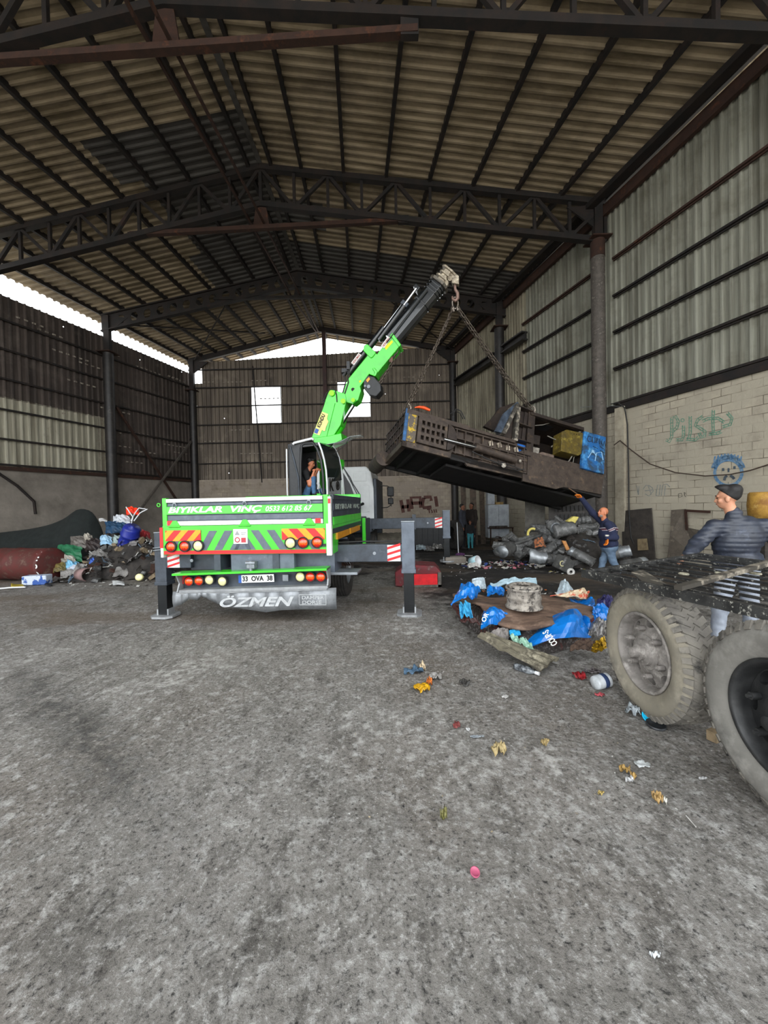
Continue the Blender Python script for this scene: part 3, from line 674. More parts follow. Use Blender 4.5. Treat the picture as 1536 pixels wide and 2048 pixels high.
# bumper assembly (slightly askew: left end lower)
def sl(x): return .035 * (x - .0) / 1.2
bm = MB()
def slab(x0, x1, y0, y1, z0, z1, mi=0, m=None):
    (m or bm).hexa([(x0, y0, z0 + sl(x0)), (x1, y0, z0 + sl(x1)), (x1, y1, z0 + sl(x1)), (x0, y1, z0 + sl(x0)), (x0, y0, z1 + sl(x0)), (x1, y0, z1 + sl(x1)), (x1, y1, z1 + sl(x1)), (x0, y1, z1 + sl(x0))], mi)
bm.v = []; slab(-1.03, 1.22, .06, .1, .52, .76); slab(-1.0, 1.24, -.1, .1, .49, .53, 1); slab(-1.08, 1.24, -.14, .1, .755, .785, 2)
for x in (-1.05, 1.22): bm.prism([V((x, -.12, .78 + sl(x))), V((x, .1, .78 + sl(x))), V((x, .1, .5 + sl(x))), V((x, -.09, .5 + sl(x))), V((x, -.03, .62 + sl(x)))], (.02, 0, 0), 1)
bumper = bm.build('rear_bumper', [M_chas, M_bump, M_green], truck)
for px, py, k in ((377, 1163, 'r'), (397, 1162, 'r'), (418, 1160, 'c'), (444, 1163, 'c'), (600, 1154, 'c'), (620, 1154, 'r'), (641, 1154, 'r')):
    q = tl(px, py, -.03); lamp(q.x, q.z, .068, k, bumper, .0)
for x in (-1.0, 1.17): 
    mb = MB(); slab(x - .05, x + .05, .04, .06, .6, .73, 0, mb); mb.build('reflector', M_red, bumper)
q0, q1 = tl(476, 1165, -.02), tl(549, 1149, -.02); xc, zc = (q0.x + q1.x) / 2, (q0.z + q1.z) / 2
pm = M4.Translation(V((xc, -.02, zc))) @ M4.Rotation(-R(1.6), 4, 'Y')
def platebox(x0, x1, z0, z1, y0, y1, mt, name, par):
    mb = MB(); mb.bx(x0, x1, y0, y1, z0, z1); mb.v = [tuple(pm @ V(p)) for p in mb.v]; return mb.build(name, mt, par)
plate = platebox(-.27, .27, -.057, .057, 0, .008, mat('plate_white', 'eceeec'), 'number_plate', bumper)
t = text_mb('33  OVA  38', bold=.04, ext=.001); xs = [a[0] for a in t.v]; ys = [a[1] for a in t.v]; ox, oy = (min(xs) + max(xs)) / 2, (min(ys) + max(ys)) / 2; s1, s2 = .46 / (max(xs) - min(xs)), .078 / (max(ys) - min(ys))
t.v = [tuple(pm @ V(((a[0] - ox) * s1 + .02, -.002 + a[2] * -1, (a[1] - oy) * s2))) for a in t.v]; t.build('plate_lettering', M_ink, bumper)
mb = MB(); mb.bx(-.27, -.225, -.004, .0, -.057, .057); mb.v = [tuple(pm @ V(p)) for p in mb.v]; mb.build('plate_band', M_blueink, bumper)
q = tl(571, 1156, -.03); mb = MB(); mb.box((q.x, -.02, q.z), (.09, .04, .1)); mb.build('plate_lamp', M_galv, bumper, bevel=.01)
# torn mud flap
x0, x1 = tl(348, 1190, -.05).x, tl(672, 1190, -.05).x
topl = [(x0, .475), (x1, .53)]
low = [tl(px, py, -.05) for px, py in ((348, 1214), (365, 1208), (379, 1197), (396, 1200), (404, 1192), (416, 1197), (436, 1207), (462, 1214), (500, 1219), (533, 1224), (560, 1220), (600, 1218), (674, 1218))]
mb = MB(); n = 12
for a, b in zip(low, low[1:]):
    za, zb_ = (.475 + .055 * (p.x - x0) / (x1 - x0) for p in (a, b)); vs = []
    for i in range(4):
        t = i / 3; bul = -.02 * sin(pi * t)
        vs += [V((a.x, -.06 + bul, za + (a.z - za) * t)), V((b.x, -.06 + bul, zb_ + (b.z - zb_) * t))]
    mb.add(vs, [(0, 1, 3, 2), (2, 3, 5, 4), (4, 5, 7, 6)], 0, True)
flap = mb.build('mud_flap', M_alu, truck, solid=.012)
mb = MB(); slab(-1.06, 1.22, -.08, -.02, .465, .49, 0, mb); mb.build('flap_rail', M_bump, truck)
M_emb = mat('raised_grey_lettering', 'b9bbbc', 'a0a2a3', 20, .5, .3, 0)
lettering('ÖZMEN', ((tl(437, 1205, -.09).x + tl(590, 1205, -.09).x) / 2, -.088, .345), (1, 0, .02), (0, 0, 1), 1.12, .17, M_emb, flap, shear=.3, bold=.03, world=False)
lettering('DAMPER', (tl(626, 1200, -.09).x, -.088, .395), (1, 0, .01), (0, 0, 1), .32, .05, M_emb, flap, bold=.01, world=False)
lettering('DORSE', (tl(624, 1210, -.09).x, -.088, .325), (1, 0, .01), (0, 0, 1), .28, .05, M_emb, flap, bold=.01, world=False)
mb = MB(); c = tl(625, 1205, -.09); 
for z in (.285, .43): mb.bx(c.x - .2, c.x + .2, -.088, -.08, z, z + .008)
for x in (-.2, .192): mb.bx(c.x + x, c.x + x + .008, -.088, -.08, .285, .435)
mb.build('raised_frame', M_emb, flap)
# wheels
def wheel(x, y, r=.5, wd=.28, par=truck, lug=True, sgn=1):
    mb = MB(); h = wd / 2
    prof_ = [(r * .56, -h * .9), (r * .75, -h * 1.02), (r * .93, -h * .95), (r * .985, -h * .75)]
    for g in range(4):
        a = -h * .75 + h * 1.5 * (g + .5) / 4
        prof_ += [(r, a - h * .15), (r, a + h * .12), (r - .015, a + h * .13), (r - .015, a + h * .18)]
    prof_ += [(r, h * .75), (r * .93, h * .95), (r * .75, h * 1.02), (r * .56, h * .9), (r * .54, 0), (r * .56, -h * .9)]
    mb.lathe(prof_, (x, y, r), (1, 0, 0), 40, 0, False); wh = mb.build('wheel', M_tyre, par)
    mb = MB(); mb.lathe([(r * .56, h * .8), (r * .5, h * .6), (r * .45, h * .2), (r * .2, h * .3), (r * .18, h * .7), (.001, h * .7)], (x, y, r), (sgn, 0, 0), 24); mb.build('rim', M_galv, wh)
for x, y, sg in ((1.08, 1.75, 1), (.74, 1.75, 1), (-1.08, 1.75, -1), (-.74, 1.75, -1), (1.08, 6.3, 1), (-1.08, 6.3, -1)): wheel(x, y, sgn=sg)
mb = MB(); mb.cyl((-1, 1.75, .5), (1, 1.75, .5), .09, 14); mb.cyl((-1, 6.3, .5), (1, 6.3, .5), .07, 12); mb.build('axle', M_chas, truck)
for s in (1, -1):
    mb = MB(); mb.tube([(s * .95 , 1.75 + .62 * cos(a), .52 + .6 * sin(a)) for a in [R(20 + 14 * i) for i in range(11)]], .005, 6)
    mb.grid(lambda u, v, s=s: V((s * (.62 + .65 * v), 1.75 + .6 * cos(R(20 + 140 * u)), .55 + .6 * sin(R(20 + 140 * u)))), 14, 1); mb.build('mudguard', M_black, truck, solid=.01)
mb = MB(); mb.cyl((1.0, .9, 1.15), (1.33, 1.0, 1.15), .02, 8); mb.build('stay_rod', M_chas, truck)
# under-bed tray with junk
q = tx(712, 1150, 1.35); mb = MB(); mb.bx(.95, 1.62, .22, .62, .66, .7); mb.build('side_step', M_galv, truck, bevel=.005)
mb = MB()
for i in range(9): a = random.uniform(0, .3); mb.bar((1.3 + .02 * i, .75, .72 + .0 * i), (1.0 + .05 * i, .8 + .1 * (i % 3), .98 - .02 * i), .012, .012)
mb.build('wire_basket', M_rust, truck)
# outriggers
def outrigger(x, y, zt2, zc, zbm, hb, s, foot=.0, xin=1.0, r=.1, block=0):
    mb = MB(); a, b = sorted((xin * s, x)); mb.bx(a, b, y - .09, y + .09, zbm - hb / 2, zbm + hb / 2); bm = mb.build('outrigger_beam', M_chas, truck, bevel=.012)
    mb = MB(); c = x - s * .22; 
    mb.bx(c - .1, c + .1, y - .095, y - .088, zbm - hb / 2 + .01, zbm + hb / 2 - .01, 0)
    for i in range(3):
        z = zbm - hb / 2 + .01 + i * hb / 3; mb.prism([V((c - .1, y - .098, z)), V((c + .1, y - .098, z + .06)), V((c + .1, y - .098, z + .06 + hb / 7)), V((c - .1, y - .098, z + hb / 7))], (0, .004, 0), 1)
    mb.build('hazard_sticker', [M_white, M_red], bm)
    mb = MB(); mb.cyl((c - .3 * s, y - .1, zbm), (c - .3 * s, y - .085, zbm), .025, 14); mb.build('bolt', M_galv, bm)
    mb = MB(); mb.bx(x - r, x + r, y - r, y + r, zc, zt2, 0); mb.bx(x - r * 1.12, x + r * 1.12, y - r * 1.12, y + r * 1.12, zc - .02, zc + .04, 0); mb.bx(x - r * 1.05, x + r * 1.05, y - r * 1.05, y + r * 1.05, zt2, zt2 + .02, 1)
    lg = mb.build('outrigger_leg', [M_grey if s > 0 else M_chas, M_galv], truck, bevel=.008)
    mb = MB(); mb.bx(x - r * .8, x + r * .8, y - r * .8, y + r * .8, foot + .05, zc); mb.build('inner_leg', M_blackp, lg, bevel=.006)
    mb = MB(); k = r * 1.9; c8 = [(-k, -k * .6), (-k * .6, -k), (k * .6, -k), (k, -k * .6), (k, k * .6), (k * .6, k), (-k * .6, k), (-k, k * .6)]
    mb.prism([V((x + a, y + b, foot)) for a, b in c8], (0, 0, .035)); 
    for q in (-1, 1): mb.bx(x + q * r * .9 - .012, x + q * r * .9 + .012, y - r * .8, y + r * .8, foot + .03, foot + .13)
    mb.build('foot_plate', M_bump, lg)
outrigger(2.38, .5, 1.43, .67, .96, .27, 1)
outrigger(-1.5, .3, 1.33, .53, .9, .24, -1, r=.095)
outrigger(3.3, 5.5, 1.5, .75, 1.17, .3, 1, foot=.07, r=.1)
outrigger(-2.2, 5.5, 1.5, .75, 1.17, .3, -1, foot=.0, r=.1)
mb = MB(); mb.bx(2.35, 2.45, 5.35, 5.37, 1.0, 1.42); mb.build('beam_collar', M_chas, truck)
mb = MB(); mb.tube([(1.2, .42, 1.13), (1.7, .42, 1.145), (2.3, .42, 1.14)], .012, 6); mb.build('hose', M_rubber, truck)
mb = MB(); mb.tube([(-1.6, .19, 1.1), (-1.45, .19, 1.115), (-1.3, .22, 1.1)], .01, 6); mb.tube([(-1.6, .19, 1.06), (-1.45, .19, 1.075), (-1.3, .22, 1.08)], .01, 6); mb.build('strap', M_galv, truck)
mb = MB(); mb.bx(-1.2, 1.2, 5.3, 5.7, .95, 1.3); mb.build('front_outrigger_box', M_chas, truck)
# driver's cab
cb = MB(); pr_ = [(-1.22, .95), (-1.24, 2.1), (-1.14, 2.68), (-1.0, 2.86), (1.0, 2.86), (1.14, 2.68), (1.24, 2.1), (1.22, .95)]
cb.prism([V((x, 5.9, z)) for x, z in pr_], (0, 1.95, 0)); cabo = cb.build('driver_cab', M_wpaint, truck, bevel=.05)
mb = MB()
for x0, x1, z0, z1 in ((.15, .5, 2.42, 2.72), (.62, 1.0, 2.42, 2.72), (.1, .5, 1.5, 2.3), (.62, 1.08, 1.5, 2.3)):
    mb.bx(x0, x1, 5.885, 5.9, z0, z1)
mb.build('pressed_panel', M_wpaint, cabo, bevel=.02)
mb = MB(); mb.bx(1.2, 1.26, 6.3, 7.3, 1.7, 2.45); mb.build('side_window', M_black, cabo, bevel=.02)
mb = MB(); mb.bx(-1.25, 1.25, 7.6, 7.95, .6, 1.2); mb.build('front_bumper', M_chas, cabo)
mb = MB(); mb.tube([(1.24, 7.3, 2.35), (1.5, 7.3, 2.33), (1.6, 7.3, 2.28)], .016, 6); mb.tube([(1.24, 7.3, 1.6), (1.5, 7.3, 1.62), (1.62, 7.3, 1.7)], .016, 6); mb.tube([(1.62, 7.3, 1.65), (1.62, 7.3, 2.3)], .016, 6)
mir = mb.build('mirror_arm', M_black, truck); mb = MB(); mb.bx(1.5, 1.72, 7.22, 7.32, 1.98, 2.3); mb.bx(1.52, 1.7, 7.22, 7.32, 1.72, 1.93); mb.build('mirror', M_black, mir, bevel=.03)
mb = MB(); mb.bx(1.2, 1.3, 5.9, 7.8, .95, 2.5); mb.build('cab_side_trim', M_chas, cabo, bevel=.03)
mb = MB(); mb.cyl((.9, 5.7, 1.0), (.9, 5.7, 1.35), .05, 10); mb.build('exhaust_stub', M_green2, truck)
mb = MB(); mb.cyl((.5, 5.9, 1.6), (.95, 5.5, 1.75), .04, 10); mb.box((.6, 5.6, 1.7), (.25, .15, .2)); mb.build('air_intake', M_black, truck)
# ------------------------------------------------------------------ crane on the truck (part meshes in world coordinates, children of the truck)
BA = W(690, 790, 9.95); BT = W(905, 560, 9.3)
bu = (BT - BA).normalized(); bn = bu.cross(V((0, 0, 1))).normalized()
if bn.y > 0: bn = -bn          # towards the camera
bv = bn.cross(bu).normalized()
if bv.z < 0: bv = -bv
def bp(px, py, off=0.0): return PL(px, py, BA + bn * off, bn)
def bpoly(pts, half, mt, name, par=truck, bevel=.012, shift=0):
    mb = MB(); mb.prism([bp(x, y, half + shift) for x, y in pts], bn * (-2 * half)); return mb.build(name, mt, par, world=True, bevel=bevel)
# column and base
mb = MB(); mb.lathe([(.45, 0), (.45, .5), (.32, .55), (.3, 1.35), (.36, 1.4), (.36, 1.6), (.2, 1.62)], (.25, 4.55, 1.3), n=28); mb.build('slewing_column', M_green2, truck)
mb = MB(); mb.bx(-1.1, 1.1, 4.1, 5.1, 1.0, 1.4); mb.build('crane_base', M_chas, truck, bevel=.03)
base = bpoly([(622, 876), (655, 872), (682, 866), (684, 880), (640, 900)], .24, M_green2, 'boom_foot')
# lower boom
lb = bpoly([(621, 880), (647, 813), (651, 799), (657, 783), (663, 778), (668, 780), (690, 787), (693, 800), (690, 812), (681, 850), (662, 880)], .19, M_green2, 'lower_boom')
mb = MB()
for a, b in (((669, 806), (652, 874)),): mb.bar(bp(*a, .2), bp(*b, .2), .03, .03)
mb.build('weld_edge', M_green2, lb, world=True)
mb = MB(); mb.prism([bp(x, y, .2) for x, y in ((627, 866), (644, 823), (656, 828), (654, 838), (657, 843), (649, 861), (644, 860), (639, 871))], bn * -.006); st = mb.build('sticker', mat('yellow_sticker', 'e9dd8a', 'd8ca70', 20, .5, 0, 0), lb, world=True)
d = (bp(647, 830, .205) - bp(634, 862, .205)).normalized(); e = bn.cross(d)
if e.x > 0: e = -e
t = lettering('KONDU', bp(642, 841.5, .206), d, bn.cross(d), .36, .105, M_ink, lb, bold=.04, shear=.1)
mb = MB(); c = bp(633, 862, .206); ee = bn.cross(d); mb.prism([c - d * .06 - ee * .05, c + d * .06 - ee * .05, c + d * .06 + ee * .05, c - d * .06 + ee * .05], bn * -.003); mb.build('sticker_emblem', M_blueink, lb, world=True)
mb = MB(); mb.prism([bp(x, y, .207) for x, y in ((646, 862), (650, 862), (655, 842), (651, 842))], bn * -.003); mb.build('sticker_panel', mat('pale_sticker', 'e8d38e'), lb, world=True)
for x, y, r in ((663, 786, .07), (706, 800, .05), (686, 802, .06)):
    mb = MB(); mb.cyl(bp(x, y, .26), bp(x, y, -.26), r, 18); mb.build('pivot_pin', mat('pin_green', '9be83a'), lb, world=True)
# upper boom
ub = bpoly([(679, 801), (684, 786), (690, 772), (696, 758), (734, 712), (748, 703), (754, 708), (783, 668), (800, 691), (754, 747), (748, 752), (738, 748), (720, 773), (722, 781), (716, 800), (706, 808)], .17, M_green2, 'upper_boom')
for pts, nm in ([(728, 690), (735, 688), (752, 705), (745, 714), (741, 716), (726, 701)], 'cylinder_clamp'), ([(744, 737), (749, 735), (755, 743), (751, 752), (746, 752), (749, 745)], 'boom_lug'), ([(780, 670), (785, 665), (802, 689), (798, 694)], 'boom_collar'):
    bpoly(pts, .2, M_green2, nm, ub)
mb = MB(); mb.cyl(bp(706, 779, .178), bp(706, 779, .15), .045, 16); mb.build('boom_hole', M_ink, ub, world=True)
mb = MB(); mb.prism([bp(x, y, .174) for x, y in ((769, 694), (772, 700), (786, 684), (784, 680))], bn * -.002); mb.build('yellow_sticker', mat('warning_yellow', 'e8d21a'), ub, world=True)
mb = MB(); mb.cyl(bp(720.5, 763, .176), bp(720.5, 763, .15), .03, 12); mb.build('yellow_dot', mat('dot_yellow', 'e0d020'), ub, world=True)
# telescopic sections
def bsec(a0, a1, w0, w1, half, mt, nm, par):   # a: px centre points, w: half width in metres across the boom
    p, q = bp(*a0), bp(*a1); d = (q - p).normalized(); x = bn.cross(d).normalized(); mb = MB()
    vs = []
    for c, w_ in ((p, w0), (q, w1)):
        for sx, sy in ((-1, -.55), (-.6, -1), (.6, -1), (1, -.55), (1, .55), (.6, 1), (-.6, 1), (-1, .55)): vs.append(c + x * (sx * w_) + bn * (sy * half))
    mb.add(vs, [(i, (i + 1) % 8, (i + 1) % 8 + 8, i + 8) for i in range(8)] + [tuple(range(8))[::-1], tuple(range(8, 16))]); return mb.build(nm, mt, par, world=True, bevel=.008)
t1 = bsec((783, 682), (876, 571), .20, .2, .155, M_blackp, 'boom_section', truck)
for k, a in enumerate(((862, 587), (867, 582), (872, 576), (843, 610))):
    dx = 2.2; bsec((a[0], a[1]), (a[0] + dx, a[1] - dx * 1.2), .225, .225, .18, M_blackp, 'boom_ring', t1)
t2 = bsec((876, 571), (880, 566), .25, .25, .21, mat('worn_steel_end', '3d3a35', '7d7466', 20, .5, .4, .1), 'boom_end_plate', truck)
M_head = mat('scraped_boom_head', 'a89c88', '6a6052', 14, .5, .4, .2, c3='d8cdb4', s3=12, lo3=.55, hi3=.7)
t3 = bsec((880, 566), (897, 545), .12, .12, .11, M_head, 'boom_head', truck)
for a, w_ in (((884, 561), .19), ((890, 554), .17), ((897, 545), .2)):
    bsec(a, (a[0] + 2.5, a[1] - 3), w_, w_, .15, M_head, 'head_flange', t3)
mb = MB(); mb.cyl(bp(893, 566, .13), bp(893, 566, -.13), .05, 14); mb.cyl(bp(900, 557, .13), bp(900, 557, -.13), .05, 14); mb.build('head_pin', M_head, t3, world=True)
bpoly([(902, 546), (908, 543), (918, 552), (918, 568), (904, 566), (902, 556)], .07, M_head, 'hook_block', truck)
# side cylinders
co = .07
def bcyl(a, b, r, mt, nm, par, off=co, n=18): mb = MB(); mb.cyl(bp(*a, off), bp(*b, off), r, n); return mb.build(nm, mt, par, world=True)
c1 = bcyl((697, 748), (768, 656), .085, M_blackp, 'boom_cylinder', truck)
bcyl((766, 659), (803, 610), .035, M_chrome, 'cylinder_rod', c1)
bcyl((757, 681), (808, 612), .075, M_blackp, 'cylinder_barrel', c1, .1)
bcyl((806, 613), (832, 577), .035, M_chrome, 'cylinder_rod', c1, .1)
bpoly([(826, 572), (832, 566), (840, 574), (834, 582)], .12, M_blackp, 'rod_bracket', t1)
bpoly([(800, 605), (806, 598), (818, 607), (811, 615)], .13, M_chas, 'rod_bracket', t1)
mb = MB(); pts = [bp(x, y, .2) for x, y in ((773, 686), (800, 650), (830, 611), (855, 580))]; mb.tube(pts, .015, 6); pts = [bp(x, y, .17) for x, y in ((693, 742), (688, 752), (692, 762), (686, 784), (677, 800), (665, 806), (652, 802), (646, 798))]; mb.tube(pts, .018, 7)
pts = [bp(x, y, .17) for x, y in ((700, 735), (695, 752), (697, 765), (690, 786), (680, 804), (668, 810), (652, 807), (645, 802))]; mb.tube(pts, .018, 7); mb.tube([bp(x, y, .2) for x, y in ((647, 800), (652, 788), (660, 779), (670, 779), (673, 790), (674, 804))], .014, 6)
mb.build('hydraulic_hoses', M_rubber, truck, world=True)
mb = MB(); mb.box(bp(692, 742, .1), (.22, .12, .1)); mb.box(bp(697, 733, .1), (.08, .2, .2)); mb.cyl(bp(686, 752, .1), bp(696, 740, .1), .05, 8); mb.build('valve_block', M_black, truck, world=True)
for (a, b) in (((765, 694), (779, 675)), ((705, 728), (720, 708))):
    p, q = bp(*a, .19 if a[0] > 750 else .165), bp(*b, .19 if a[0] > 750 else .165); d = (q - p).normalized(); x = bn.cross(d)
    mb = MB(); mb.prism([p - x * .05, q - x * .05, q + x * .05, p + x * .05], bn * -.006); s = mb.build('cylinder_label', M_white, c1, world=True)
    lettering('HIDROMAX', (p + q) / 2 + bn * .002, d, x, (q - p).length * .9, .06, mat('label_red', '8f2a22'), c1, bold=.02)
# luffing cylinder
c2_ = bcyl((662, 884), (679, 852), .13, M_green2, 'luffing_cylinder', truck, .0)
bcyl((677, 856), (706, 811), .055, M_chrome, 'cylinder_rod', c2_, 0)
# black winch under the boom
wn = bpoly([(733, 750), (748, 753), (761, 768), (762, 782), (752, 793), (738, 790), (728, 778), (726, 762)], .16, M_black, 'winch', truck, .02)
mb = MB(); mb.cyl(bp(737, 773, .2), bp(737, 773, .1), .045, 12); mb.cyl(bp(730, 772, .2), bp(730, 772, .1), .03, 12); mb.build('winch_fitting', M_galv, wn, world=True)
mb = MB(); mb.prism([bp(x, y, .17) for x, y in ((732, 760), (738, 754), (740, 758), (735, 765))], bn * -.004); mb.build('winch_label', M_orange, wn, world=True)

# operator cab ---------------------------------------------------------------
def cq(px, py, y): return tl(px, py, y)
yn, yf = 3.1, 3.95
near = [(637, 885), (643, 900), (648, 918), (652, 940), (654, 965), (655, 1000)]; farc = [(662, 889), (671, 899), (678, 915), (682, 935), (684, 960), (684, 1000)]
N = [cq(x, y, yn) for x, y in near]; Fc = [cq(x, y, yf) for x, y in farc]
xl = cq(577, 950, yn).x; xd = cq(601, 950, yn).x; zt2 = cq(600, 884, yn).z; zb2 = 1.42
mb = MB(); mb.bx(xl, xl + .04, yn, yf, zb2, zt2 - .04); mb.bx(xl, N[-1].x, yn, yf, zb2 - .05, zb2); oc = mb.build('operator_cab', M_chas, truck, bevel=.01)
mb = MB(); mb.prism([V((xl, yn, zt2 - .08)), V((xl + .1, yn, zt2)), V((N[0].x, yn, N[0].z)), V((N[0].x, yn, N[0].z - .06)), V((xl, yn, zt2 - .15))], (0, yf - yn, 0)); mb.build('cab_roof', M_black, oc)
mb = MB(); mb.bx(xl, xd, yn, yn + .03, zb2, zt2 - .05); rp_ = mb.build('rear_side_panel', M_black, oc, bevel=.01)
mb = MB(); mb.tube([(xl + .06, yn - .01, zt2 - .1), (xd - .14, yn - .01, zt2 - .4), (xd - .05, yn - .01, zt2 - .8), (xd - .02, yn - .01, zb2)], .02, 6); mb.build('panel_rib', M_chas, rp_)
for y_ in (yn, yf):
    mb = MB(); mb.tube([(xl - .02, y_, zb2), (xl - .04, y_, 2.1), (xl - .03, y_, zt2 - .15)], .018, 8); mb.build('white_frame_tube', M_wpaint, oc)
mb = MB(); mb.tube([cq(x, y, yn - .04) for x, y in ((586, 889), (588, 886), (624, 877), (627, 880))], .03, 8); mb.build('roof_lamp_bar', M_wpaint, oc)
mb = MB(); mb.tube(N, .022, 8); mb.build('white_frame_tube', M_wpaint, oc)
mb = MB(); mb.tube(Fc, .018, 8); mb.build('white_frame_tube', M_wpaint, oc)
mb = MB(); D = [cq(x, y, yn) for x, y in ((602, 1000), (601, 930), (603, 891), (609, 887), (626, 886), (634, 897), (642, 920), (646, 950), (648, 1000))]; mb.tube(D, .03, 6); mb.build('door_frame', M_black, oc)
mb = MB(); n = len(N)
for i in range(n - 2): mb.add([N[i], N[i + 1], Fc[i + 1], Fc[i]], [(0, 1, 2, 3)])
mb.build('windscreen', M_glassd, oc, solid=.008)
p0, p1 = N[4], Fc[4]; mb = MB(); mb.add([V((N[4].x, N[4].y, N[4].z)), V((N[5].x, N[5].y, N[5].z)), V((Fc[5].x, Fc[5].y, Fc[5].z)), V((Fc[4].x, Fc[4].y, Fc[4].z))], [(0, 1, 2, 3)])
a, b = cq(655, 955, yn), cq(682, 955, yf - .02); c, d_ = cq(655, 1005, yn), cq(682, 1005, yf - .02)
mb = MB(); mb.hexa([c, d_, d_ + V((0, .02, 0)), c + V((0, .02, 0)), V((a.x, a.y, a.z)), V((b.x, b.y, b.z)), V((b.x, b.y + .02, b.z)), V((a.x, a.y + .02, a.z))]); kp = mb.build('lower_panel', M_bump, oc)
nx = (b - a).normalized(); lettering('K', a.lerp(b, .3) + V((0, -.015, -.17)), nx, (0, 0, 1), .26, .3, M_ink, kp, world=False, bold=.03)
mb = MB(); cc = a.lerp(b, .75) + V((0, -.03, -.2)); mb.tube([cc + nx * (.1 * cos(q)) + V((0, 0, .1 * sin(q))) for q in [2 * pi * i / 18 for i in range(18)]], .014, 6, closed=True); mb.prism([cc + V((0, 0, .09)), cc + nx * .07, cc - V((0, 0, .09)), cc - nx * .07], (0, .006, 0)); mb.build('panel_emblem', M_ink, kp)
# far side wall, raised front glass
mb = MB(); mb.bx(xl, xd + .15, yf - .02, yf, zb2, zt2 - .05); mb.bx(xd - .1, N[3].x, yf - .02, yf, zb2, 2.0); mb.build('far_side_panel', M_black, oc)
a = [cq(x, y, 3.3) for x, y in ((652, 889), (678, 884), (700, 873), (722, 870))]; b = [p + V((.0, .55, .05)) for p in a]
mb = MB()
for i in range(3): mb.add([a[i], a[i + 1], b[i + 1], b[i]], [(0, 1, 2, 3)])
mb.build('raised_windscreen', mat('scratched_glass', '9fb0ad', None, rough=.15, trans=.6), oc, solid=.01)
mb = MB(); mb.tube([cq(x, y, 3.2) for x, y in ((668, 908), (690, 890))], .008, 5); mb.tube([cq(x, y, 3.2) for x, y in ((690, 890), (700, 874))], .008, 5); mb.build('wiper', M_black, oc)
# boarding rail and window arms right of the cab
mb = MB(); mb.tube([cq(x, y, 3.9) for x, y in ((685, 933), (700, 955), (706, 968), (720, 990))], .015, 6); mb.tube([cq(x, y, 3.9) for x, y in ((688, 937), (703, 966), (716, 992))], .012, 6); mb.build('guard_rail', M_black, truck)
mb = MB(); mb.prism([cq(x, y, 4.0) for x, y in ((686, 945), (700, 968), (712, 1000), (690, 1000))], (0, .02, 0)); mb.build('guard_panel', M_black, truck)
# seat and controls
sx = cq(608, 970, 3.5).x
mb = MB(); mb.bx(sx - .1, sx + .4, 3.3, 3.75, 1.62, 1.78); mb.bx(sx - .16, sx - .04, 3.3, 3.75, 1.7, 2.45); mb.build('seat', M_black, oc, bevel=.04)
mb = MB(); mb.bx(cq(637, 980, 3.3).x - .04, cq(637, 980, 3.3).x + .06, 3.25, 3.35, 1.42, 2.0); mb.box((cq(641, 968, 3.3).x, 3.3, 1.9), (.1, .1, .12)); mb.build('control_column', M_green2, oc, bevel=.02)
mb = MB()
for k in (0, .06): mb.tube([V((cq(641, 960, 3.3).x + k, 3.28, 1.95)), V((cq(633, 940, 3.3).x + k, 3.28, 2.25))], .009, 5)
mb.build('control_lever', M_galv, oc)

# ------------------------------------------------------------------ baler hanging from the boom
A0 = W(808, 886, 8.6); B0 = W(1203, 988, 10.1); bl = (B0 - A0); LEN = bl.length; U = bl.normalized()
Tt = V((-.477, 1.4, -.33)); Tt = (Tt - U * Tt.dot(U)); WID = 1.5; Tt.normalize(); Hn = U.cross(Tt).normalized()
if Hn.z < 0: Hn = -Hn
BM = M4.Identity(4)
for i in range(3): BM[i][0] = U[i]; BM[i][1] = Tt[i]; BM[i][2] = Hn[i]; BM[i][3] = A0[i]
BI = BM.inverted()
def bq(px, py, t=0.0): return BI @ PL(px, py, A0 + Tt * t, Tt)
def be(px, py, s=0.0): return BI @ PL(px, py, A0 + U * s, U)
baler = empty('scrap_baler', (0, 0, 0), 'long black scrap metal baler hanging tilted from four chains', 'baling press', mat=BM)
M_bal = mat('greasy_black_steel', '2a2320', '3a302a', 4, .55, .3, .3, 14, c3='54422f', s3=5, lo3=.56, hi3=.75)
M_bal2 = mat('greasy_brown_steel', '4a3f37', '342b26', 5, .6, .25, .3, 16, c3='6a5947', s3=6, lo3=.56, hi3=.72)
M_scr = mat('scraped_steel_edge', '4a4640', 'a39a8b', 9, .5, .4, .2, lo=.5, hi=.62)
M_bblue = mat('worn_blue_paint', '2a5f94', '27343f', 6, .5, .1, .1, c3='8aa6bd', s3=9, lo3=.6, hi3=.72)
def side(pts, y0, y1, mt, name, par=baler, bevel=.008):   # polygon on near side given in pixels, extruded from depth y0 to y1
    mb = MB(); mb.prism([V((q.x, y0, q.z)) for q in (bq(x, y, y0) for x, y in pts)], (0, y1 - y0, 0)); return mb.build(name, mt, par, bevel=bevel)
# base frame
base_ = side([(800, 880), (806, 882), (925, 918), (935, 932), (1128, 974), (1203, 989), (1203, 982), (1210, 946), (1205, 940), (1050, 900), (940, 925), (815, 876)], 0, .06, M_bal2, 'side_beam')
mb = MB(); mb.bx(0, LEN, .0, WID, -.03, .03); M_under = mat('near_black_steel', '0f0d0c', '1b1715', 5, .7, .1, .1); mb.build('bottom_plate', M_under, baler)  # bottom plate and underframe get a near-black colour
mb = MB()
for k in range(9): mb.bx(.3 + k * .6, .36 + k * .6, .05, WID - .05, -.1, -.03)
mb.bx(0, LEN, .0, .08, -.1, .03); mb.bx(0, LEN, WID - .08, WID, -.1, .03); mb.bx(1.2, LEN - .4, .3, 1.2, -.16, -.1); mb.build('underframe', M_under, baler)
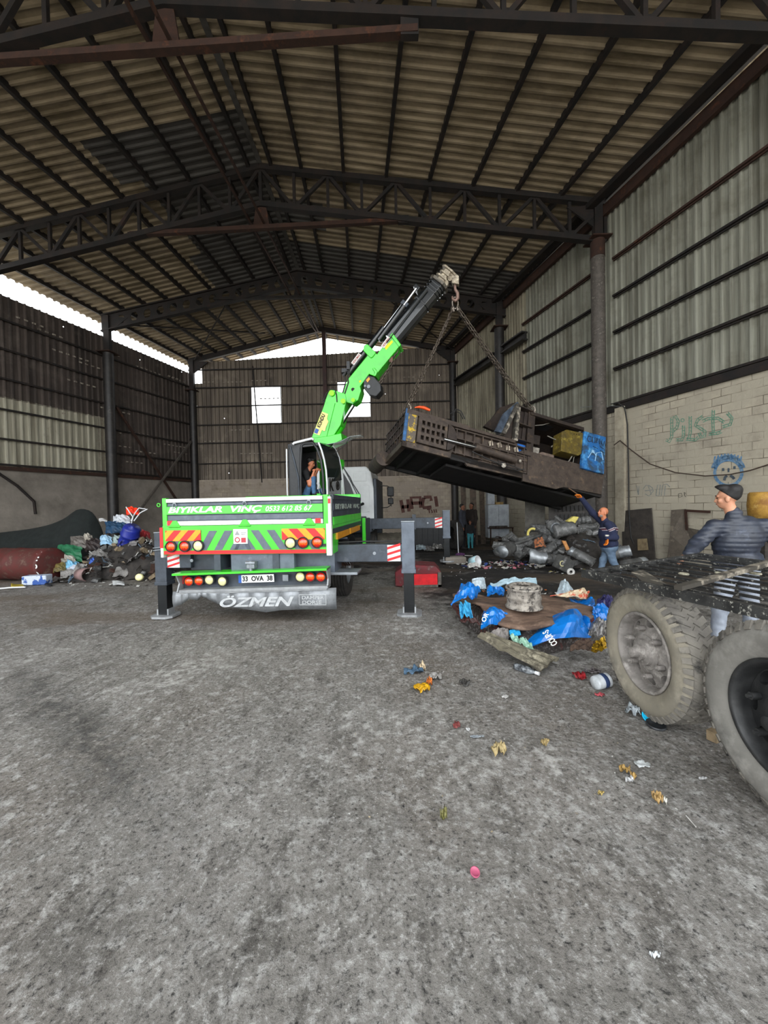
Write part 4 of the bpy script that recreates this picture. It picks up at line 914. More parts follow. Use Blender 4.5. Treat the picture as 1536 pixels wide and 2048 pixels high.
# box body (hopper part, left)
q = bq(812, 816); zT = q.z
xs_ = bq(1040, 870).x
mb = MB(); mb.bx(.02, 3.0, .06, .1, 0, zT - .05); mb.bx(.02, 3.2, WID - .1, WID, 0, zT - .05); mb.build('body_wall', M_bal2, baler, bevel=.01)
mb = MB(); mb.bx(-.02, 1.6, -.02, .14, zT - .12, zT); mb.bx(1.6, 2.9, .0, .14, zT - .1, zT - .02); mb.bx(-.02, 2.9, WID - .12, WID, zT - .1, zT); mb.bx(.0, 1.0, .1, WID - .1, zT - .06, zT - .02); mb.build('top_flange', M_bal2, baler, bevel=.01)
# end grating
mb = MB(); mb.bx(.03, .06, .05, WID - .02, 0, zT - .05)
for k in range(8): y_ = .12 + k * (WID - .2) / 7.5; mb.bx(-.03, .03, y_, y_ + .025, .05, zT - .03)
for z in (.05, .3, .55, zT - .06): mb.bx(-.035, .03, .0, WID, z, z + .03)
mb.build('end_grating', M_bal, baler)
mb = MB(); mb.bx(-.045, .03, -.015, .03, .05, zT); mb.build('corner_edge', M_bblue, baler, bevel=.008)
mb = MB(); mb.bx(.03, .25, -.02, .06, .06, zT - .12); cp = mb.build('corner_panel', mat('yellow_smeared_panel', '5a5147', 'c2a01c', 7, .6, .2, .2, lo=.52, hi=.6), baler, bevel=.005)
mb = MB(); mb.bx(-.06, 1.15, -.05, .06, -.1, .04); mb.bx(-.06, .06, -.05, WID + .03, -.1, .04); mb.build('foot_flange', M_bal2, baler, bevel=.01)
# perforated shoe plate with round end
q0, q1 = bq(824, 838), bq(877, 888); mb = MB(); x0, x1 = .27, 1.0; z0, z1 = .07, zT - .14; nx, nz = 5, 3
hx = [x0 + .06 + (x1 - x0 - .1) * (i + .5) / nx for i in range(nx)]; hz = [z0 + .05 + (z1 - z0 - .1) * (i + .5) / nz for i in range(nz)]
ex = [x0]; 
for h in hx: ex += [h - .038, h + .038]
ex.append(x1); ez = [z0]
for h in hz: ez += [h - .055, h + .055]
ez.append(z1)
for i in range(len(ex) - 1):
    for j in range(len(ez) - 1):
        if i % 2 and j % 2: continue
        mb.bx(ex[i], ex[i + 1], -.07, -.02, ez[j], ez[j + 1])
mb.build('perforated_plate', M_bal2, baler)
mb = MB(); mb.prism([V((x1 + .02 + .26 * cos(R(a)) * .9, -.07, (z0 + z1) / 2 + (z1 - z0) / 2 * sin(R(a)))) for a in range(-90, 91, 15)], (0, .07, 0)); mb.build('round_shoe', M_bal, baler, bevel=.006)
# side ribs
mb = MB(); zr = zT - .16
for k in range(9):
    x = 1.25 + k * .235; mb.bx(x, x + .025, -.03, .07, .05, zr - .0)
for z in (zr - .02, zr - .25, .33, .08): mb.bx(1.2, 3.2, -.035, .07, z - .012, z + .012)
mb.build('side_ribs', M_bal2, baler)
mb = MB(); random.seed(4)
for k in range(4): x = 2.2 + k * .24; mb.box((x, -.0, zr - .14 + .02 * (k % 2)), (.09, .04, .12), M4.Rotation(random.uniform(-.5, .5), 3, 'Y'))
mb.build('paper_scraps', mat('greasy_paper', 'b8ad9b', '5a4a3c', 14, .8), baler)
# ram
za, zb3 = .33, .33; ram = MB(); p, q = bq(887, 879, -.08), bq(950, 895, -.08); q2 = bq(1030, 921, -.08)
ram.cyl(V((p.x, -.1, p.z)), V((q.x, -.1, q.z)), .042, 16); ram.build('ram_rod', M_chrome, baler)
mb = MB(); mb.cyl(V((q.x, -.1, q.z)), V((q2.x, -.1, q2.z)), .09, 18); mb.cyl(V((q.x - .02, -.1, q.z)), V((q.x + .06, -.1, q.z)), .1, 18); mb.build('ram_cylinder', M_bal2, baler)
mb = MB(); pts = [bq(x, y, -.12) for x, y in ((944, 903), (975, 918), (1005, 930), (1035, 941), (1048, 938))]; mb.tube(pts, .015, 6); pts = [bq(x, y, -.12) for x, y in ((995, 922), (1020, 930), (1045, 940))]; mb.tube(pts, .012, 6); mb.build('hydraulic_hose', M_rubber, baler)
mb = MB(); c = bq(1007, 931, -.1); mb.lathe([(.06, 0), (.05, .04), (.001, .045)], c, (0, -1, 0), 16); c = bq(1040, 922, -.08); mb.lathe([(.04, 0), (.03, .03), (.001, .035)], c, (0, -1, 0), 12); mb.build('white_cap', mat('dirty_white', 'b5aea2', '6a6054', 20, .6), baler)
# tower: plates at the feed opening
tw = side([(990, 862), (1008, 826), (1035, 803), (1038, 806), (1006, 866)], .05, .12, mat('scuffed_blue_black', '28303c', '4a5666', 5, .5, .2, .2, c3='8a8f96', s3=8, lo3=.6, hi3=.75), 'slanted_cheek')
side([(968, 852), (990, 862), (1010, 822), (1034, 803), (1000, 815), (985, 835)], WID - .3, WID - .2, M_bal, 'far_cheek')
side([(1005, 866), (1034, 806), (1040, 808), (1012, 868)], -.03, .1, M_scr, 'slanted_edge')
side([(1029, 880), (1036, 812), (1042, 814), (1036, 882)], -.03, .1, M_scr, 'upright_edge')
tf_ = MB()
pa, pb, pc, pd = bq(1040, 812), bq(1066, 824), bq(1062, 912), bq(1031, 908)
def prm(m, pts, y0, y1, mi=0): m.prism([V((q.x, y0, q.z)) for q in pts], (0, y1 - y0, 0), mi)
prm(tf_, [bq(*a) for a in ((1006, 868), (1040, 812), (1066, 824), (1060, 914), (1030, 908), (1031, 880))], .12, .16)
for a, b in (((1037, 812), (1066, 824)), ((1035, 846), (1064, 856)), ((1033, 878), (1061, 886)), ((1031, 905), (1060, 913))):
    pA, pB = bq(*a), bq(*b); tf_.bar(V((pA.x, .06, pA.z)), V((pB.x, .06, pB.z)), .2, .03)
pA, pB = bq(1066, 824), bq(1060, 915); tf_.bar(V((pA.x, .05, pA.z)), V((pB.x, .05, pB.z)), .2, .05, V((0, 1, 0)))
pA, pB = bq(1057, 822), bq(1050, 880); tf_.bar(V((pA.x, .08, pA.z)), V((pB.x, .08, pB.z)), .1, .015, V((0, 1, 0)))
tf_.build('tower_frame', M_bal, baler, bevel=.006)
side([(1033, 886), (1054, 892), (1052, 909), (1031, 905)], .09, .13, mat('bright_blue_patch', '1660b4', '124c90', 5, .5), 'blue_panel')
# engine bay: roof bar, back wall, right cheek, hydraulic gear
mb = MB(); pA, pB = bq(1062, 826), bq(1168, 858)
for y_ in (.04, WID - .1): mb.bar(V((pA.x, y_, pA.z)), V((pB.x, y_, pB.z)), .09, .09)
mb.hexa([V((pA.x, .05, pA.z)), V((pB.x, .05, pB.z)), V((pB.x, WID - .1, pB.z)), V((pA.x, WID - .1, pA.z)), V((pA.x, .05, pA.z + .02)), V((pB.x, .05, pB.z + .02)), V((pB.x, WID - .1, pB.z + .02)), V((pA.x, WID - .1, pA.z + .02))]); mb.build('bay_roof', M_bal, baler)
mb = MB(); prm(mb, [bq(*a) for a in ((1062, 826), (1168, 858), (1166, 960), (1060, 930))], WID - .25, WID - .2); mb.build('bay_back', M_bal, baler)
low_ = side([(1056, 912), (1166, 944), (1208, 952), (1203, 989), (1128, 974), (1100, 966), (1055, 950)], -.04, .05, M_bal2, 'oil_tank')
side([(1046, 947), (1128, 965), (1128, 974), (1112, 978), (1046, 962)], -.05, .0, M_bal2, 'tank_lip')
mb = MB(); pC = bq(1203, 989); mb.bx(3.3, pC.x, .05, WID, .0, .42); mb.build('oil_tank_body', M_bal, baler)
bx_ = side([(1124, 863), (1134, 859), (1167, 866), (1163, 908), (1157, 911), (1122, 902)], -.02, .3, mat('yellow_green_box_paint', '6b5a22', '4c4226', 7, .5, .3, .2, c3='9a8a3e', s3=6, lo3=.55, hi3=.7), 'control_box', bevel=.015)
mb = MB()
for x, y in ((1148, 868), (1153, 869), (1158, 870)): c = bq(x, y, -.03); mb.cyl(c, c + V((0, -.01, 0)), .012, 8)
mb.build('box_knob', M_ink, bx_)
M_cbl = mat('grey_cable', '77736b')
for pts, t_, r in ((((1146, 909), (1138, 922), (1123, 932)), .1, .016), (((1149, 909), (1146, 925), (1140, 933)), .1, .01), (((1095, 872), (1110, 879), (1124, 880)), .2, .016), (((1070, 851), (1085, 850), (1100, 846)), .2, .012)):
    mb = MB(); mb.tube([bq(x, y, t_) for x, y in pts], r, 6); mb.build('cable', M_cbl, baler)
mb = MB(); prm(mb, [bq(*a) for a in ((1080, 905), (1090, 900), (1115, 907), (1113, 925), (1090, 920), (1078, 915))], .1, .4); mt_ = mb.build('motor', mat('pinkish_primer', '76655a', '564941', 6, .6, .1, .2), baler, bevel=.03)
mb = MB(); prm(mb, [bq(*a) for a in ((1067, 885), (1090, 891), (1088, 902), (1080, 899), (1074, 915), (1066, 912))], .2, .26); mb.build('white_bracket', mat('chalky_white', '9a948a', '5f5850', 9, .7), baler)
mb = MB(); prm(mb, [bq(*a) for a in ((1068, 855), (1098, 862), (1096, 882), (1068, 875))], .3, .6); mb.build('pump', M_bal, baler, bevel=.03)
bd = side([(1169, 862), (1212, 874), (1208, 948), (1163, 936)], -.06, .02, mat('scribbled_blue_door', '1c5f9e', '2b4258', 4, .45, .1, .1, c3='4f98cf', s3=6, lo3=.5, hi3=.68, lo=.45, hi=.6), 'blue_door', bevel=.01)
mb = MB()
def strokes(mb, S, pf, r):
    for s in S: mb.tube([pf(x, y) for x, y in s], r, 5)
strokes(mb, [[(1182, 874), (1177, 872), (1174, 878), (1178, 884), (1183, 882)], [(1185, 874), (1185, 885), (1190, 886), (1190, 875)], [(1193, 886), (1193, 876), (1197, 878), (1193, 882)], [(1199, 888), (1199, 877), (1204, 889), (1204, 879)], [(1206, 892), (1208, 882), (1211, 893)], [(1186, 893), (1195, 897)], [(1200, 893), (1209, 899), (1209, 906), (1200, 901)]], lambda x, y: bq(x, y, -.062), .009); mb.build('scribble', M_ink, bd)
mb = MB(); strokes(mb, [[(1176, 916), (1186, 900), (1192, 912)], [(1190, 922), (1193, 906), (1203, 904), (1206, 920)]], lambda x, y: bq(x, y, -.062), .012); c = bq(1186, 903, -.062); mb.lathe([(.05, 0), (.05, .004), (.001, .005)], c, (0, -1, 0), 8); mb.build('paint_marks', mat('pale_blue_marks', '8fb8d6'), bd)
mb = MB(); pA = bq(1166, 862); pB = bq(1164, 940); mb.hexa([V((pB.x, -.02, pB.z)), V((pB.x + .02, -.02, pB.z)), V((pB.x + .02, WID - .1, pB.z)), V((pB.x, WID - .1, pB.z)), V((pA.x, -.02, pA.z)), V((pA.x + .02, -.02, pA.z)), V((pA.x + .02, WID - .1, pA.z)), V((pA.x, WID - .1, pA.z))]); mb.build('bay_partition', M_bal, baler)
# odds on top
mb = MB(); prm(mb, [bq(*a) for a in ((1102, 838), (1112, 832), (1124, 836), (1126, 845), (1110, 842))], .3, .6); mb.build('top_lump', M_black, baler)
mb = MB(); mb.tube([bq(x, y, .6) for x, y in ((905, 830), (912, 818), (922, 822), (930, 838))], .015, 6); mb.tube([bq(x, y, .7) for x, y in ((900, 828), (910, 822), (920, 826), (926, 838))], .013, 6); mb.build('hose_loop', M_rubber, baler)
mb = MB(); prm(mb, [bq(*a) for a in ((978, 848), (991, 836), (998, 838), (1000, 852))], .8, 1.0); mb.build('top_bracket', M_bal, baler)
# big roller at far left end
ca, cb_ = W(757, 930, 10.0), W(772, 938, 9.0)
mb = MB(); a = V((-.12, WID - .35, .02)); b = V((-.12, WID + .35, .02)); mb.cyl(a, b, .19, 22); mb.build('pipe_end', M_bal2, baler)
mb = MB(); c = bq(845, 815, .1); mb.box(c, (.02, .02, .02)); mb.build('lug', M_bal, baler)
# chains --------------------------------------------------------------------
HK = bp(910, 570) ; RG = HK + V((0, 0, -.42))
def link_mesh(mb, c, d, side_, L=.11, wd=.035, r=.012):
    x = d * (L / 2 - wd); s = side_ * wd; pts = []
    for k in range(5): a = -pi / 2 + pi * k / 4; pts.append(c + x + d * (wd * cos(a)) + side_ * (wd * sin(a)))
    for k in range(5): a = pi / 2 + pi * k / 4; pts.append(c - x + d * (wd * cos(a)) + side_ * (wd * sin(a)))
    mb.tube(pts, r, 5, closed=True)
M_chain = mat('rusty_chain', '6e645a', '44382f', 20, .5, .6, .1)
M_hook = mat('worn_hook_steel', '9a9085', '5e5348', 12, .45, .6, .1)
def chain(a, b, sag, label, L=.13):
    root = empty('lifting_chain', a, label, 'chain'); a = V(a); b = V(b); n = int((b - a).length / (L * .72)); mb = MB(); x, u = frame(b - a)
    for i in range(n):
        t = (i + .5) / n; c = a.lerp(b, t) + V((0, 0, -sag * 4 * t * (1 - t))); d = (b - a).normalized(); link_mesh(mb, c, d, x if i % 2 else u, L, .032, .011)
    mb.build('chain_links', M_chain, root, world=True)
    mb = MB(); mb.tube([b + V((0, 0, .1)), b + V((.05, 0, .05)), b + V((.06, 0, -.02)), b + V((0, 0, -.06)), b + V((-.05, 0, -.02))], [.014, .02, .022, .018, .012], 8); mb.build('hook', M_hook, root, world=True)
    return root
def bw(s, t, h): return BM @ V((s, t, h))
EP = [bw(.02, .05, zT + .05), bw(.12, WID - .2, zT + .05), BM @ bq(1066, 820, .1), BM @ (bq(1066, 826, WID - .2))]
chain(RG + V((-.05, 0, -.1)), EP[0], .03, 'hoist chain to the near left corner of the hanging baler')
chain(RG + V((-.03, .05, -.1)), EP[1] + V((0, 0, .03)), .03, 'hoist chain to the far left corner of the hanging baler')
chain(RG + V((.05, 0, -.1)), EP[2], .04, 'hoist chain to the near tower of the hanging baler')
chain(RG + V((.03, .05, -.1)), EP[3], .1, 'slacker hoist chain to the far right side of the hanging baler')
hk = empty('crane_hook', HK, 'worn steel swivel hook and ring hanging from the boom head', 'hook')
mb = MB(); mb.tube([HK + V((0, 0, .05)), HK + V((.0, 0, -.1)), HK + V((.06, 0, -.2)), HK + V((.06, 0, -.32)), HK + V((0, 0, -.38)), HK + V((-.06, 0, -.34)), HK + V((-.07, 0, -.27))], [.035, .035, .04, .045, .045, .035, .02], 10); mb.build('hook', mat('pinkish_hook', '8a6f64', '5f4a42', 9, .5, .4, .1), hk, world=True)
mb = MB(); mb.tube([RG + V((.07 * cos(a), .02, .0 + .14 * sin(a))) for a in [2 * pi * i / 18 for i in range(18)]], .016, 8, closed=True); mb.build('master_ring', M_hook, hk, world=True)
for dx, dy in ((-.06, 0), (-.03, .05), (.05, 0), (.09, .04)):
    mb = MB(); mb.box(RG + V((dx, dy, -.16)), (.035, .035, .07)); mb.build('coupling', M_hook, hk, world=True, bevel=.01)
# loose chain under the upper boom
a, b = bp(794, 700, .1), bp(738, 796, .1)
ch = empty('loose_chain', a, 'short loose chain dangling beneath the green upper boom', 'chain'); mb = MB(); n = 14
for i in range(n):
    t = (i + .5) / n; c = a.lerp(b, t * .75) + V((0, 0, -.25 * t * (1 - t) * 2)); x, u = frame(b - a); link_mesh(mb, c, (b - a).normalized(), x if i % 2 else u, .13, .03, .011)
mb.build('chain_links', M_chain, ch, world=True)
mb = MB(); c = bp(782, 719, .1); mb.box(c, (.1, .06, .16)); mb.build('chain_hook', mat('brown_hook', '6b4a3c', '3a2b24', 10, .6, .3), ch, world=True, bevel=.02)
a = EP[0] + V((.25, .02, .0)); mb = MB(); mb.tube([a + V((-.1, 0, .01)), a + V((.0, 0, .02)), a + V((.12, 0, -.0)), a + V((.25, .0, -.06))], [.012, .03, .04, .03], 8); o = mb.build('ratchet_handle', mat('orange_plastic', 'e8500f', 'd0440a', 9, .4), loc=a); tag(o, 'bright orange handle lying on the top left corner of the baler', 'handle')
# ------------------------------------------------------------------ smooth solid surfaces (bodies, clothes, crumpled things): distance field -> surface nets
import numpy as np
def sdf_surface(prims, h, k=.03, cut=None, wob=None):
    """prims: ('c',a,b,ra,rb) tapered capsule | ('e',centre,radii,rot3x3 or None) ellipsoid. returns verts, quads"""
    lo = np.full(3, 1e9); hi = -lo
    for p in prims:
        if p[0] == 'c': a, b, r = np.array(p[1]), np.array(p[2]), max(p[3], p[4]); lo = np.minimum(lo, np.minimum(a, b) - r); hi = np.maximum(hi, np.maximum(a, b) + r)
        else: c = np.array(p[1]); r = max(p[2]); lo = np.minimum(lo, c - r); hi = np.maximum(hi, c + r)
    lo -= 3 * h; hi += 3 * h; n = np.ceil((hi - lo) / h).astype(int) + 1
    X, Y, Z = np.meshgrid(*[lo[i] + h * np.arange(n[i]) for i in range(3)], indexing='ij'); P = np.stack([X, Y, Z], -1); D = np.full(X.shape, 9.0)
    for p in prims:
        if p[0] == 'c':
            a, b = np.array(p[1], float), np.array(p[2], float); ab = b - a; t = np.clip(((P - a) @ ab) / max(ab @ ab, 1e-9), 0, 1)
            d = np.linalg.norm(P - a - t[..., None] * ab, axis=-1) - (p[3] + (p[4] - p[3]) * t)
        else:
            q = P - np.array(p[1], float)
            if len(p) > 3 and p[3] is not None: q = q @ np.array(p[3])
            r = np.array(p[2], float); k0 = np.linalg.norm(q / r, axis=-1); k1 = np.linalg.norm(q / (r * r), axis=-1); d = k0 * (k0 - 1) / np.maximum(k1, 1e-6)
        hh = np.maximum(k - np.abs(D - d), 0) / k; D = np.minimum(D, d) - hh * hh * k / 4
    if wob is not None: D = D + wob(X, Y, Z)
    if cut is not None: D = np.maximum(D, cut(X, Y, Z))
    S = D < 0; c = (slice(None, -1), slice(1, None)); acc = np.zeros(tuple(np.array(S.shape) - 1) + (3,)); cnt = np.zeros(tuple(np.array(S.shape) - 1))
    offs = [(i, j, l) for i in (0, 1) for j in (0, 1) for l in (0, 1)]
    def sub(A, o): return A[tuple(c[q] for q in o)]
    for o in offs:
        for ax in range(3):
            if o[ax] == 0:
                o2 = list(o); o2[ax] = 1; d1, d2 = sub(D, o), sub(D, o2); m = (d1 < 0) != (d2 < 0); t = np.where(m, d1 / np.where(m, d1 - d2, 1), 0)
                v = [np.full(d1.shape, float(o[q])) for q in range(3)]; v[ax] = t
                for q in range(3): acc[..., q] += np.where(m, v[q], 0)
                cnt += m
    act = cnt > 0; idx = np.full(act.shape, -1); idx[act] = np.arange(act.sum()); ii = np.argwhere(act); vs = lo + h * (ii + acc[act] / cnt[act][:, None]); fs = []
    for ax in range(3):
        a1, a2 = (ax + 1) % 3, (ax + 2) % 3
        sl1 = [slice(None)] * 3; sl2 = [slice(None)] * 3; sl1[ax] = slice(None, -1); sl2[ax] = slice(1, None)
        m = S[tuple(sl1)] != S[tuple(sl2)]; pts = np.argwhere(m)
        for p in pts:
            if p[a1] == 0 or p[a2] == 0: continue
            q = []
            for d1, d2 in ((-1, -1), (0, -1), (0, 0), (-1, 0)):
                r = p.copy(); r[a1] += d1; r[a2] += d2
                if (r >= act.shape).any(): q = None; break
                q.append(int(idx[tuple(r)]))
            if not q or min(q) < 0: continue
            if not S[tuple(p)]: q = q[::-1]
            fs.append(tuple(q))
    return vs.tolist(), fs
def solid(name, prims, h, mt, parent=None, k=.03, cut=None, wob=None, smooth=True, loc=None, world=False, sub=0, mb=None):
    vs, fs = sdf_surface(prims, h, k, cut, wob); mb = mb or MB(); mb.add(vs, fs, 0, smooth)
    return mb.build(name, mt, parent, loc=loc, world=world, subsurf=sub)

M_skin = mat('skin', 'c08a6c', 'b07a5e', 9, .55, 0, .02)
M_skin2 = mat('flushed_skin', 'c27a56', 'b36a48', 9, .5, 0, .02)
M_skind = mat('dusky_skin', '8a5a42', '7a4c38', 9, .6, 0, .02)
M_hair = mat('black_hair', '100e0e', '1d1a19', 60, .6, 0, .3, stretch=(1, 1, 3))
M_beard = mat('grey_stubble', '8d8078', '6d625b', 60, .8, 0, .1)
M_jean = mat('blue_jeans', '5f7388', '4a5c72', 7, .85, 0, .1, c3='8797a6', s3=4, lo3=.52, hi3=.7)
M_jean2 = mat('pale_grey_jeans', '9aa0ab', '828894', 7, .85, 0, .1)
M_navy = mat('navy_knit', '181e38', '1e2542', 40, .9, 0, .05)
M_tshirt = mat('black_cotton', '101012', '1b1a1c', 12, .9, 0, .05)
M_puff = mat('slate_puffer_nylon', '2c313d', '232731', 12, .5, 0, .08, c3='454b5a', s3=7, lo3=.55, hi3=.7)
M_glove = mat('orange_work_glove', 'e07a12', 'c9660c', 18, .7, 0, .1)
M_gwhite = mat('white_glove_cuff', 'cfc8bc', 'b0a99d', 18, .9, 0, .1)
M_teal = mat('teal_trousers', '3d8890', '2f737b', 9, .9)
M_shoe = mat('dark_shoe', '1d1a18', '2a2624', 9, .8)

def head_prims(c, f, up, s=1.0):
    """head centre c, facing f, up vector; about .23 m tall"""
    c = V(c); f = V(f).normalized(); up = V(up).normalized(); r = f.cross(up).normalized(); up = r.cross(f).normalized()
    Rm = [[r[i], f[i], up[i]] for i in range(3)]
    L = lambda x, y, z: c + r * (x * s) + f * (y * s) + up * (z * s)
    E = lambda x, y, z, a, b, d: ('e', L(x, y, z), (a * s, b * s, d * s), Rm)
    return [E(0, -.012, .03, .073, .093, .085), E(0, .02, -.045, .058, .066, .068), E(0, .05, -.085, .033, .032, .026), E(0, .098, -.03, .014, .018, .016), E(0, .088, -.005, .011, .014, .03),
            E(-.076, -.005, -.02, .011, .02, .032), E(.076, -.005, -.02, .011, .02, .032), E(0, .078, .022, .05, .016, .012), E(0, .076, -.064, .027, .016, .009), E(-.04, .06, -.03, .022, .02, .022), E(.04, .06, -.03, .022, .02, .022)], L, Rm
def face_bits(L, Rm, s, par, brow=M_hair, lip=None):
    mb = MB()
    for x in (-.031, .031):
        vs, fs = sdf_surface([('e', L(x, .083, -.001), (.012 * s, .007 * s, .006 * s), Rm)], .004 * s, .005); mb.add(vs, fs, 0, True)
    mb.build('eyes', M_ink, par, world=True)
    mb = MB()
    for x in (-.032, .032): mb.tube([L(x - .02, .088, .022), L(x, .096, .03), L(x + .02, .088, .024)], .0045 * s, 5)
    mb.build('eyebrows', brow, par, world=True)
    mb = MB(); mb.tube([L(-.024, .086, -.066), L(0, .096, -.063), L(.024, .086, -.066)], .005 * s, 6); mb.build('lips', lip or mat('lips', '96584a', None), par, world=True)
def hair_cap(L, Rm, s, par, mt=M_hair, style='short', h=.008):
    pr_ = [('e', L(0, -.02, .04), (.08 * s, .1 * s, .088 * s), Rm)]
    if style == 'quiff': pr_ += [('e', L(0, .035, .105), (.08 * s, .08 * s, .045 * s), Rm), ('e', L(0, -.06, .08), (.082 * s, .07 * s, .065 * s), Rm)]
    o = L(0, 0, 0); R_ = np.array(Rm)
    def cut(X, Y, Z):
        q = (np.stack([X - o[0], Y - o[1], Z - o[2]], -1) @ R_) / s; x, y, z = q[..., 0], q[..., 1], q[..., 2]
        return np.maximum((.035 + np.where(y < 0, y * 1.0, y * .9) - z) * .7, -1) if style != 'fade' else (.06 + y * .5 - z) * .8
    return solid('hair', pr_, h * s, mt, par, .02, cut, world=True)
def hand_prims(w, d, palm, s=1.0, curl=.5, side_=1):
    """wrist w, pointing direction d, palm normal; five fingers"""
    w = V(w); d = V(d).normalized(); palm = V(palm); palm = (palm - d * palm.dot(d)).normalized(); x = d.cross(palm) * side_
    pr_ = [('c', w - d * .03 * s, w + d * .02 * s, .026 * s, .027 * s)]
    for i, (ox, ln) in enumerate(((-.03, .07), (-.01, .08), (.01, .076), (.03, .06))):
        b = w + d * (.085 * s) + x * (ox * s); pr_.append(('c', w + d * (.02 * s) + x * (ox * .6 * s), b, .014 * s, .012 * s))
        p = b; dd = d
        for j, fr in enumerate((.45, .32, .23)):
            a = curl * (.7 + .25 * j); dd = (dd * cos(a) + palm * sin(a)).normalized(); q = p + dd * (ln * fr * s); pr_.append(('c', p, q, (.0105 - .001 * j) * s, (.0095 - .001 * j) * s)); p = q
    b = w + d * (.02 * s) - x * (.02 * s); q = b + (d * .6 - x * .7 + palm * .3).normalized() * (.04 * s); pr_.append(('c', b, q, .014 * s, .011 * s)); pr_.append(('c', q, q + (d * .9 + palm * (.5 * curl) - x * .1).normalized() * (.035 * s), .011 * s, .009 * s))
    return pr_
def person(name_loc, label, J, mats, s=1.0, h=.016, face=True, style='short', f=(0, -1, 0), up=(0, 0, 1), hands=(), wobble=None, hoodless=True, stout=1.0, shirt_sleeve='long', arm=1.0):
    """J: joints: pelvis, chest, neck, head, lsh,lel,lwr, rsh,rel,rwr, lhip,lkn,lan,ltoe, rhip...  mats: skin, top, trousers, hair"""
    root = empty('person', name_loc, label, 'person'); sk, top, leg, hair = mats; J = {a: V(b) for a, b in J.items()}
    hp, L, Rm = head_prims(J['head'], f, up, s)
    ax = (J['lsh'] - J['rsh']).normalized(); upb = (J['neck'] - J['pelvis']).normalized(); fw = ax.cross(upb).normalized(); RT = [[ax[i], fw[i], upb[i]] for i in range(3)]
    mid = J['pelvis'].lerp(J['neck'], .45)
    torso = [('e', J['chest'], (.165 * s * stout, .115 * s * stout, .2 * s), RT), ('e', mid, (.152 * s * stout, .115 * s * stout, .19 * s), RT), ('e', J['pelvis'], (.165 * s * stout, .12 * s * stout, .13 * s), RT)]
    body = [('c', J['neck'] - upb * .06 * s, J['head'] - V(up) * .05 * s, .06 * s, .052 * s)]
    arms = []; legs = []
    for a in 'lr': arms += [('c', J[a + 'sh'], J[a + 'el'], .052 * s * arm, .042 * s * arm), ('c', J[a + 'el'], J[a + 'wr'], .042 * s * arm, .029 * s * arm), ('c', J['chest'] + upb * .08 * s, J[a + 'sh'], .07 * s, .056 * s)]
    for a in 'lr': legs += [('c', J[a + 'hip'], J[a + 'kn'], .082 * s, .056 * s), ('c', J[a + 'kn'], J[a + 'an'], .056 * s, .038 * s)]
    vs, fs = sdf_surface(body + torso + arms + legs, h * 1.3, .04 * s); mb = MB(); mb.add(vs, fs, 0, True)
    vs, fs = sdf_surface(hp + body, h * .6, .018 * s); mb.add(vs, fs, 0, True)
    for hh in hands:
        if hh.get('glove'): continue
        vs, fs = sdf_surface(hand_prims(hh['w'], hh['d'], hh['p'], s, hh.get('c', .5), hh.get('s', 1)), .006 * s, .008 * s); mb.add(vs, fs, 0, True)
    mb.build('body', sk, root, world=True)
    for hh in hands:
        if hh.get('glove'):
            vs, fs = sdf_surface(hand_prims(hh['w'], hh['d'], hh['p'], s * 1.12, hh.get('c', .5), hh.get('s', 1)), .007 * s, .01 * s); mb = MB(); mb.add(vs, fs, 0, True)
            mb.cyl(V(hh['w']) - V(hh['d']).normalized() * .07, V(hh['w']), .036 * s, 12, 1); mb.build('glove', [M_glove, M_gwhite], root, world=True)
    # clothes
    g = .018 * s
    def gr(p, e): return ('c', p[1], p[2], p[3] + e, p[4] + e) if p[0] == 'c' else ('e', p[1], tuple(r + e for r in p[2])) + tuple(p[3:])
    tp = [gr(p, g) for p in torso[:2]] + [('e', J['pelvis'] + upb * .06 * s, (.18 * s * stout, .14 * s * stout, .14 * s), RT)]
    ap = []
    for i, p in enumerate(arms):
        if shirt_sleeve == 'short' and i % 3 == 1: continue
        if shirt_sleeve == 'short' and i % 3 == 0: p = ('c', p[1], V(p[1]).lerp(V(p[2]), .45), p[3], p[3])
        ap.append(gr(p, g))
    ap.append(('c', J['neck'] - upb * .08 * s, J['neck'] - upb * .0 * s, .075 * s, .066 * s))
    solid('top', tp + ap, h, top, root, .035 * s, wob=wobble, world=True)
    solid('trousers', [gr(p, g * .9) for p in legs] + [('e', J['pelvis'] - upb * .02 * s, (.17 * s * stout, .128 * s * stout, .13 * s), RT)], h, leg, root, .03 * s, world=True, wob=lambda X, Y, Z: .004 * np.sin(X * 40 + Z * 55) * np.sin(Z * 31 + Y * 35))
    for a in 'lr':
        if a + 'toe' in J: vs, fs = sdf_surface([('c', J[a + 'an'] - V((0, 0, .03 * s)), J[a + 'toe'], .045 * s, .035 * s)], .012, .02); mb = MB(); mb.add(vs, fs, 0, True); mb.build('shoe', M_shoe, root, world=True)
    if hair: hair_cap(L, Rm, s, root, hair, style)
    if face: face_bits(L, Rm, s, root)
    return root, L, Rm

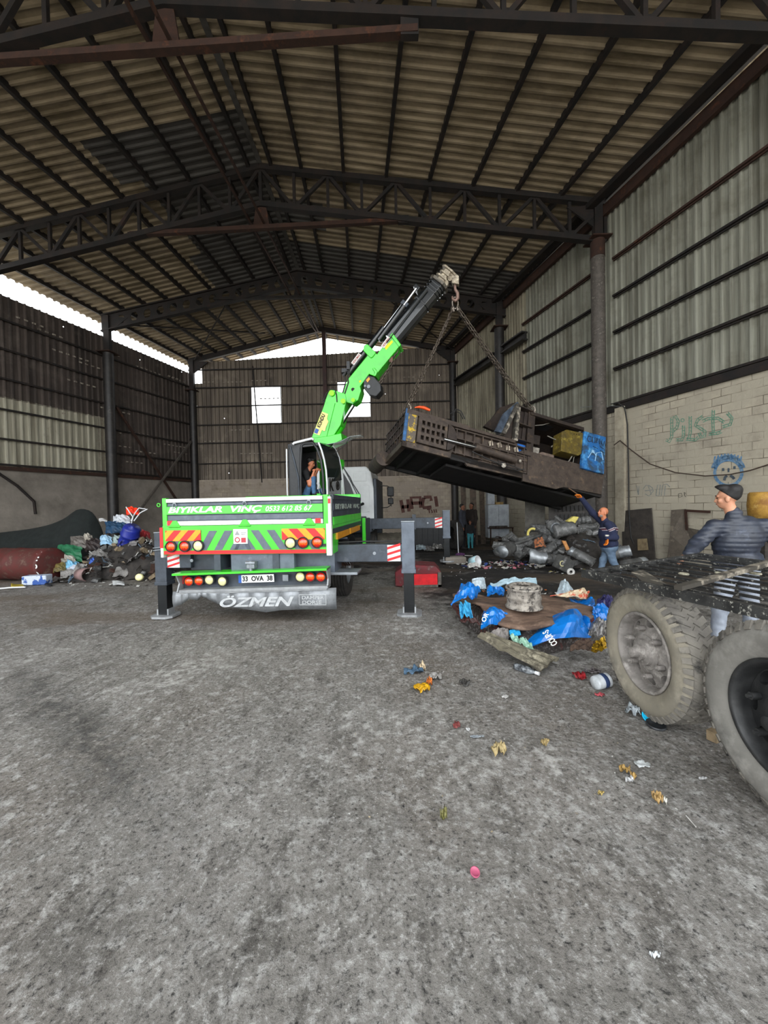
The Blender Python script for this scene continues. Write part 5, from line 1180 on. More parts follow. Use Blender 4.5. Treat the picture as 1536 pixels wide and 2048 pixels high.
# worker in the puffer jacket, right edge, seen from behind, head turned left, one hand on the gate corner
def add3(a, b): return V(a) + V(b)
wd = 4.15; hx = W(1455, 993, wd); hd = V((hx.x, hx.y, 1.70)); fdir = V((-.68, .72, -.05))
neck = V((hd.x + .05, hd.y - .02, 1.53)); chest = V((hd.x + .13, hd.y + .0, 1.28)); pel = V((hd.x + .12, hd.y + .02, .96))
axl = V((-.97, .24, 0)).normalized()   # shoulder axis towards his left (screen left)
lsh = V((neck.x, neck.y, 1.385)) + V((.03, 0, 0)) + axl * .2; rsh = V((neck.x, neck.y, 1.385)) + V((.07, 0, 0)) - axl * .2
lwr = W(1378, 1108, 3.98); lel = V((lsh.x - .2, lsh.y + .0, 1.2)); rwr = rsh + V((.12, -.2, -.38)); rel = rsh + V((.22, -.05, -.26))
J = dict(pelvis=pel, chest=chest, neck=neck, head=hd, lsh=lsh, lel=lel, lwr=lwr, rsh=rsh, rel=rel, rwr=rwr,
         lhip=pel + axl * .09 + V((0, 0, -.05)), lkn=pel + axl * .16 + V((0, 0, -.48)), lan=pel + axl * .2 + V((0, 0, -.88)), ltoe=pel + axl * .26 + V((-.08, .1, -.91)),
         rhip=pel - axl * .09 + V((0, 0, -.05)), rkn=pel - axl * .12 + V((0, 0, -.48)), ran=pel - axl * .12 + V((0, 0, -.88)), rtoe=pel - axl * .08 + V((-.05, .12, -.91)))
person((pel.x, pel.y, 0), 'person in a dark grey quilted jacket resting a hand on the black gate', J, (M_skin, M_puff, M_jean2, M_hair), h=.013, style='quiff', f=fdir, stout=1.22, arm=1.15,
       hands=[dict(w=lwr, d=(-.75, -.1, -.35), p=(0, 0, -1), c=.35, s=-1), dict(w=rwr, d=(-.3, -.6, -.4), p=(-1, 0, 0), c=.5)], wobble=lambda X, Y, Z: -.009 * np.abs(np.sin(Z * 62)) - .004 * np.sin(X * 30) * np.sin(Y * 30))
# bald man reaching up with a stick
d0 = 8.75; hd = W(1206, 1025, d0); f0 = V((-.97, -.1, .25))
neck = hd + V((.04, 0, -.17)); chest = neck + V((.08, 0, -.24)); pel = neck + V((.09, 0, -.6)); ft = G(1205, 1166)
axl = V((-.35, -.93, 0)).normalized() # toward camera side = his left
lsh = neck + V((.04, 0, -.09)) + axl * .2; rsh = neck + V((-.0, 0, -.07)) - axl * .2
rwr = W(1163, 997, 8.75); rel = rsh.lerp(rwr, .5) + V((0, 0, -.05)); lwr = W(1214, 1076, 8.5); lel = lsh + V((.12, -.05, -.29))
pz = pel.z
J = dict(pelvis=pel, chest=chest, neck=neck, head=hd, lsh=lsh, lel=lel, lwr=lwr, rsh=rsh, rel=rel, rwr=rwr,
         lhip=pel + axl * .09 + V((0, 0, -.05)), lkn=pel + axl * .1 + V((.06, 0, -pz * .5)), lan=V((pel.x + .17, pel.y + axl.y * .1, .09)), ltoe=V((pel.x + .03, pel.y + axl.y * .1 - .03, .05)),
         rhip=pel - axl * .09 + V((0, 0, -.05)), rkn=pel - axl * .1 + V((-.12, 0, -pz * .5)), ran=V((pel.x - .14, pel.y - axl.y * .1, .09)), rtoe=V((pel.x - .3, pel.y - axl.y * .1, .05)))
dH = (rwr - rel).normalized()
rt, L, Rm = person((pel.x, pel.y, 0), 'bald person in a navy striped jumper and jeans reaching up under the baler', J, (M_skin2, M_navy, M_jean, None), h=.016, f=f0, up=(.2, 0, 1), stout=1.3, s=1.06, arm=1.15,
       hands=[dict(w=rwr, d=dH, p=(0, 0, -1), c=.75, glove=1), dict(w=lwr, d=(-.05, -.05, -1), p=(-1, 0, 0), c=.7, glove=1)])
solid('stubble', [('e', L(0, .03, -.07), (.058, .06, .05), Rm)], .01, M_beard, rt, .01, world=True)
# chest stripes
mb = MB()
for dz, w_, mi in ((0, .022, 0), (-.03, .02, 1), (-.055, .022, 0)):
    pass
sc_ = chest + V((0, 0, .075))
def stripe_band(dz, th, mt, r=1.0):
    mb = MB(); ctr = sc_ + V((.0, 0, dz)); n = 28; vs = []
    for i in range(n):
        a = 2 * pi * i / n; x = .26; y = .182
        p = ctr + axl * (x * cos(a)) + V((axl.y, -axl.x, 0)) * (y * sin(a)); dip = .03 * (1 - abs(cos(a)))
        vs += [p + V((0, 0, -th - dip)), p + V((0, 0, th - dip))]
    mb.add(vs, [(2 * i, 2 * ((i + 1) % n), 2 * ((i + 1) % n) + 1, 2 * i + 1) for i in range(n)], 0, True); mb.build('jumper_stripe', mt, rt, world=True, solid=.01)
stripe_band(0, .011, mat('pale_stripe', 'a79ea3')); stripe_band(-.03, .012, mat('maroon_stripe', '5a2632')); stripe_band(-.055, .01, mat('mauve_stripe', '9a8e96'))
mb = MB()
for t_ in (.42,): 
    for q, mt in ((0, 0), (.07, 1), (.12, 0)):
        p = lsh.lerp(lel, .3 + q); dd = (lel - lsh).normalized(); mb.cyl(p, p + dd * .02, .079, 18, mt)
mb.build('sleeve_stripe', [bpy.data.materials['pale_stripe'], bpy.data.materials['maroon_stripe']], rt, world=True)
a = rwr + dH * .1; b = W(1137, 976, 8.75); mb = MB(); mb.tube([a + (a - b) * .15, b], .012, 6); tag(mb.build('stick', mat('wooden_stick', '5f452f', '3f2e20', 9), loc=a), 'thin brown stick held up in the bald man’s orange glove', 'stick')
# operator in the crane cab
d0 = 9.2; hd = W(622, 927, d0); f0 = V((.9, -.25, -.3)); neck = hd + V((-.08, 0, -.15)); chest = neck + V((-.09, 0, -.23)); pel = chest + V((.03, 0, -.36)); axl = V((-.2, .98, 0))
lsh = neck + V((-.05, 0, -.09)) + axl * .19; rsh = neck + V((-.05, 0, -.09)) - axl * .19
lwr = W(636, 938, 9.3); lel = lsh + V((.12, .0, -.26)); rwr = W(629, 940, 9.05); rel = rsh + V((.08, -.02, -.28))
rk = W(626, 958, 9.05); ra = W(628, 985, 9.0)
J = dict(pelvis=pel, chest=chest, neck=neck, head=hd, lsh=lsh, lel=lel, lwr=lwr, rsh=rsh, rel=rel, rwr=rwr, lhip=pel + axl * .09, lkn=pel + axl * .1 + V((.42, 0, .08)), lan=pel + axl * .1 + V((.45, 0, -.3)), ltoe=pel + axl * .1 + V((.58, 0, -.33)),
         rhip=pel - axl * .09, rkn=V((rk.x, rk.y, rk.z)), ran=ra, rtoe=ra + V((.13, 0, -.03)))
person((pel.x, pel.y, pel.z - .3), 'person in a black T-shirt and jeans operating levers in the crane cab', J, (M_skin2, M_tshirt, mat('mid_blue_jeans', '46698c', '35536f', 8, .85), M_hair), h=.014, f=f0, s=.95, shirt_sleeve='short', style='quiff',
       hands=[dict(w=lwr, d=(.8, 0, -.2), p=(0, 0, -1), c=.8), dict(w=rwr, d=(.8, .1, .1), p=(0, 0, -1), c=.8)])
# two men and a child at the back
def stander(px, ptop, pfoot, label, mats, fx, s, d=None, dy=0, **k):
    g = G(px, pfoot); g = V((g.x, g.y + dy, 0)); H = 1.72 * s; hd = g + V((0, 0, H - .11 * s)); f = V(fx).normalized(); r = f.cross(V((0, 0, 1)))
    neck = g + V((0, 0, 1.48 * s)) - f * .02; chest = g + V((0, 0, 1.26 * s)) - f * .02; pel = g + V((0, 0, .93 * s)); J = dict(pelvis=pel, chest=chest, neck=neck, head=hd)
    for a, q in (('l', -1), ('r', 1)):
        sh = g + V((0, 0, 1.4 * s)) + r * (q * .19 * s); el = sh + r * (q * .05 * s) + V((0, 0, -.28 * s)); wr_ = el + f * .1 * s + V((0, 0, -.24 * s))
        J[a + 'sh'] = sh; J[a + 'el'] = el; J[a + 'wr'] = wr_; J[a + 'hip'] = pel + r * (q * .09 * s); J[a + 'kn'] = g + r * (q * .1 * s) + V((0, 0, .5 * s)); J[a + 'an'] = g + r * (q * .11 * s) + V((0, 0, .09 * s)); J[a + 'toe'] = J[a + 'an'] + f * .14 * s + V((0, 0, -.045 * s))
    hs = [dict(w=J[a + 'wr'], d=(0, 0, -1), p=-r * (1 if a == 'r' else -1), c=.35) for a in 'lr']
    return person(g, label, J, mats, s=s, h=.022 * max(s, .7), f=f, hands=hs, **k)
M_greyj = mat('grey_jumper', '3a3c46', '2e3038', 9, .9); M_darkt = mat('dark_trousers', '15171b', '1f2226', 9, .9); M_brown = mat('dark_brown_coat', '1d1512', '2a201b', 9, .9)
stander(926, 1012, 1098, 'person in a grey jumper and dark trousers standing by the mop at the back', (M_skind, M_greyj, M_darkt, M_hair), (.85, -.5, -.1), .97)
stander(944, 1014, 1094, 'person in a dark brown coat standing behind the one in grey', (M_skind, M_brown, M_darkt, M_hair), (-.8, -.6, 0), .99)
stander(941, 1040, 1099, 'small child in a black jacket and teal trousers at the back', (M_skind, M_tshirt, M_teal, M_hair), (-.1, -1, 0), .62)
# ------------------------------------------------------------------ trailer wheels, gate, sheet heap
M_dtyre = mat('dusty_tyre', '5e5a55', '7b766d', 3, .9, 0, .3, 18, lo=.35, hi=.65, c3='2f2d2b', s3=5, lo3=.55, hi3=.68)
M_dside = mat('dusty_sidewall', '847d6e', '6f6a60', 2.5, .9, 0, .15, 14, c3='9a9384', s3=4, lo3=.5, hi3=.7)
M_rim = mat('dusty_rim', '8f8984', '6b6661', 8, .75, .2, .08, c3='b0aaa4', s3=9, lo3=.52, hi3=.68)
M_rim2 = mat('black_dusty_rim', '232425', '3c3c3c', 6, .5, .2, .2, c3='9b9a98', s3=3, lo3=.57, hi3=.66)
def big_wheel(par, c, r, wd, rimm, tyrem, sidem):
    """tyre with blocks; axis along -x, outer face at c.x"""
    c = V(c); ax = V((-1, 0, 0)); h = wd
    mb = MB(); mb.lathe([(r * .60, -.012), (r * .66, .012), (r * .74, .028), (r * .84, .03), (r * .92, .012), (r * .965, -.02)], c, ax, 72, 0)
    mb.lathe([(r * .965, -.02), (r * .985, -.04), (r * .985, -h + .04), (r * .92, -h), (r * .7, -h - .02), (r * .6, -h + .02), (r * .56, -h / 2), (r * .60, -.012)], c, ax, 72, 1)
    ty = mb.build('tyre', [sidem, tyrem], par, world=True)
    # tread lugs: chevrons of two rows
    mb = MB(); n = 44; y_, z_ = V((0, 1, 0)), V((0, 0, 1))
    def pt(a, rr, x): return c + V((-x, 0, 0)) + y_ * (rr * cos(a)) + z_ * (rr * sin(a))
    for i in range(n):
        for row, (xa, xb, sh0, sh1) in enumerate(((-.012, -h * .36, 0, .55), (-h * .36, -h * .5, .55, .1), (-h * .5, -h * .64, .1, .55), (-h * .64, -h + .012, .55, 0))):
            a0 = 2 * pi * (i + sh0) / n; a1 = 2 * pi * (i + sh1) / n; w = 2 * pi / n * .66
            if row in (0, 3): edge0 = (r * .955, r * 1.0)
            r0 = r * .975; r1 = r * 1.005
            ra = r * .95 if row == 0 else r0; rb = r * .95 if row == 3 else r0
            mb.hexa([pt(a0, ra, xa), pt(a1, rb, xb), pt(a1 + w, rb, xb), pt(a0 + w, ra, xa), pt(a0, r1 - (.006 if row == 0 else 0), xa), pt(a1, r1, xb), pt(a1 + w, r1, xb), pt(a0 + w, r1 - (.006 if row == 0 else 0), xa)], 1 if row > 10 else 0)
    for i in range(n):   # shoulder lugs down the sidewall
        a0 = 2 * pi * i / n; w = 2 * pi / n * .55
        mb.hexa([pt(a0, r * .90, .012), pt(a0 + w, r * .90, .012), pt(a0 + w, r * .99, -.02), pt(a0, r * .99, -.02), pt(a0, r * .905, .026), pt(a0 + w, r * .905, .026), pt(a0 + w, r * 1.0, -.004), pt(a0, r * 1.0, -.004)])
    mb.build('tread_blocks', tyrem, ty, world=True)
    # rim with holes: ring of wedge faces around 8 oval openings
    mb = MB(); ri = r * .6
    mb.lathe([(ri, -.012), (ri * 1.03, .004), (ri * .98, .012), (ri * .93, .0), (ri * .9, -.05), (ri * .88, -.1)], c, ax, 48)
    nh = 8; ro, rin = ri * .88, ri * .48
    for i in range(nh):
        a = 2 * pi * i / nh; da = pi / nh; hc = (ro + rin) / 2 * 1.1; N_ = 16; ho = []; hi_ = []
        for k in range(N_):
            q = 2 * pi * k / N_; hr = ri * .13; ang = a + (hr * 1.25 * cos(q)) / hc; rr = hc + hr * sin(q) * .85; ho.append((ang, rr))
            # outer boundary of wedge
            cx, sx = cos(q), sin(q); m_ = max(abs(cx), abs(sx)); ux, uy = cx / m_, sx / m_; hi_.append((a + ux * da, (ro + rin) / 2 + uy * (ro - rin) / 2))
        def P3(ang, rr, off=0): xo = -.085 + .045 * max(0, (ro - rr) / (ro - rin)); return pt(ang, rr, xo + off)
        vs = [P3(*p) for p in ho] + [P3(*p) for p in hi_] + [P3(p[0], p[1], -.05) for p in ho]
        mb.add(vs, [(k, (k + 1) % N_, (k + 1) % N_ + N_, k + N_) for k in range(N_)] + [(k, (k + 1) % N_, (k + 1) % N_ + 2 * N_, k + 2 * N_) for k in range(N_)])
    mb.lathe([(rin, -.04), (ri * .44, -.04), (ri * .44, -.03), (ri * .34, -.02), (ri * .32, .0), (ri * .2, .01), (ri * .2, .035), (ri * .13, .04), (ri * .12, .085), (ri * .05, .09), (.001, .09)], c, ax, 36, 0, False)
    rm = mb.build('rim', rimm, par, world=True)
    mb = MB(); mb.lathe([(ri * .95, -.06), (ri * .95, -.2), (.001, -.2)], c, ax, 30); mb.build('dark_rim_back', M_under, rm, world=True)  # dark backing plate, its colour stands for shade inside the hand holes
    for i in range(6):
        a = 2 * pi * (i + .3) / 6; mb = MB(); p = pt(a, ri * .6, -.045); mb.cyl(p, p + V((-.05, 0, 0)), .022, 6); mb.cyl(p, p + V((-.07, 0, 0)), .011, 8); mb.build('wheel_nut', rimm, rm, world=True)
    return ty
SD = V((.243, -.97, 0))
trailer = empty('trailer', (2.3, 2.6, 0), 'old trailer axle on big dusty tyres, cut off at right', 'trailer')
M_tr = mat('black_trailer_paint', '1c2022', '2b3032', 6, .45, .2, .1, c3='7d7f7d', s3=10, lo3=.62, hi3=.72)
w1 = empty('dusty_wheel', (2.0, 3.0, 0), 'big dusty truck wheel at right with a light grey dusty rim', 'wheel')
big_wheel(w1, (2.0, 3.0, .505), .5, .22, M_rim, M_dtyre, M_dside)
w2 = empty('dusty_wheel', (2.045, 1.97, 0), 'big dusty truck wheel with a black rim, cut off by the right edge', 'wheel')
big_wheel(w2, (2.045, 1.97, .525), .52, .27, M_rim2, M_dtyre, mat('grey_dusty_sidewall', '77746e', '64625d', 2.5, .9, 0, .15, 14, c3='8e8b85', s3=4, lo3=.5, hi3=.7))
mb = MB(); mb.cyl((2.3, 2.95, .5), (3.1, 2.4, .55), .05, 12); mb.build('axle', M_tr, trailer, world=True)
mb = MB(); mb.cyl((2.38, 1.96, .5), (3.15, 1.96, .55), .05, 12); mb.build('axle', M_tr, trailer, world=True)
mb = MB(); mb.bx(3.05, 3.15, .9, 2.6, .5, .98); mb.build('side_frame', M_tr, trailer, world=True)
# wedge under the wheel
mb = MB(); mb.box((2.3, 2.68, .035), (.1, .06, .07), M4.Rotation(.4, 3, 'Z')); tag(mb.build('wooden_chock', mat('raw_wood', '8f7c60', '6b5a44', 9), loc=(2.3, 2.68, 0)), 'small wooden chock tucked between the two dusty tyres', 'chock')
# gate: long grid resting on the trailer
C0 = W(1166, 1146, 3.4); C1 = W(1396, 1111, 3.85); E0 = C0 + V((.31, -1.27, .02)); E0 = W(1536, 1228, 2.12); gl = (E0 - C0); gl_u = gl.normalized(); far_u = (C1 - C0); LG = 2.6
gate = empty('metal_gate', C0, 'black steel bar gate lying flat on the trailer at right', 'gate')
def gp(s, t): return C0 + gl_u * (s * LG) + far_u * t
gn = gl_u.cross(far_u).normalized(); 
if gn.z < 0: gn = -gn
M_gate = mat('chipped_black_gate', '1f1f1f', '3a3a39', 8, .5, .2, .15, c3='a5a39a', s3=34, lo3=.575, hi3=.66, stretch=(1, 1, 1))
for t in (0, 1): mb = MB(); mb.bar(gp(0, t), gp(1, t), .04, .05 if t else .065, gn); mb.build('side_rail', M_gate, gate, world=True)
for s in (0, .52, 1): mb = MB(); mb.bar(gp(s, 0), gp(s, 1), .04, .04, gn); mb.build('cross_rail', M_gate, gate, world=True)
for k in range(1, 10):
    mb = MB(); t = k / 10; mb.bar(gp(0, t), gp(1, t), .018, .018, gn); mb.build('bar', M_gate, gate, world=True)
for s, t in ((.2, .35), (.25, .5), (.3, .62), (.52, .3), (.56, .45), (.6, .35), (.62, .55), (.7, .4), (.35, .8), (.4, .85)):
    mb = MB(); c = gp(s, t) + gn * .02; mb.tube([c + gl_u * (.035 * cos(a)) + far_u.normalized() * (.02 * sin(a)) for a in [2 * pi * i / 12 for i in range(12)]], .008, 5, closed=True); mb.build('gate_ornament', mat('pale_ornament', 'a8a28c', '5f5c50', 20) if s == .2 else bpy.data.materials['pale_ornament'], gate, world=True)
mb = MB(); a, b = gp(.33, -.02) + gn * .05, W(1560, 1120, 3.0); mb.bar(a, b, .05, .03, gn); mb.build('diagonal_flat', M_scr, gate, world=True)
mb = MB(); a = gp(.33, .0) + gn * .06; p = [W(x, y, dd) for x, y, dd in ((1262, 1146, 3.15), (1286, 1142, 3.3), (1332, 1170, 2.85), (1300, 1178, 2.75))]; mb.prism(p, gn * .01); tag(mb.build('metal_plate', M_scr, loc=p[0]), 'bent pale metal plate lying on the near corner of the black gate', 'plate')

# heap under the round sheet ---------------------------------------------------
M_plate = mat('rusty_brown_sheet', '7a6252', '4a392f', 4, .85, .1, .4, 12, lo=.35, hi=.65, c3='8a7261', s3=5, lo3=.52, hi3=.7, stretch=(.6, 2, 1))
M_blued = mat('glossy_blue_drum', '0a70c4', '0858a0', 3, .3, 0, .05, coat=.5)
M_bluein = mat('dark_red_drum_inside', '3b1814', '28100e', 8, .6)
def onsheet(px, py): return G(px, py, .36)
out = [(905, 1186), (925, 1184), (960, 1191), (1000, 1193), (1090, 1190), (1130, 1198), (1165, 1203), (1193, 1216), (1170, 1228), (1140, 1236), (1100, 1243), (1060, 1245), (1020, 1240), (985, 1229), (950, 1212), (925, 1198)]
pts0 = [onsheet(*p) for p in out]; pts = []
for i in range(len(pts0)):
    a, b, c, d_ = (pts0[(i + k) % len(pts0)] for k in (-1, 0, 1, 2))
    for t in (0, .33, .67): pts.append(.5 * ((2 * b) + (c - a) * t + (2 * a - 5 * b + 4 * c - d_) * t * t + (3 * b - a - 3 * c + d_) * t ** 3))
cen = sum(pts, V((0, 0, 0))) / len(pts); mb = MB(); n = len(pts); rings = 7; vs = []
for r in range(rings):
    for p in pts:
        t = 1 - r / rings; q = cen.lerp(p, t); dz = .06 * t ** 3 * NZ.noise(p * 1.7) * 2 + .03 * NZ.noise(q * 3) - .09 * t ** 2 * (1 if p.y < cen.y - .2 else .2); vs.append(q + V((0, 0, dz)))
vs.append(cen); fs = [(r * n + i, r * n + (i + 1) % n, (r + 1) * n + (i + 1) % n, (r + 1) * n + i) for r in range(rings - 1) for i in range(n)] + [((rings - 1) * n + i, (rings - 1) * n + (i + 1) % n, rings * n) for i in range(n)]
mb.add(vs, fs, 0, True); o = mb.build('rusty_sheet', M_plate, loc=cen, solid=.03); tag(o, 'big oval rusty brown sheet lying on crushed blue drums', 'metal sheet')
# wheel rim on it
rc = G(1048, 1214, .40); rr = .215; rim = MB(); RZ = .82
rim.lathe([(a, b * RZ) for a, b in [(rr * 1.02, .0), (rr * 1.04, .02), (rr * .98, .04), (rr * .94, .06), (rr * .93, .12), (rr * .97, .14), (rr * .97, .16), (rr * .92, .18), (rr * .92, .26), (rr * 1.0, .28), (rr * 1.02, .3), (rr * .98, .31), (rr * .93, .29), (rr * .88, .28)]], rc, n=40)
M_wrim = mat('flaking_white_rim', '9e978d', '6f675e', 9, .8, .1, .3, c3='3f3a36', s3=16, lo3=.5, hi3=.6)
rimo = empty('bare_wheel', rc, 'flaking white truck wheel rim lying on the rusty sheet', 'wheel rim'); rim.build('rim_band', M_wrim, rimo, world=True)
mb = MB(); N_ = 20
mb.lathe([(rr * .88, .28 * RZ), (rr * .84, .33 * RZ), (rr * .74, .345 * RZ)], rc, n=40)
mb.lathe([(rr * .74, .345 * RZ), (rr * .55, .35 * RZ), (rr * .5, .34 * RZ), (rr * .5, .31 * RZ)], rc, n=40); disc = mb.build('disc', M_wrim, rimo, world=True)
for i in range(12): a = 2 * pi * i / 12; mb = MB(); p = rc + V((cos(a) * rr * .87, sin(a) * rr * .87, .305 * RZ)); mb.lathe([(.02, .0), (.001, .002)], p, (cos(a), sin(a), .6), 10); mb.build('hand_hole', M_ink, disc, world=True)

# packed rubbish carrying the sheet
mb = MB()
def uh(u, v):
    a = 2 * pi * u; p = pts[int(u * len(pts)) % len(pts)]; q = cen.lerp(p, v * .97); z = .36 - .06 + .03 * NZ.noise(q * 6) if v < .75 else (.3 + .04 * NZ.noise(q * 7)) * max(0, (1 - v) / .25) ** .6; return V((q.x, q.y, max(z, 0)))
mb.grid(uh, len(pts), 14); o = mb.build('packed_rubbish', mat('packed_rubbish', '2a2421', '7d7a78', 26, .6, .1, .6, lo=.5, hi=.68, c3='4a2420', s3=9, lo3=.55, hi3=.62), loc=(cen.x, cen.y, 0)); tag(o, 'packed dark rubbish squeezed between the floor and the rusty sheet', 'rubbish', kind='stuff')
# crushed drums: wrinkled curved shells
def crushed(name, poly, d, depth, mt, label, cat, bulge=.12, seed=1, group=None, nu=13, nv=8, nz=.04, sm=False):
    """poly: 4 px corners (tl,tr,br,bl), each with its own distance d; sheet curved towards the viewer"""
    P = [W(p[0], p[1], dd) for p, dd in zip(poly, d)]; mb = MB()
    nr = (P[1] - P[0]).cross(P[3] - P[0]).normalized()
    if nr.y > 0: nr = -nr
    def fn(u, v):
        p = P[0].lerp(P[1], u).lerp(P[3].lerp(P[2], u), v); b = bulge * sin(pi * u) * (.5 + .5 * sin(pi * v))
        return p + nr * (b + nz * (NZ.noise(V((u * 5 + seed, v * 4, seed))) + .6 * abs(NZ.noise(V((u * 11, v * 9 + seed, seed)))))) + V((0, 0, nz * .6 * NZ.noise(V((u * 4, v * 4 + 9, seed)))))
    mb.grid(fn, nu, nv, 0, sm); mlow = min(p.z for p in P); loc = sum(P, V((0, 0, 0))) / 4; loc.z = max(0, mlow)
    # keep above the floor
    mb.v = [(a[0], a[1], max(a[2], .012)) for a in mb.v]
    o = mb.build(name, mt, loc=loc, solid=depth); return tag(o, label, cat, group)
crushed('crushed_drum', [(1108, 1232), (1160, 1226), (1182, 1275), (1040, 1298)], [4.6, 4.7, 4.35, 4.2], .02, M_blued, 'large crushed blue drum lettered in white under the front of the sheet', 'drum', .2, 3, nz=.03)
crushed('crushed_drum', [(1155, 1240), (1168, 1238), (1180, 1272), (1166, 1276)], [4.65, 4.7, 4.5, 4.4], .02, M_blued, 'rounded blue drum end right of the white lettering', 'drum', .12, 9, nz=.02)
crushed('crushed_drum', [(968, 1222), (1016, 1230), (1010, 1256), (962, 1258)], [4.8, 4.7, 4.6, 4.5], .02, M_blued, 'crushed blue drum with white letters under the left front of the sheet', 'drum', .12, 5, nz=.05)
crushed('crushed_drum', [(925, 1172), (960, 1182), (948, 1196), (902, 1210)], [5.3, 5.2, 4.9, 4.95], .02, M_blued, 'crumpled blue drum piece at the far left of the heap', 'drum', .12, 8, nz=.08)
crushed('crushed_drum', [(975, 1175), (1008, 1182), (1006, 1192), (974, 1192)], [5.7, 5.6, 5.4, 5.4], .02, M_blued, 'small torn blue drum scrap behind the sheet, left of the rim', 'drum', .05, 12, nz=.06)
crushed('crushed_drum', [(1138, 1196), (1185, 1195), (1190, 1208), (1150, 1205)], [5.5, 5.4, 5.1, 5.2], .02, M_blued, 'flattened blue drum lid behind the right end of the sheet', 'drum', .08, 14, nz=.05)
crushed('crushed_drum', [(1190, 1222), (1217, 1218), (1217, 1246), (1185, 1246)], [4.9, 4.8, 4.6, 4.7], .02, M_blued, 'crumpled blue drum piece beside the dusty tyre', 'drum', .1, 21, nz=.07)
crushed('crushed_drum', [(1150, 1236), (1195, 1224), (1192, 1236), (1160, 1250)], [4.9, 4.9, 4.8, 4.7], .02, M_blued, 'blue drum strip under the right front edge of the sheet', 'drum', .04, 25, nz=.04)
crushed('drum_inside', [(905, 1212), (935, 1216), (960, 1250), (925, 1245)], [4.9, 4.8, 4.5, 4.6], .02, M_bluein, 'dark red torn drum side at the left of the heap', 'drum', .05, 27, nz=.06)
crushed('drum_inside', [(1000, 1238), (1055, 1246), (1062, 1262), (985, 1262)], [4.75, 4.65, 4.5, 4.5], .02, M_bluein, 'dark red open drum mouth under the sheet', 'drum', -.1, 31, nz=.06)
crushed('drum_inside', [(1168, 1240), (1190, 1228), (1193, 1236), (1176, 1249)], [4.7, 4.75, 4.7, 4.6], .02, mat('maroon_panel', '5a221b', '3c1511', 9, .4), 'glossy maroon panel near the dusty tyre', 'panel', .0, 33, nz=.01)
o = bpy.data.objects['crushed_drum']; 
def letters_at(txt, a, b, d, hgt, mt, parent, off=.16):
    p, q = W(a[0], a[1], d), W(b[0], b[1], d); x = (q - p).normalized(); n = -(ray((a[0] + b[0]) / 2, (a[1] + b[1]) / 2)).normalized(); y = n.cross(x); return lettering(txt, (p + q) / 2, x, y, (q - p).length, hgt, mt, parent, bold=.02)
letters_at('COUP-S', (1110, 1290), (1090, 1262), 4.02, .07, M_wink, o)
letters_at('OR', (966, 1243), (974, 1226), 4.42, .05, M_wink, bpy.data.objects['crushed_drum.002'])
# other sheets and scraps of the heap
M_foil = mat('silver_foil', 'a6a3a0', '6b6662', 22, .3, .6, .6); M_gold = mat('gold_foil', 'b8901c', '6b4f12', 18, .25, .7, .5); M_clear = mat('cloudy_plastic', 'a9b6bd', '8b989f', 9, .3, 0, .3); M_pap = mat('white_scrap', 'c9c7c2', '9d9a95', 18, .8, 0, .3)
M_dk = mat('dark_scrap', '2a2623', '47403a', 9, .8, 0, .4)
crushed('dirty_board', [(955, 1272), (975, 1268), (1118, 1318), (1080, 1343)], [4.35, 4.35, 3.95, 3.75], .03, mat('dirty_board', '6a6454', '4a453b', 8, .95, 0, .6, c3='9a937f', s3=7, lo3=.52, hi3=.65), 'long dirty grey board lying in front of the heap', 'board', .03, 41, nz=.04)
crushed('plastic_canister', [(945, 1158), (968, 1156), (972, 1178), (943, 1180)], [6.3, 6.3, 6.2, 6.2], .02, M_clear, 'milky square plastic canister behind the heap', 'canister', .06, 43, nz=.02)
crushed('white_sheeting', [(980, 1168), (1072, 1156), (1074, 1170), (985, 1176)], [6.3, 6.3, 6.1, 6.1], .02, mat('pale_blue_sheet', 'a3bac4', '8ba3ae', 9, .5), 'crumpled pale blue sheeting behind the wheel rim', 'sheeting', .05, 45, nz=.05)
crushed('plastic_cone', [(1122, 1164), (1132, 1164), (1155, 1196), (1112, 1192)], [5.9, 5.9, 5.6, 5.7], .02, M_clear, 'cloudy plastic sheet folded to a peak at the back right of the heap', 'plastic', .08, 47, nz=.05)
crushed('gold_foil', [(1165, 1284), (1205, 1274), (1217, 1290), (1150, 1290)], [4.2, 4.2, 4.0, 4.1], .01, M_gold, 'strip of gold packaging foil beside the dusty tyre', 'foil', .06, 49, nz=.06)
crushed('brown_board', [(1145, 1288), (1190, 1282), (1180, 1300), (1140, 1302)], [4.15, 4.15, 4.0, 4.0], .02, mat('brown_card', '4c3a2e', '33261e', 9, .9), 'brown card sheet under the gold foil', 'card', .02, 51, nz=.04)
crushed('crumpled_bag', [(1195, 1200), (1225, 1196), (1225, 1222), (1192, 1220)], [5.0, 5.0, 4.9, 4.9], .02, mat('indigo_bag', '25234c', '3a3866', 9, .4, 0, .5), 'dark indigo crumpled bag right of the sheet', 'bag', .1, 53, nz=.1)
crushed('crumpled_can_foil', [(1180, 1250), (1212, 1250), (1210, 1276), (1176, 1272)], [4.5, 4.5, 4.3, 4.35], .01, M_foil, 'crumpled silver and dark foil ball near the dusty tyre', 'foil', .1, 55, nz=.1)
crushed('blue_bag', [(918, 1210), (940, 1208), (946, 1236), (922, 1236)], [4.75, 4.7, 4.55, 4.6], .01, mat('bright_cyan_bag', '3a9cc9', '2576a0', 9, .35, 0, .5), 'crinkled light blue bag in the left end of the heap', 'bag', .06, 57, nz=.08)
crushed('cyan_tray', [(1018, 1262), (1038, 1256), (1042, 1270), (1022, 1276)], [4.4, 4.4, 4.3, 4.3], .01, mat('cyan_plastic', '2ba0d8', '2388bb', 9, .4), 'small cyan plastic piece in front of the sheet', 'plastic', .01, 59, nz=.01)
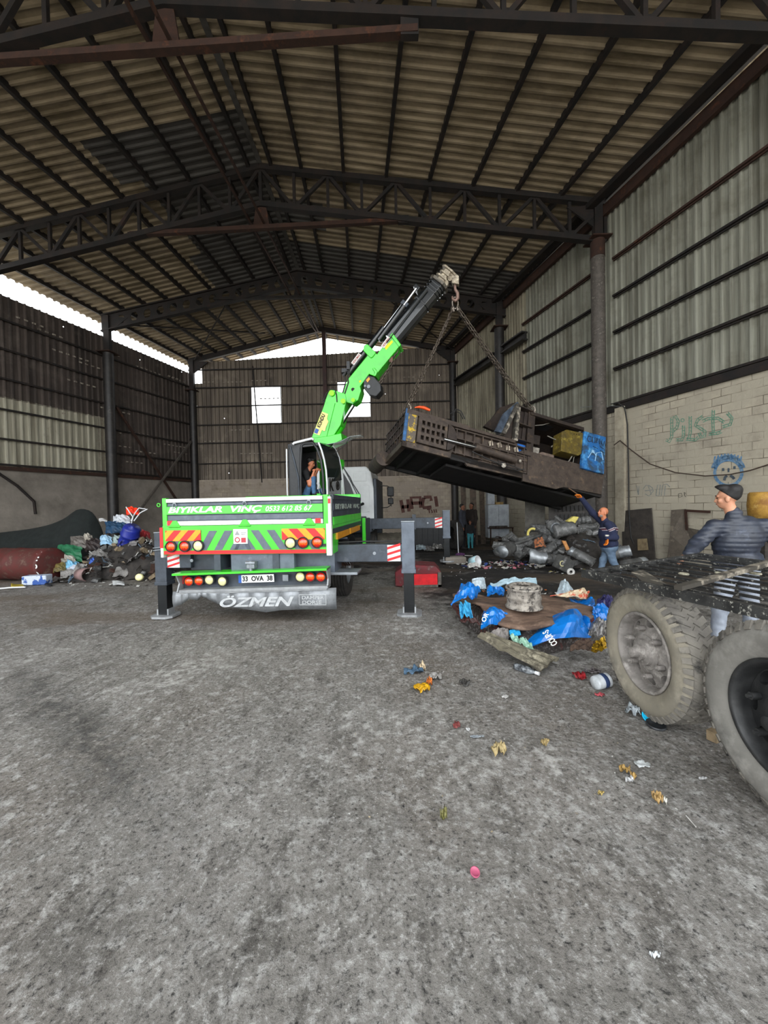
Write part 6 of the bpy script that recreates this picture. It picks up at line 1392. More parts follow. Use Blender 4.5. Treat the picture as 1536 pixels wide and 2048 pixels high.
crushed('grey_cloth', [(985, 1262), (1018, 1262), (1016, 1282), (975, 1276)], [4.45, 4.45, 4.3, 4.35], .01, mat('grey_cloth', '8a8480', '6b6662', 9, .9), 'crumpled grey cloth in front of the sheet', 'cloth', .05, 61, nz=.07)
crushed('green_white_bag', [(1020, 1274), (1050, 1282), (1070, 1300), (1030, 1290)], [4.25, 4.2, 4.05, 4.15], .01, mat('mint_bag', '9fc4b0', '5f8a72', 22, .5, 0, .4), 'mint and white wrapper in front of the crushed drum', 'wrapper', .03, 63, nz=.07)
crushed('flyer', [(1160, 1180), (1178, 1184), (1172, 1198), (1100, 1192)], [5.5, 5.5, 5.3, 5.35], .01, mat('motley_paper', 'c9b89a', 'b8452c', 12, .7, lo=.5, hi=.6), 'motley wrappers behind the right half of the sheet', 'wrapper', .04, 65, nz=.06)

def bits(cx, cy, rx, ry, n, mats, name, label, cat, group, z0=.0, size=(.02, .07), mode='px', hgt=0, seed=0, each=None):
    random.seed(seed); protos = []
    for k, mt in enumerate(mats):
        mb = MB(); n_ = 7
        vs = [V((.5 * cos(2 * pi * i / n_) * random.uniform(.5, 1), .4 * sin(2 * pi * i / n_) * random.uniform(.5, 1), random.uniform(-.1, .15))) for i in range(n_)]
        mb.prism(vs, (0, 0, .06)); me = mb.build(name, mt); COL.objects.unlink(me); protos.append(me)
    for i in range(n):
        a = random.uniform(0, 2 * pi); q = random.random() ** .6; x = cx + rx * q * cos(a); y = cy + ry * q * sin(a); p = G(x, y)
        o = protos[i % len(protos)].copy(); COL.objects.link(o); s = random.uniform(*size); o.scale = (s, s * random.uniform(.4, 1), s); o.rotation_euler = (random.uniform(-.3, .3), random.uniform(-.3, .3), random.uniform(0, 6)); hh = hgt * (1 - q) * random.random()
        o.location = (p.x, p.y, fz(p.x, p.y) + .008 + s * .08 + hh); tag(o, label, cat, group)
    for m_ in protos: bpy.data.objects.remove(m_)
bits(1050, 1262, 120, 32, 70, [M_pap, M_foil, M_dk, M_bluein, M_dk, mat('red_scrap', 'a3202a'), M_foil], 'heap_scrap', 'small scrap of rubbish tucked in the heap under the rusty sheet', 'rubbish', 'rubbish bits in the blue drum heap', size=(.05, .16), hgt=.12, seed=3)
bits(1050, 1190, 120, 12, 40, [M_pap, M_foil, M_dk, mat('orange_scrap', 'c9702a'), M_dk], 'heap_scrap', 'small scrap of rubbish just behind the rusty sheet', 'rubbish', 'rubbish bits behind the sheet', size=(.05, .15), hgt=.0, seed=4)
# ------------------------------------------------------------------ right side: scrap heap, things along the walls
def gz(p): return V((p.x, p.y, fz(p.x, p.y)))
def thing(mb, name, mt, label, cat, group=None, **k):
    xs = [v[0] for v in mb.v]; ys = [v[1] for v in mb.v]; zs = [v[2] for v in mb.v]; loc = ((min(xs) + max(xs)) / 2, (min(ys) + max(ys)) / 2, min(zs))
    return tag(mb.build(name, mt, loc=loc, **k), label, cat, group)
M_rubs = [mat('worn_black_rubber', '3d3d3c', '5a5957', 5, .55, .1, .2, c3='8a8987', s3=6, lo3=.55, hi3=.7), mat('worn_grey_rubber', '6a6a69', '4a4a49', 5, .55, .1, .2, c3='9a9997', s3=7, lo3=.52, hi3=.7), mat('crushed_sooty_can', '858482', '4f4e4c', 6, .5, .3, .3)]
M_sil = mat('dented_bright_tin', '9da1a4', '6f7274', 7, .4, .5, .2)
def mound(name, cx0, cx1, front, top, label, seed):
    """dirt and scrap under a heap; front/top pixel rows as functions of px"""
    mb = MB()
    def fn(u, v):
        px = cx0 + (cx1 - cx0) * u; f = G(px, front(px)); env = sin(pi * min(1, max(0, u))) ** .5
        d = f.y + v * 2.6; base = V((f.x + (d - f.y) * (px - 768) / 770, d, 0)); H = W(px, top(px), f.y + 1.1).z * env; z = H * sin(pi * min(v * 1.15, 1)) ** .7 + .06 * NZ.noise(V((u * 9, v * 7, seed))); return V((base.x, base.y, max(z, -.02)))
    mb.grid(fn, 26, 14); o = mb.build(name, mat(name + '_dirt', '1f1c1a', '38332f', 5, .9, 0, .5), loc=tuple(mb.v[13])); return tag(o, label, 'scrap', kind='stuff'), fn
ftop = lambda x: 1108 - 56 * max(0, min(1, (x - 990) / 130)) - 3 * max(0, (x - 1150) / 50)
o, mf = mound('scrap_mound', 985, 1262, lambda x: 1110 + 28 * max(0, min(1, (x - 1010) / 140)), lambda x: ftop(x) + 12, 'dark dirt and crushed scrap at the bottom of the right heap', 2)
def can_proto(kind, seed):
    mb = MB(); n = 18; rows = []
    if kind == 0: prof_ = [(.001, -.5), (.26, -.5), (.3, -.47), (.27, -.42), (.27, -.1), (.29, 0), (.27, .1), (.26, .42), (.3, .47), (.3, .5), (.24, .5), (.22, .3), (.001, .28)]
    elif kind == 1: prof_ = [(.001, -.5), (.3, -.5), (.33, -.4), (.28, -.25), (.34, -.1), (.28, .05), (.33, .2), (.27, .35), (.3, .48), (.22, .5), (.2, .4), (.001, .38)]
    else: prof_ = [(.001, -.5), (.2, -.5), (.22, -.45), (.18, .3), (.3, .42), (.32, .5), (.27, .5), (.14, .3), (.001, .2)]
    mb.lathe(prof_, (0, 0, 0), (1, 0, 0), 14, 0, False)
    mb.v = [tuple(V(a) * (1 + .16 * NZ.noise(V(a) * 4 + V((seed, 0, 0)))) + V((0, .1 * NZ.noise(V(a) * 2.2 + V((0, seed, 0))), 0))) for a in mb.v]
    return mb
protos = []
for i in range(9):
    o = can_proto(i % 3, i * 3.1).build('crushed_canister', M_rubs[i % 3] if i != 5 else M_rubs[0]); COL.objects.unlink(o); protos.append(o)
random.seed(21)
spots = [(1005, 1092, .5), (1022, 1100, .6), (1040, 1096, .5), (1030, 1080, .55), (1052, 1082, .5), (1060, 1060, .4), (1078, 1056, .45), (1096, 1066, .5), (1070, 1092, .55), (1092, 1100, .55), (1110, 1084, .5), (1104, 1050, .42), (1122, 1054, .6), (1135, 1046, .4),
         (1128, 1072, .5), (1146, 1082, .55), (1160, 1060, .45), (1150, 1046, .5), (1172, 1056, .5), (1168, 1076, .55), (1186, 1068, .5), (1140, 1096, .55), (1158, 1100, .6), (1120, 1100, .5), (1100, 1118, .5), (1122, 1120, .45), (1150, 1118, .6), (1172, 1110, .6), (1186, 1096, .5), (1186, 1120, .5), (1150, 1138, .4), (1085, 1078, .45),
         (1015, 1082, .4), (1044, 1108, .45), (1062, 1104, .4), (1134, 1108, .5), (1198, 1048, .4), (1215, 1060, .4), (1225, 1088, .45), (1108, 1070, .45), (1190, 1082, .4), (1240, 1108, .4), (1230, 1124, .4), (1168, 1040, .4), (1120, 1040, .35), (1176, 1130, .4), (1212, 1112, .4)]
for i, (px, py, s) in enumerate(spots):
    d = 9.7 + (1140 - py) * .016; p = W(px, py, d); o = protos[i % 9].copy(); COL.objects.link(o); s *= .95
    o.scale = (s, s * random.uniform(.7, 1), s * random.uniform(.7, 1)); o.rotation_euler = (random.uniform(0, 6), random.uniform(-.6, .6), random.uniform(-.9, .9)); p.z = max(p.z, .14); o.location = p
    tag(o, 'crumpled black or grey canister in the scrap heap behind the bald man', 'canister', 'canisters in the right scrap heap')
def laycyl(a, b, r, mts, name, label, cat, dent=.1, seed=0, silver=None, hole=True):
    a, b = V(a), V(b); d = b - a; L = d.length; mb = MB(); n = 20; K = 12
    prof_ = [(.001, 0)] + [(r * (1 - .05 * (k % 2)), L * k / K) for k in range(K + 1)] + ([(r * .86, L), (r * .8, L * .85), (.001, L * .84)] if hole else [(.001, L)])
    mb.lathe(prof_, a, d, n)
    if silver: 
        for i, f in enumerate(mb.f):
            c = sum((V(mb.v[k]) for k in f), V((0, 0, 0))) / len(f); t = (c - a).dot(d) / (L * L)
            if silver(t): mb.m[i] = 1
    mb.v = [tuple(V(v) + V((NZ.noise(V(v) * 5 + V((seed, 0, 0))), 0, NZ.noise(V(v) * 5 + V((0, seed, 0))))) * (dent * r)) for v in mb.v]
    return thing(mb, name, mts, label, cat)
laycyl(W(1245, 1132, 9.0), W(1289, 1124, 9.2), .13, [M_rubs[0], M_sil], 'air_spring', 'black tube with a silver end lying lowest by the dark panel', 'tube', .1, 1, lambda t: t > .72)
laycyl(W(1205, 1112, 9.6), W(1262, 1100, 9.3), .14, [M_rubs[1], M_sil], 'air_spring', 'grey tube with a dented silver end beside the bald man’s glove', 'tube', .2, 2, lambda t: t > .6)
laycyl(W(1060, 1112, 9.5), W(1092, 1116, 9.4), .17, [M_sil], 'tin_canister', 'crumpled silver canister lying at the front of the right heap', 'canister', .35, 3)
laycyl(W(1022, 1094, 9.9), W(1004, 1104, 9.6), .16, [M_rubs[0], M_sil], 'wheel_drum', 'grey drum facing the camera at the left foot of the right heap', 'drum', .1, 4, lambda t: t > .9, False)
laycyl(W(1000, 1102, 9.8), W(995, 1104, 9.7), .11, [M_rubs[1], M_sil], 'small_disc', 'small grey disc standing at the far left foot of the right heap', 'disc', .05, 5, None, False)
mb = MB(); c = W(1127, 1128, 9.2); mb.box(c + V((0, 0, .0)), (.34, .3, .34), M4.Rotation(.5, 3, 'Y') @ M4.Rotation(.3, 3, 'Z')); tb = thing(mb, 'black_crate', M_rubs[0], 'tilted black crate with a pale mark at the front of the right heap', 'crate', bevel=.03)
mb = MB(); cc = W(1124, 1127, 9.0); mb.tube([cc + V((.05 * cos(a), -.01, .06 * sin(a))) for a in [R(60 + 30 * i) for i in range(9)]], .012, 6); mb.build('pale_mark', mat('pale_yellow_mark', 'b9b184'), tb, world=True)
mb = MB(); c = W(1141, 1144, 9.05); mb.lathe([(.09, 0), (.09, .03), (.04, .04), (.04, 0)], c, (0, -1, .1), 20); thing(mb, 'white_ring', M_pap, 'white plastic ring at the foot of the black crate', 'ring')
M_yel = mat('yellow_foam', 'd3c46a', 'b5a552', 12, .7, 0, .1)
mb = MB(); c = W(1065, 1068, 10.7); mb.tube([c + V((.13 * cos(a), 0, .15 * sin(a))) for a in [R(60 + 22 * i) for i in range(11)]], .035, 8); thing(mb, 'yellow_ring', M_yel, 'pale yellow curved foam ring on the left of the right heap', 'ring')
mb = MB(); c = W(1145, 1039, 10.7); mb.prism([c + V((-.16, 0, -.05)), c + V((.08, 0, -.12)), c + V((.2, 0, .07)), c + V((.05, 0, .09))], (0, .15, 0)); thing(mb, 'yellow_pad', M_yel, 'pale yellow pad on the top of the right heap', 'pad', bevel=.03)
mb = MB(); c = W(1132, 1090, 10.0); mb.prism([c + V((-.1, 0, .12)), c + V((.0, 0, .1)), c + V((.1, 0, -.12)), c + V((.02, 0, -.14))], (0, .05, 0)); thing(mb, 'orange_scrap', mat('peach_scrap', 'd3975c', 'b5763e', 12), 'peach coloured scrap in the middle of the right heap', 'scrap')
crushed('striped_cloth', [(1068, 1080), (1085, 1076), (1092, 1094), (1070, 1096)], [10.2, 10.2, 10, 10], .02, mat('orange_striped_cloth', 'a3603a', '4a4238', 16, .9, lo=.5, hi=.56), 'orange and grey crumpled cloth on the left slope of the right heap', 'cloth', .06, 71, nz=.05)
laycyl(W(1140, 1100, 9.75), W(1188, 1126, 9.4), .12, [M_rubs[1], M_sil], 'bent_pipe', 'long grey bent tube falling across the front of the right heap', 'tube', .2, 7, lambda t: t < .15)
laycyl(W(1018, 1092, 10.2), W(1082, 1070, 10.5), .05, [M_rubs[0]], 'thin_pipe', 'thin dark pipe lying up the left slope of the right heap', 'pipe', .2, 8)
laycyl(W(1108, 1064, 10.2), W(1148, 1056, 10.2), .18, [M_rubs[1]], 'ribbed_can', 'large ribbed grey canister across the top of the right heap', 'canister', .15, 9)
laycyl(W(1102, 1050, 10.4), W(1112, 1056, 10.2), .15, [M_rubs[1], M_sil], 'round_collar', 'round grey collar facing left near the top of the right heap', 'collar', .1, 10, lambda t: t > .8)
# ground litter in front of it
bits(1005, 1131, 95, 9, 160, [M_pap, M_pap, mat('ivory_scrap', 'dcd6ca', 'b0a898', 18), mat('pink_scrap', 'b56a78'), M_dk, mat('blue_scrap', '3d4f8a'), M_pap], 'white_scrap', 'pale paper or plastic scrap on the black floor before the right heap', 'scrap', 'pale scraps before the right heap', size=(.06, .22), hgt=.05, seed=9)
bits(1145, 1142, 50, 8, 30, [M_pap, M_foil, M_yel], 'pale_scrap', 'pale scrap on the floor near the corner of the black gate', 'scrap', 'scraps near the gate corner', size=(.03, .12), seed=10)
bits(930, 1150, 60, 30, 50, [M_pap, M_dk, M_pap], 'tiny_chip', 'tiny pale chip on the oily floor between truck and drum heap', 'chip', 'chips between truck and heap', size=(.015, .06), seed=11)
mb = MB(); c = G(942, 1133); mb.lathe([(.001, 0), (.12, 0), (.14, .24), (.12, .24), (.1, .05)], gz(c) + V((0, 0, .13)), (.6, -.7, .25), 20)
for i, f in enumerate(mb.f): mb.m[i] = 1 if (i // 20) == 1 else 0
mb.v = [(a[0], a[1], max(a[2], .0)) for a in mb.v]; thing(mb, 'paint_tub', [M_wpaint, mat('pale_blue_band', '7cb6c4', 'c9dde0', 8, .5)], 'white and pale blue tub tipped over among the pale scraps', 'tub')
crushed('white_rag', [(935, 1128), (955, 1126), (962, 1134), (938, 1136)], [10.1, 10.1, 9.9, 9.9], .01, M_pap, 'white rag on the floor under the tipped tub', 'rag', .04, 73, nz=.04)
# mop, block
mb = MB(); a = G(917, 1112); b = W(914, 1045, a.y + .2); mb.tube([a + V((0, 0, .08)), b], .014, 8); mp_ = empty('mop', a, 'white-handled mop with a purple head standing at the back', 'mop'); mb.build('handle', M_wpaint, mp_, world=True)
solid('mop_head', [('e', a + V((.06, 0, .05)), (.16, .1, .06), None)], .025, mat('purple_mop', '5d3560', '3f2444', 14, .95, 0, .4), mp_, wob=lambda X, Y, Z: .01 * np.sin(X * 90), world=True)
mb = MB(); c = G(912, 1129); mb.box(c + V((0, .2, .1)), (.6, .35, .2), M4.Rotation(.05, 3, 'Z')); thing(mb, 'concrete_block', M_conc, 'grey block beside the front outrigger foot', 'block', bevel=.04)
mb = MB(); mb.bar(G(930, 1112) + V((0, 0, .02)), G(945, 1113) + V((0, 0, .02)), .05, .02); thing(mb, 'white_strip', M_pap, 'short white strip on the dark floor beside the mop', 'strip')
# red box by the outrigger leg
c = G(848, 1174); rb = empty('red_box', c, 'dusty red metal box with a bright red front, behind the outrigger leg', 'box')
x0, x1 = G(795, 1172).x + .1, G(883, 1174).x; y0 = c.y; mb = MB(); mb.prism([V((x0 - .15, y0 + .1, 0)), V((x1, y0, 0)), V((x1, y0, .3)), V((x1 - .1, y0 + .02, .42)), V((x0 + .1, y0 + .05, .46)), V((x0 - .15, y0 + .1, .3))], (.05, .62, 0)); mb.build('body', mat('dusty_dark_red', '6b2026', '4b2a2a', 6, .7, .1, .1, c3='7d6a66', s3=6, lo3=.55, hi3=.7), rb, world=True, bevel=.02)
mb = MB(); mb.bx(x1 - .62, x1 - .08, y0 - .03, y0 + .0, .05, .27); mb.build('front_panel', mat('bright_red_panel', 'd2121c', 'b00e18', 9, .4), rb, world=True); mb = MB(); mb.bx(x1 - .07, x1 + .0, y0 - .035, y0 + .0, .0, .3); mb.bx(x1 - .8, x1, y0 - .035, y0, 0, .05); mb.build('edge_frame', M_greycol, rb, world=True)
# things along the back
def slabthing(p0, p1, z0, z1, th, mt, name, label, cat, lean=0, **k):
    a, b = V(p0), V(p1); a.z = b.z = z0; n = V((0, 0, 1)).cross((b - a)).normalized(); n = n if n.y > 0 else -n; t = n * th; l = n * lean; u = V((0, 0, z1 - z0)); mb = MB()
    mb.hexa([a, b, b + t, a + t, a + u + l, b + u + l, b + u + t + l, a + u + t + l]); return thing(mb, name, mt, label, cat, **k)
M_cab = mat('chalky_cabinet', 'a8adb2', '8d9297', 5, .6, .1, .05)
a, b = G(976, 1093), G(1018, 1093); cb_ = empty('metal_cabinet', (a + b) / 2, 'pale two-door metal cabinet at the back, under the baler', 'cabinet'); X_a, X_b, Yc = a.x, b.x, a.y + .35
def zpx(px, py, y): return PL(px, py, (0, y, 0), (0, 1, 0)).z
zt3, zm = zpx(997, 1009, Yc), zpx(997, 1052, Yc); xa = PL(976, 1030, (0, Yc, 0), (0, 1, 0)).x; xb = PL(1018, 1030, (0, Yc, 0), (0, 1, 0)).x
mb = MB(); mb.bx(xa, xb, Yc, Yc + .45, .3, zt3); mb.build('carcass', M_cab, cb_, world=True, bevel=.01)
for i in (0, 1):
    xm_ = (xa + xb) / 2; p, q = (xa + .01, xm_ - .008) if i == 0 else (xm_ + .008, xb - .01); mb = MB(); mb.bx(p, q, Yc - .025, Yc, zm + .02, zt3 - .02); d_ = mb.build('door', M_cab, cb_, world=True, bevel=.006); mb = MB(); mb.bx(p, q, Yc - .025, Yc, .32, zm - .1); mb.build('door', M_cab, cb_, world=True, bevel=.006)
mb = MB(); mb.bx(xa - .05, xb + .08, Yc - .3, Yc - .03, zm - .08, zm - .05); mb.bx(xb + .02, xb + .06, Yc - .3, Yc - .26, .02, zm - .05); mb.bx(xa, xa + .04, Yc - .3, Yc - .26, .02, zm - .05); thing(mb, 'work_shelf', M_rust, 'rusty shelf frame in front of the pale cabinet', 'shelf')
for k in range(6):
    mb = MB(); x = xa + .05 + k * .12; mb.box((x, Yc - .17, zm - .02), (.09, .1, .07), M4.Rotation(k, 3, 'Z')); thing(mb, 'dark_part', M_dk, 'dark machine part on the rusty shelf before the cabinet', 'part', 'parts on the rusty shelf')
mb = MB(); 
mb.bx(xa, xa + .28, Yc + .02, Yc + .3, zt3 + .02, zt3 + .65); thing(mb, 'pale_box', M_cab, 'pale box standing on the left end of the cabinet', 'box')
mb = MB(); mb.bx(xa + .32, xa + .62, Yc, Yc + .3, zt3, zt3 + .1); thing(mb, 'wood_offcut', mat('ochre_wood', '9a7d45', '6b5530', 9), 'ochre wood piece lying on the cabinet', 'wood')
pl_ = empty('pallet', (xa + .4, Yc - .6, 0), 'wooden pallet with broken boards in front of the cabinet', 'pallet')
for z in (.06, .3):
    for k in range(5): mb = MB(); y_ = Yc - .95 + k * .13; mb.bx(xa - .0, xb + .1, y_, y_ + .09, z, z + .03); mb.build('board', mat('grey_wood', '5a4b3d', '3a3028', 9) if (k == 0 and z < .1) else bpy.data.materials['grey_wood'], pl_, world=True)
for x in (xa, (xa + xb) / 2, xb): mb = MB(); mb.bx(x, x + .1, Yc - .95, Yc - .35, .09, .3); mb.build('block', bpy.data.materials['grey_wood'], pl_, world=True)
for k in range(14):
    random.seed(k + 5); mb = MB(); p = V((xa + .1 + .05 * k, Yc - .7 + random.uniform(-.15, .15), .35 + random.uniform(0, .05))); mb.bar(p, p + V((random.uniform(-.15, .15), random.uniform(-.1, .1), .02)), .03, .02); thing(mb, 'rusty_offcut', M_rust, 'rusty metal offcut on the pallet before the cabinet', 'offcut', 'offcuts on the pallet')
# black bin behind the front outrigger beam, roller, worn post
a, b = G(828, 1098), G(895, 1098); mb = MB(); mb.bx(a.x, b.x, a.y, a.y + 1.2, 0, zpx(860, 1038, a.y)); 
bn_ = empty('black_bin', (a.x, a.y, 0), 'big black bin behind the front outrigger beam', 'bin'); mb.build('shell', M_black, bn_, world=True, bevel=.06)
for k in range(6): mb = MB(); x = a.x + .12 + k * (b.x - a.x - .2) / 5; mb.bx(x, x + .05, a.y - .03, a.y, .05, zpx(860, 1042, a.y)); mb.build('rib', M_black, bn_, world=True)
a2 = PL(738, 1080, (0, 12.4, 0), (0, 1, 0)); b2 = PL(803, 1078, (0, 12.6, 0), (0, 1, 0)); laycyl((a2.x, 12.4, .45), (b2.x, 12.5, .45), .36, [mat('tan_tank', '6b655a', '4f4a41', 5, .8, c3='857e70', s3=4)], 'fuel_tank', 'tan cylindrical tank lying beneath the front outrigger beam', 'tank', .02, 3, None, False)
mb = MB(); 
mb.bx(a2.x + .1, a2.x + .3, 12.2, 12.8, 0, .12); mb.bx(b2.x - .4, b2.x - .2, 12.2, 12.8, 0, .12); thing(mb, 'tank_cradle', M_steel, 'dark cradle under the tan tank', 'cradle')
c = G(912, 1100); mb = MB(); mb.lathe([(.3, -.12), (.5, -.14), (.54, -.1), (.54, .1), (.5, .14), (.3, .12), (.3, -.12)], (c.x, c.y + .3, .54), (1, .3, 0), 28); thing(mb, 'old_tyre', M_tyre, 'old tyre standing upright left of the people at the back', 'tyre')
for k, (px, py) in enumerate(((842, 1100), (875, 1098), (858, 1102))): crushed('plastic_bag', [(px - 9, py - 10), (px + 8, py - 8), (px + 11, py), (px - 10, py)], [13.9, 13.9, 13.8, 13.8], .02, M_foil if k else M_clear, ('pale crumpled bag in front of the black bin, left', 'grey crumpled bag in front of the black bin, right', 'small grey bag in front of the black bin, middle')[k], 'bag', .08, 80 + k, nz=.06)
# planks and panels at the back right
for k, (xa_, xb_, yt, lab, mt) in enumerate(((944, 956, 960, 'dark plank leaning in the far right corner', 'grey_wood'), (962, 972, 930, 'grey weathered plank beside the pale cabinet', 'grey_wood'), (925, 935, 940, 'narrow dark plank at the corner column', 'grey_wood'))):
    d = 15.6 + k * .3; p = W(xa_, 1085, d); q = W(xb_, 1085, d); z = W(xa_, yt, d).z; slabthing((p.x, p.y, 0), (q.x, q.y, 0), 0, z, .04, bpy.data.materials[mt], 'plank', lab, 'plank', .25)
p, q = W(1050, 1085, 12.6), W(1090, 1085, 12.3); slabthing(p, q, 0, W(1070, 984, 12.4).z, .05, mat('grey_panel', '6e6a63', '55514b', 4, .8), 'steel_sheet', 'grey sheet panel standing behind the left of the right heap', 'panel', .12)
# sheet of punched steel leaning behind the heap
p, q = W(1098, 1085, 11.9), W(1192, 1085, 11.4); z1 = W(1150, 985, 11.6).z; ax_ = (q - p); ax_.z = 0; pn = slabthing(p, q, 0, z1, .04, mat('sooty_punched_steel', '4d4945', '3a3633', 5, .7, .2, .2), 'punched_sheet', 'sooty steel sheet with rows of oval holes behind the right heap', 'steel sheet', .1)
n_ = V((0, 0, 1)).cross(ax_).normalized(); n_ = n_ if n_.y < 0 else -n_
for row, (py, cnt) in enumerate(((1018, 9), (1034, 10), (1050, 9))):
    for k in range(cnt):
        mb = MB(); c = W(1112 + k * 8.2 + 4 * (row % 2), py - k * .4, 11.75); c = PL(1112 + k * 8.2 + 4 * (row % 2), py - k * .4, V((p.x, p.y, 0)) + n_ * .0, n_); s = V((0, 0, 1)); x = ax_.normalized(); mb.add([c + n_ * -.05 + x * (.045 * cos(t)) + s * (.1 * sin(t)) for t in [2 * pi * i / 10 for i in range(10)]], [tuple(range(10))]); 
        mb.v = [tuple(V(v) + n_ * (.052 + .0) + V((0, 0, 0))) for v in mb.v]; mb.build('oval_hole', M_ink, pn, world=True)
# panels leaning on the right wall
nin = nR
def on_wall(px, py, off=.02): return PL(px, py, PR(10) + nin * off, nin)
def wallpanel(pts, off, th, mt, name, label, cat='sheet'):
    mb = MB(); mb.prism([on_wall(x, y, off + (.0 if y < 1060 else .12)) for x, y in pts], nin * th); o = thing(mb, name, mt, label, cat, bevel=.004); return o
dp = wallpanel([(1243, 1022), (1304, 1016), (1312, 1121), (1248, 1122)], .06, .03, mat('dark_leaning_sheet', '3a3531', '4a443e', 4, .6, .2, .2, c3='2a2624', s3=3), 'dark_steel_sheet', 'dark steel sheet with a square opening leaning on the block wall', 'steel sheet')
mb = MB(); mb.prism([on_wall(x, y, .235) for x, y in ((1275, 1078), (1294, 1077), (1297, 1100), (1276, 1101))], nin * .01); mb.build('square_opening', mat('dirty_ochre_patch', '8a7a5c', '6b5a44', 7), dp, world=True)
wallpanel([(1344, 1020), (1372, 1018), (1374, 1055), (1400, 1060), (1400, 1118), (1336, 1118), (1342, 1070)], .08, .04, mat('worn_board', '5f564b', '48413a', 4, .85, 0, .3, c3='7d7263', s3=4), 'worn_board', 'worn brown broken board leaning on the block wall left of the jacketed person', 'board')
mb = MB(); mb.bar(on_wall(1370, 1021, .15), on_wall(1420, 1024, .15), .05, .06); mb.bar(on_wall(1371, 1021, .15), on_wall(1374, 1060, .15), .04, .05); thing(mb, 'angle_iron', M_rust, 'rusty angle iron standing against the block wall behind the gate', 'frame')
mb = MB(); mb.prism([on_wall(x, y, .04) for x, y in ((1234, 818), (1252, 812), (1254, 1110), (1236, 1112))], nin * .1); mb.build('pilaster', mat('plaster_pilaster', 'aba28f', '8b8271', 3, .9, 0, .2), wr, world=True)
for pts, lab, r, mt in (([(1222, 808), (1237, 806), (1249, 815), (1255, 850), (1257, 940), (1258, 1030), (1262, 1075), (1272, 1098), (1282, 1108)], 'dark cable running down the block wall beside the pipe column', .018, M_rubber), ([(1228, 890), (1240, 881), (1262, 900), (1300, 928), (1350, 945), (1410, 952), (1460, 949), (1500, 941), (1560, 922)], 'brown cable sagging across the block wall under the green writing', .016, mat('brown_cable', '3f3128')),
                        ([(1160, 815), (1195, 812), (1225, 812), (1240, 813)], 'thin grey wires tied round the pipe column', .008, M_galv)):
    mb = MB(); mb.tube([on_wall(x, y, .16) for x, y in pts], r, 6); thing(mb, 'wall_cable', mt, lab, 'cable')
# rusty yellow tank behind the person in the jacket
c = on_wall(1530, 1010, .6); tk = empty('rusty_tank', (c.x, c.y, 0), 'rusty yellow tank on a dark stand at the right edge', 'tank'); mb = MB(); z0 = zpx(1525, 1036, c.y); z1 = zpx(1525, 984, c.y); mb.lathe([(.001, z1), (.24, z1), (.27, z1 - .04), (.29, (z0 + z1) / 2), (.27, z0), (.001, z0)], (c.x, c.y, 0), n=24); mb.build('shell', mat('rusty_yellow', 'b98f3e', '8a5f28', 6, .7, .1, .2, c3='d0b06a', s3=5), tk, world=True)
mb = MB(); mb.bx(c.x - .25, c.x + .25, c.y - .25, c.y + .25, 0, z0); mb.build('stand', M_dk, tk, world=True)
# paint on walls
def ribbon(mb, pts, pf, w):
    P = [pf(x, y) for x, y in pts]; n = nR if pf is wallp else V((0, -1, 0)); vs = []
    for i, p in enumerate(P):
        d = (P[min(i + 1, len(P) - 1)] - P[max(i - 1, 0)]).normalized(); s = n.cross(d) * w / 2; vs += [p - s, p + s]
    mb.add(vs, [(2 * i, 2 * i + 2, 2 * i + 3, 2 * i + 1) for i in range(len(P) - 1)])
def wallp(x, y): return PL(x, y, PR(10) + nR * .008, nR)
def gabp(x, y): return PL(x, y, GA + V((0, -.008, 0)), (0, 1, 0))
z7 = lambda x, y: (1220 + x / 4.861, 680 + y / 4.861)
mb = MB(); 
S = [[(545, 970), (575, 990), (600, 940), (600, 760), (640, 745), (665, 790), (650, 850), (610, 890)], [(640, 970), (700, 970), (715, 930), (715, 830)], [(780, 740), (780, 900), (770, 950), (740, 965), (830, 970), (860, 945)], [(905, 740), (850, 780), (830, 830), (880, 860), (925, 890), (920, 935), (885, 945), (865, 900)], [(1005, 680), (1000, 790), (1005, 900), (960, 915), (1050, 905), (1085, 890)], [(900, 790), (950, 765), (1050, 760), (1110, 800)], [(1140, 710), (1185, 760), (1170, 820), (1090, 845)]]
for s in S:
    for o_ in (-11, 11):
        q = []
        for i, (x, y) in enumerate(s):
            a = s[max(i - 1, 0)]; b = s[min(i + 1, len(s) - 1)]; dx, dy = b[0] - a[0], b[1] - a[1]; l = max((dx * dx + dy * dy) ** .5, 1e-6); q.append(z7(x - dy / l * o_, y + dx / l * o_))
        ribbon(mb, q, wallp, .022)
    for (xa1, ya1), (xb1, yb1) in zip(s, s[1:]):
        l = ((xb1 - xa1) ** 2 + (yb1 - ya1) ** 2) ** .5; n = max(1, int(l / 28))
        for i in range(n):
            t = (i + .5) / n; x, y = xa1 + (xb1 - xa1) * t, ya1 + (yb1 - ya1) * t; ux, uy = -(yb1 - ya1) / l * 11, (xb1 - xa1) / l * 11; ribbon(mb, [z7(x - ux, y - uy), z7(x + ux, y + uy)], wallp, .016)
ribbon(mb, [z7(705 + 16 * cos(a), 780 + 16 * sin(a)) for a in [2 * pi * i / 12 for i in range(13)]], wallp, .02); mb.build('green_graffiti', mat('green_spray', '4f7d68', '7a9a85', 16, .9, 0, 0), wr, world=True)
mb = MB(); bl_ = mat('blue_spray', '4c7396', '8a9aa3', 10, .9, 0, 0, lo=.45, hi=.7)
ribbon(mb, [z7(1150 + 132 * cos(a), 1290 + 125 * sin(a)) for a in [2 * pi * i / 28 for i in range(29)]], wallp, .07)
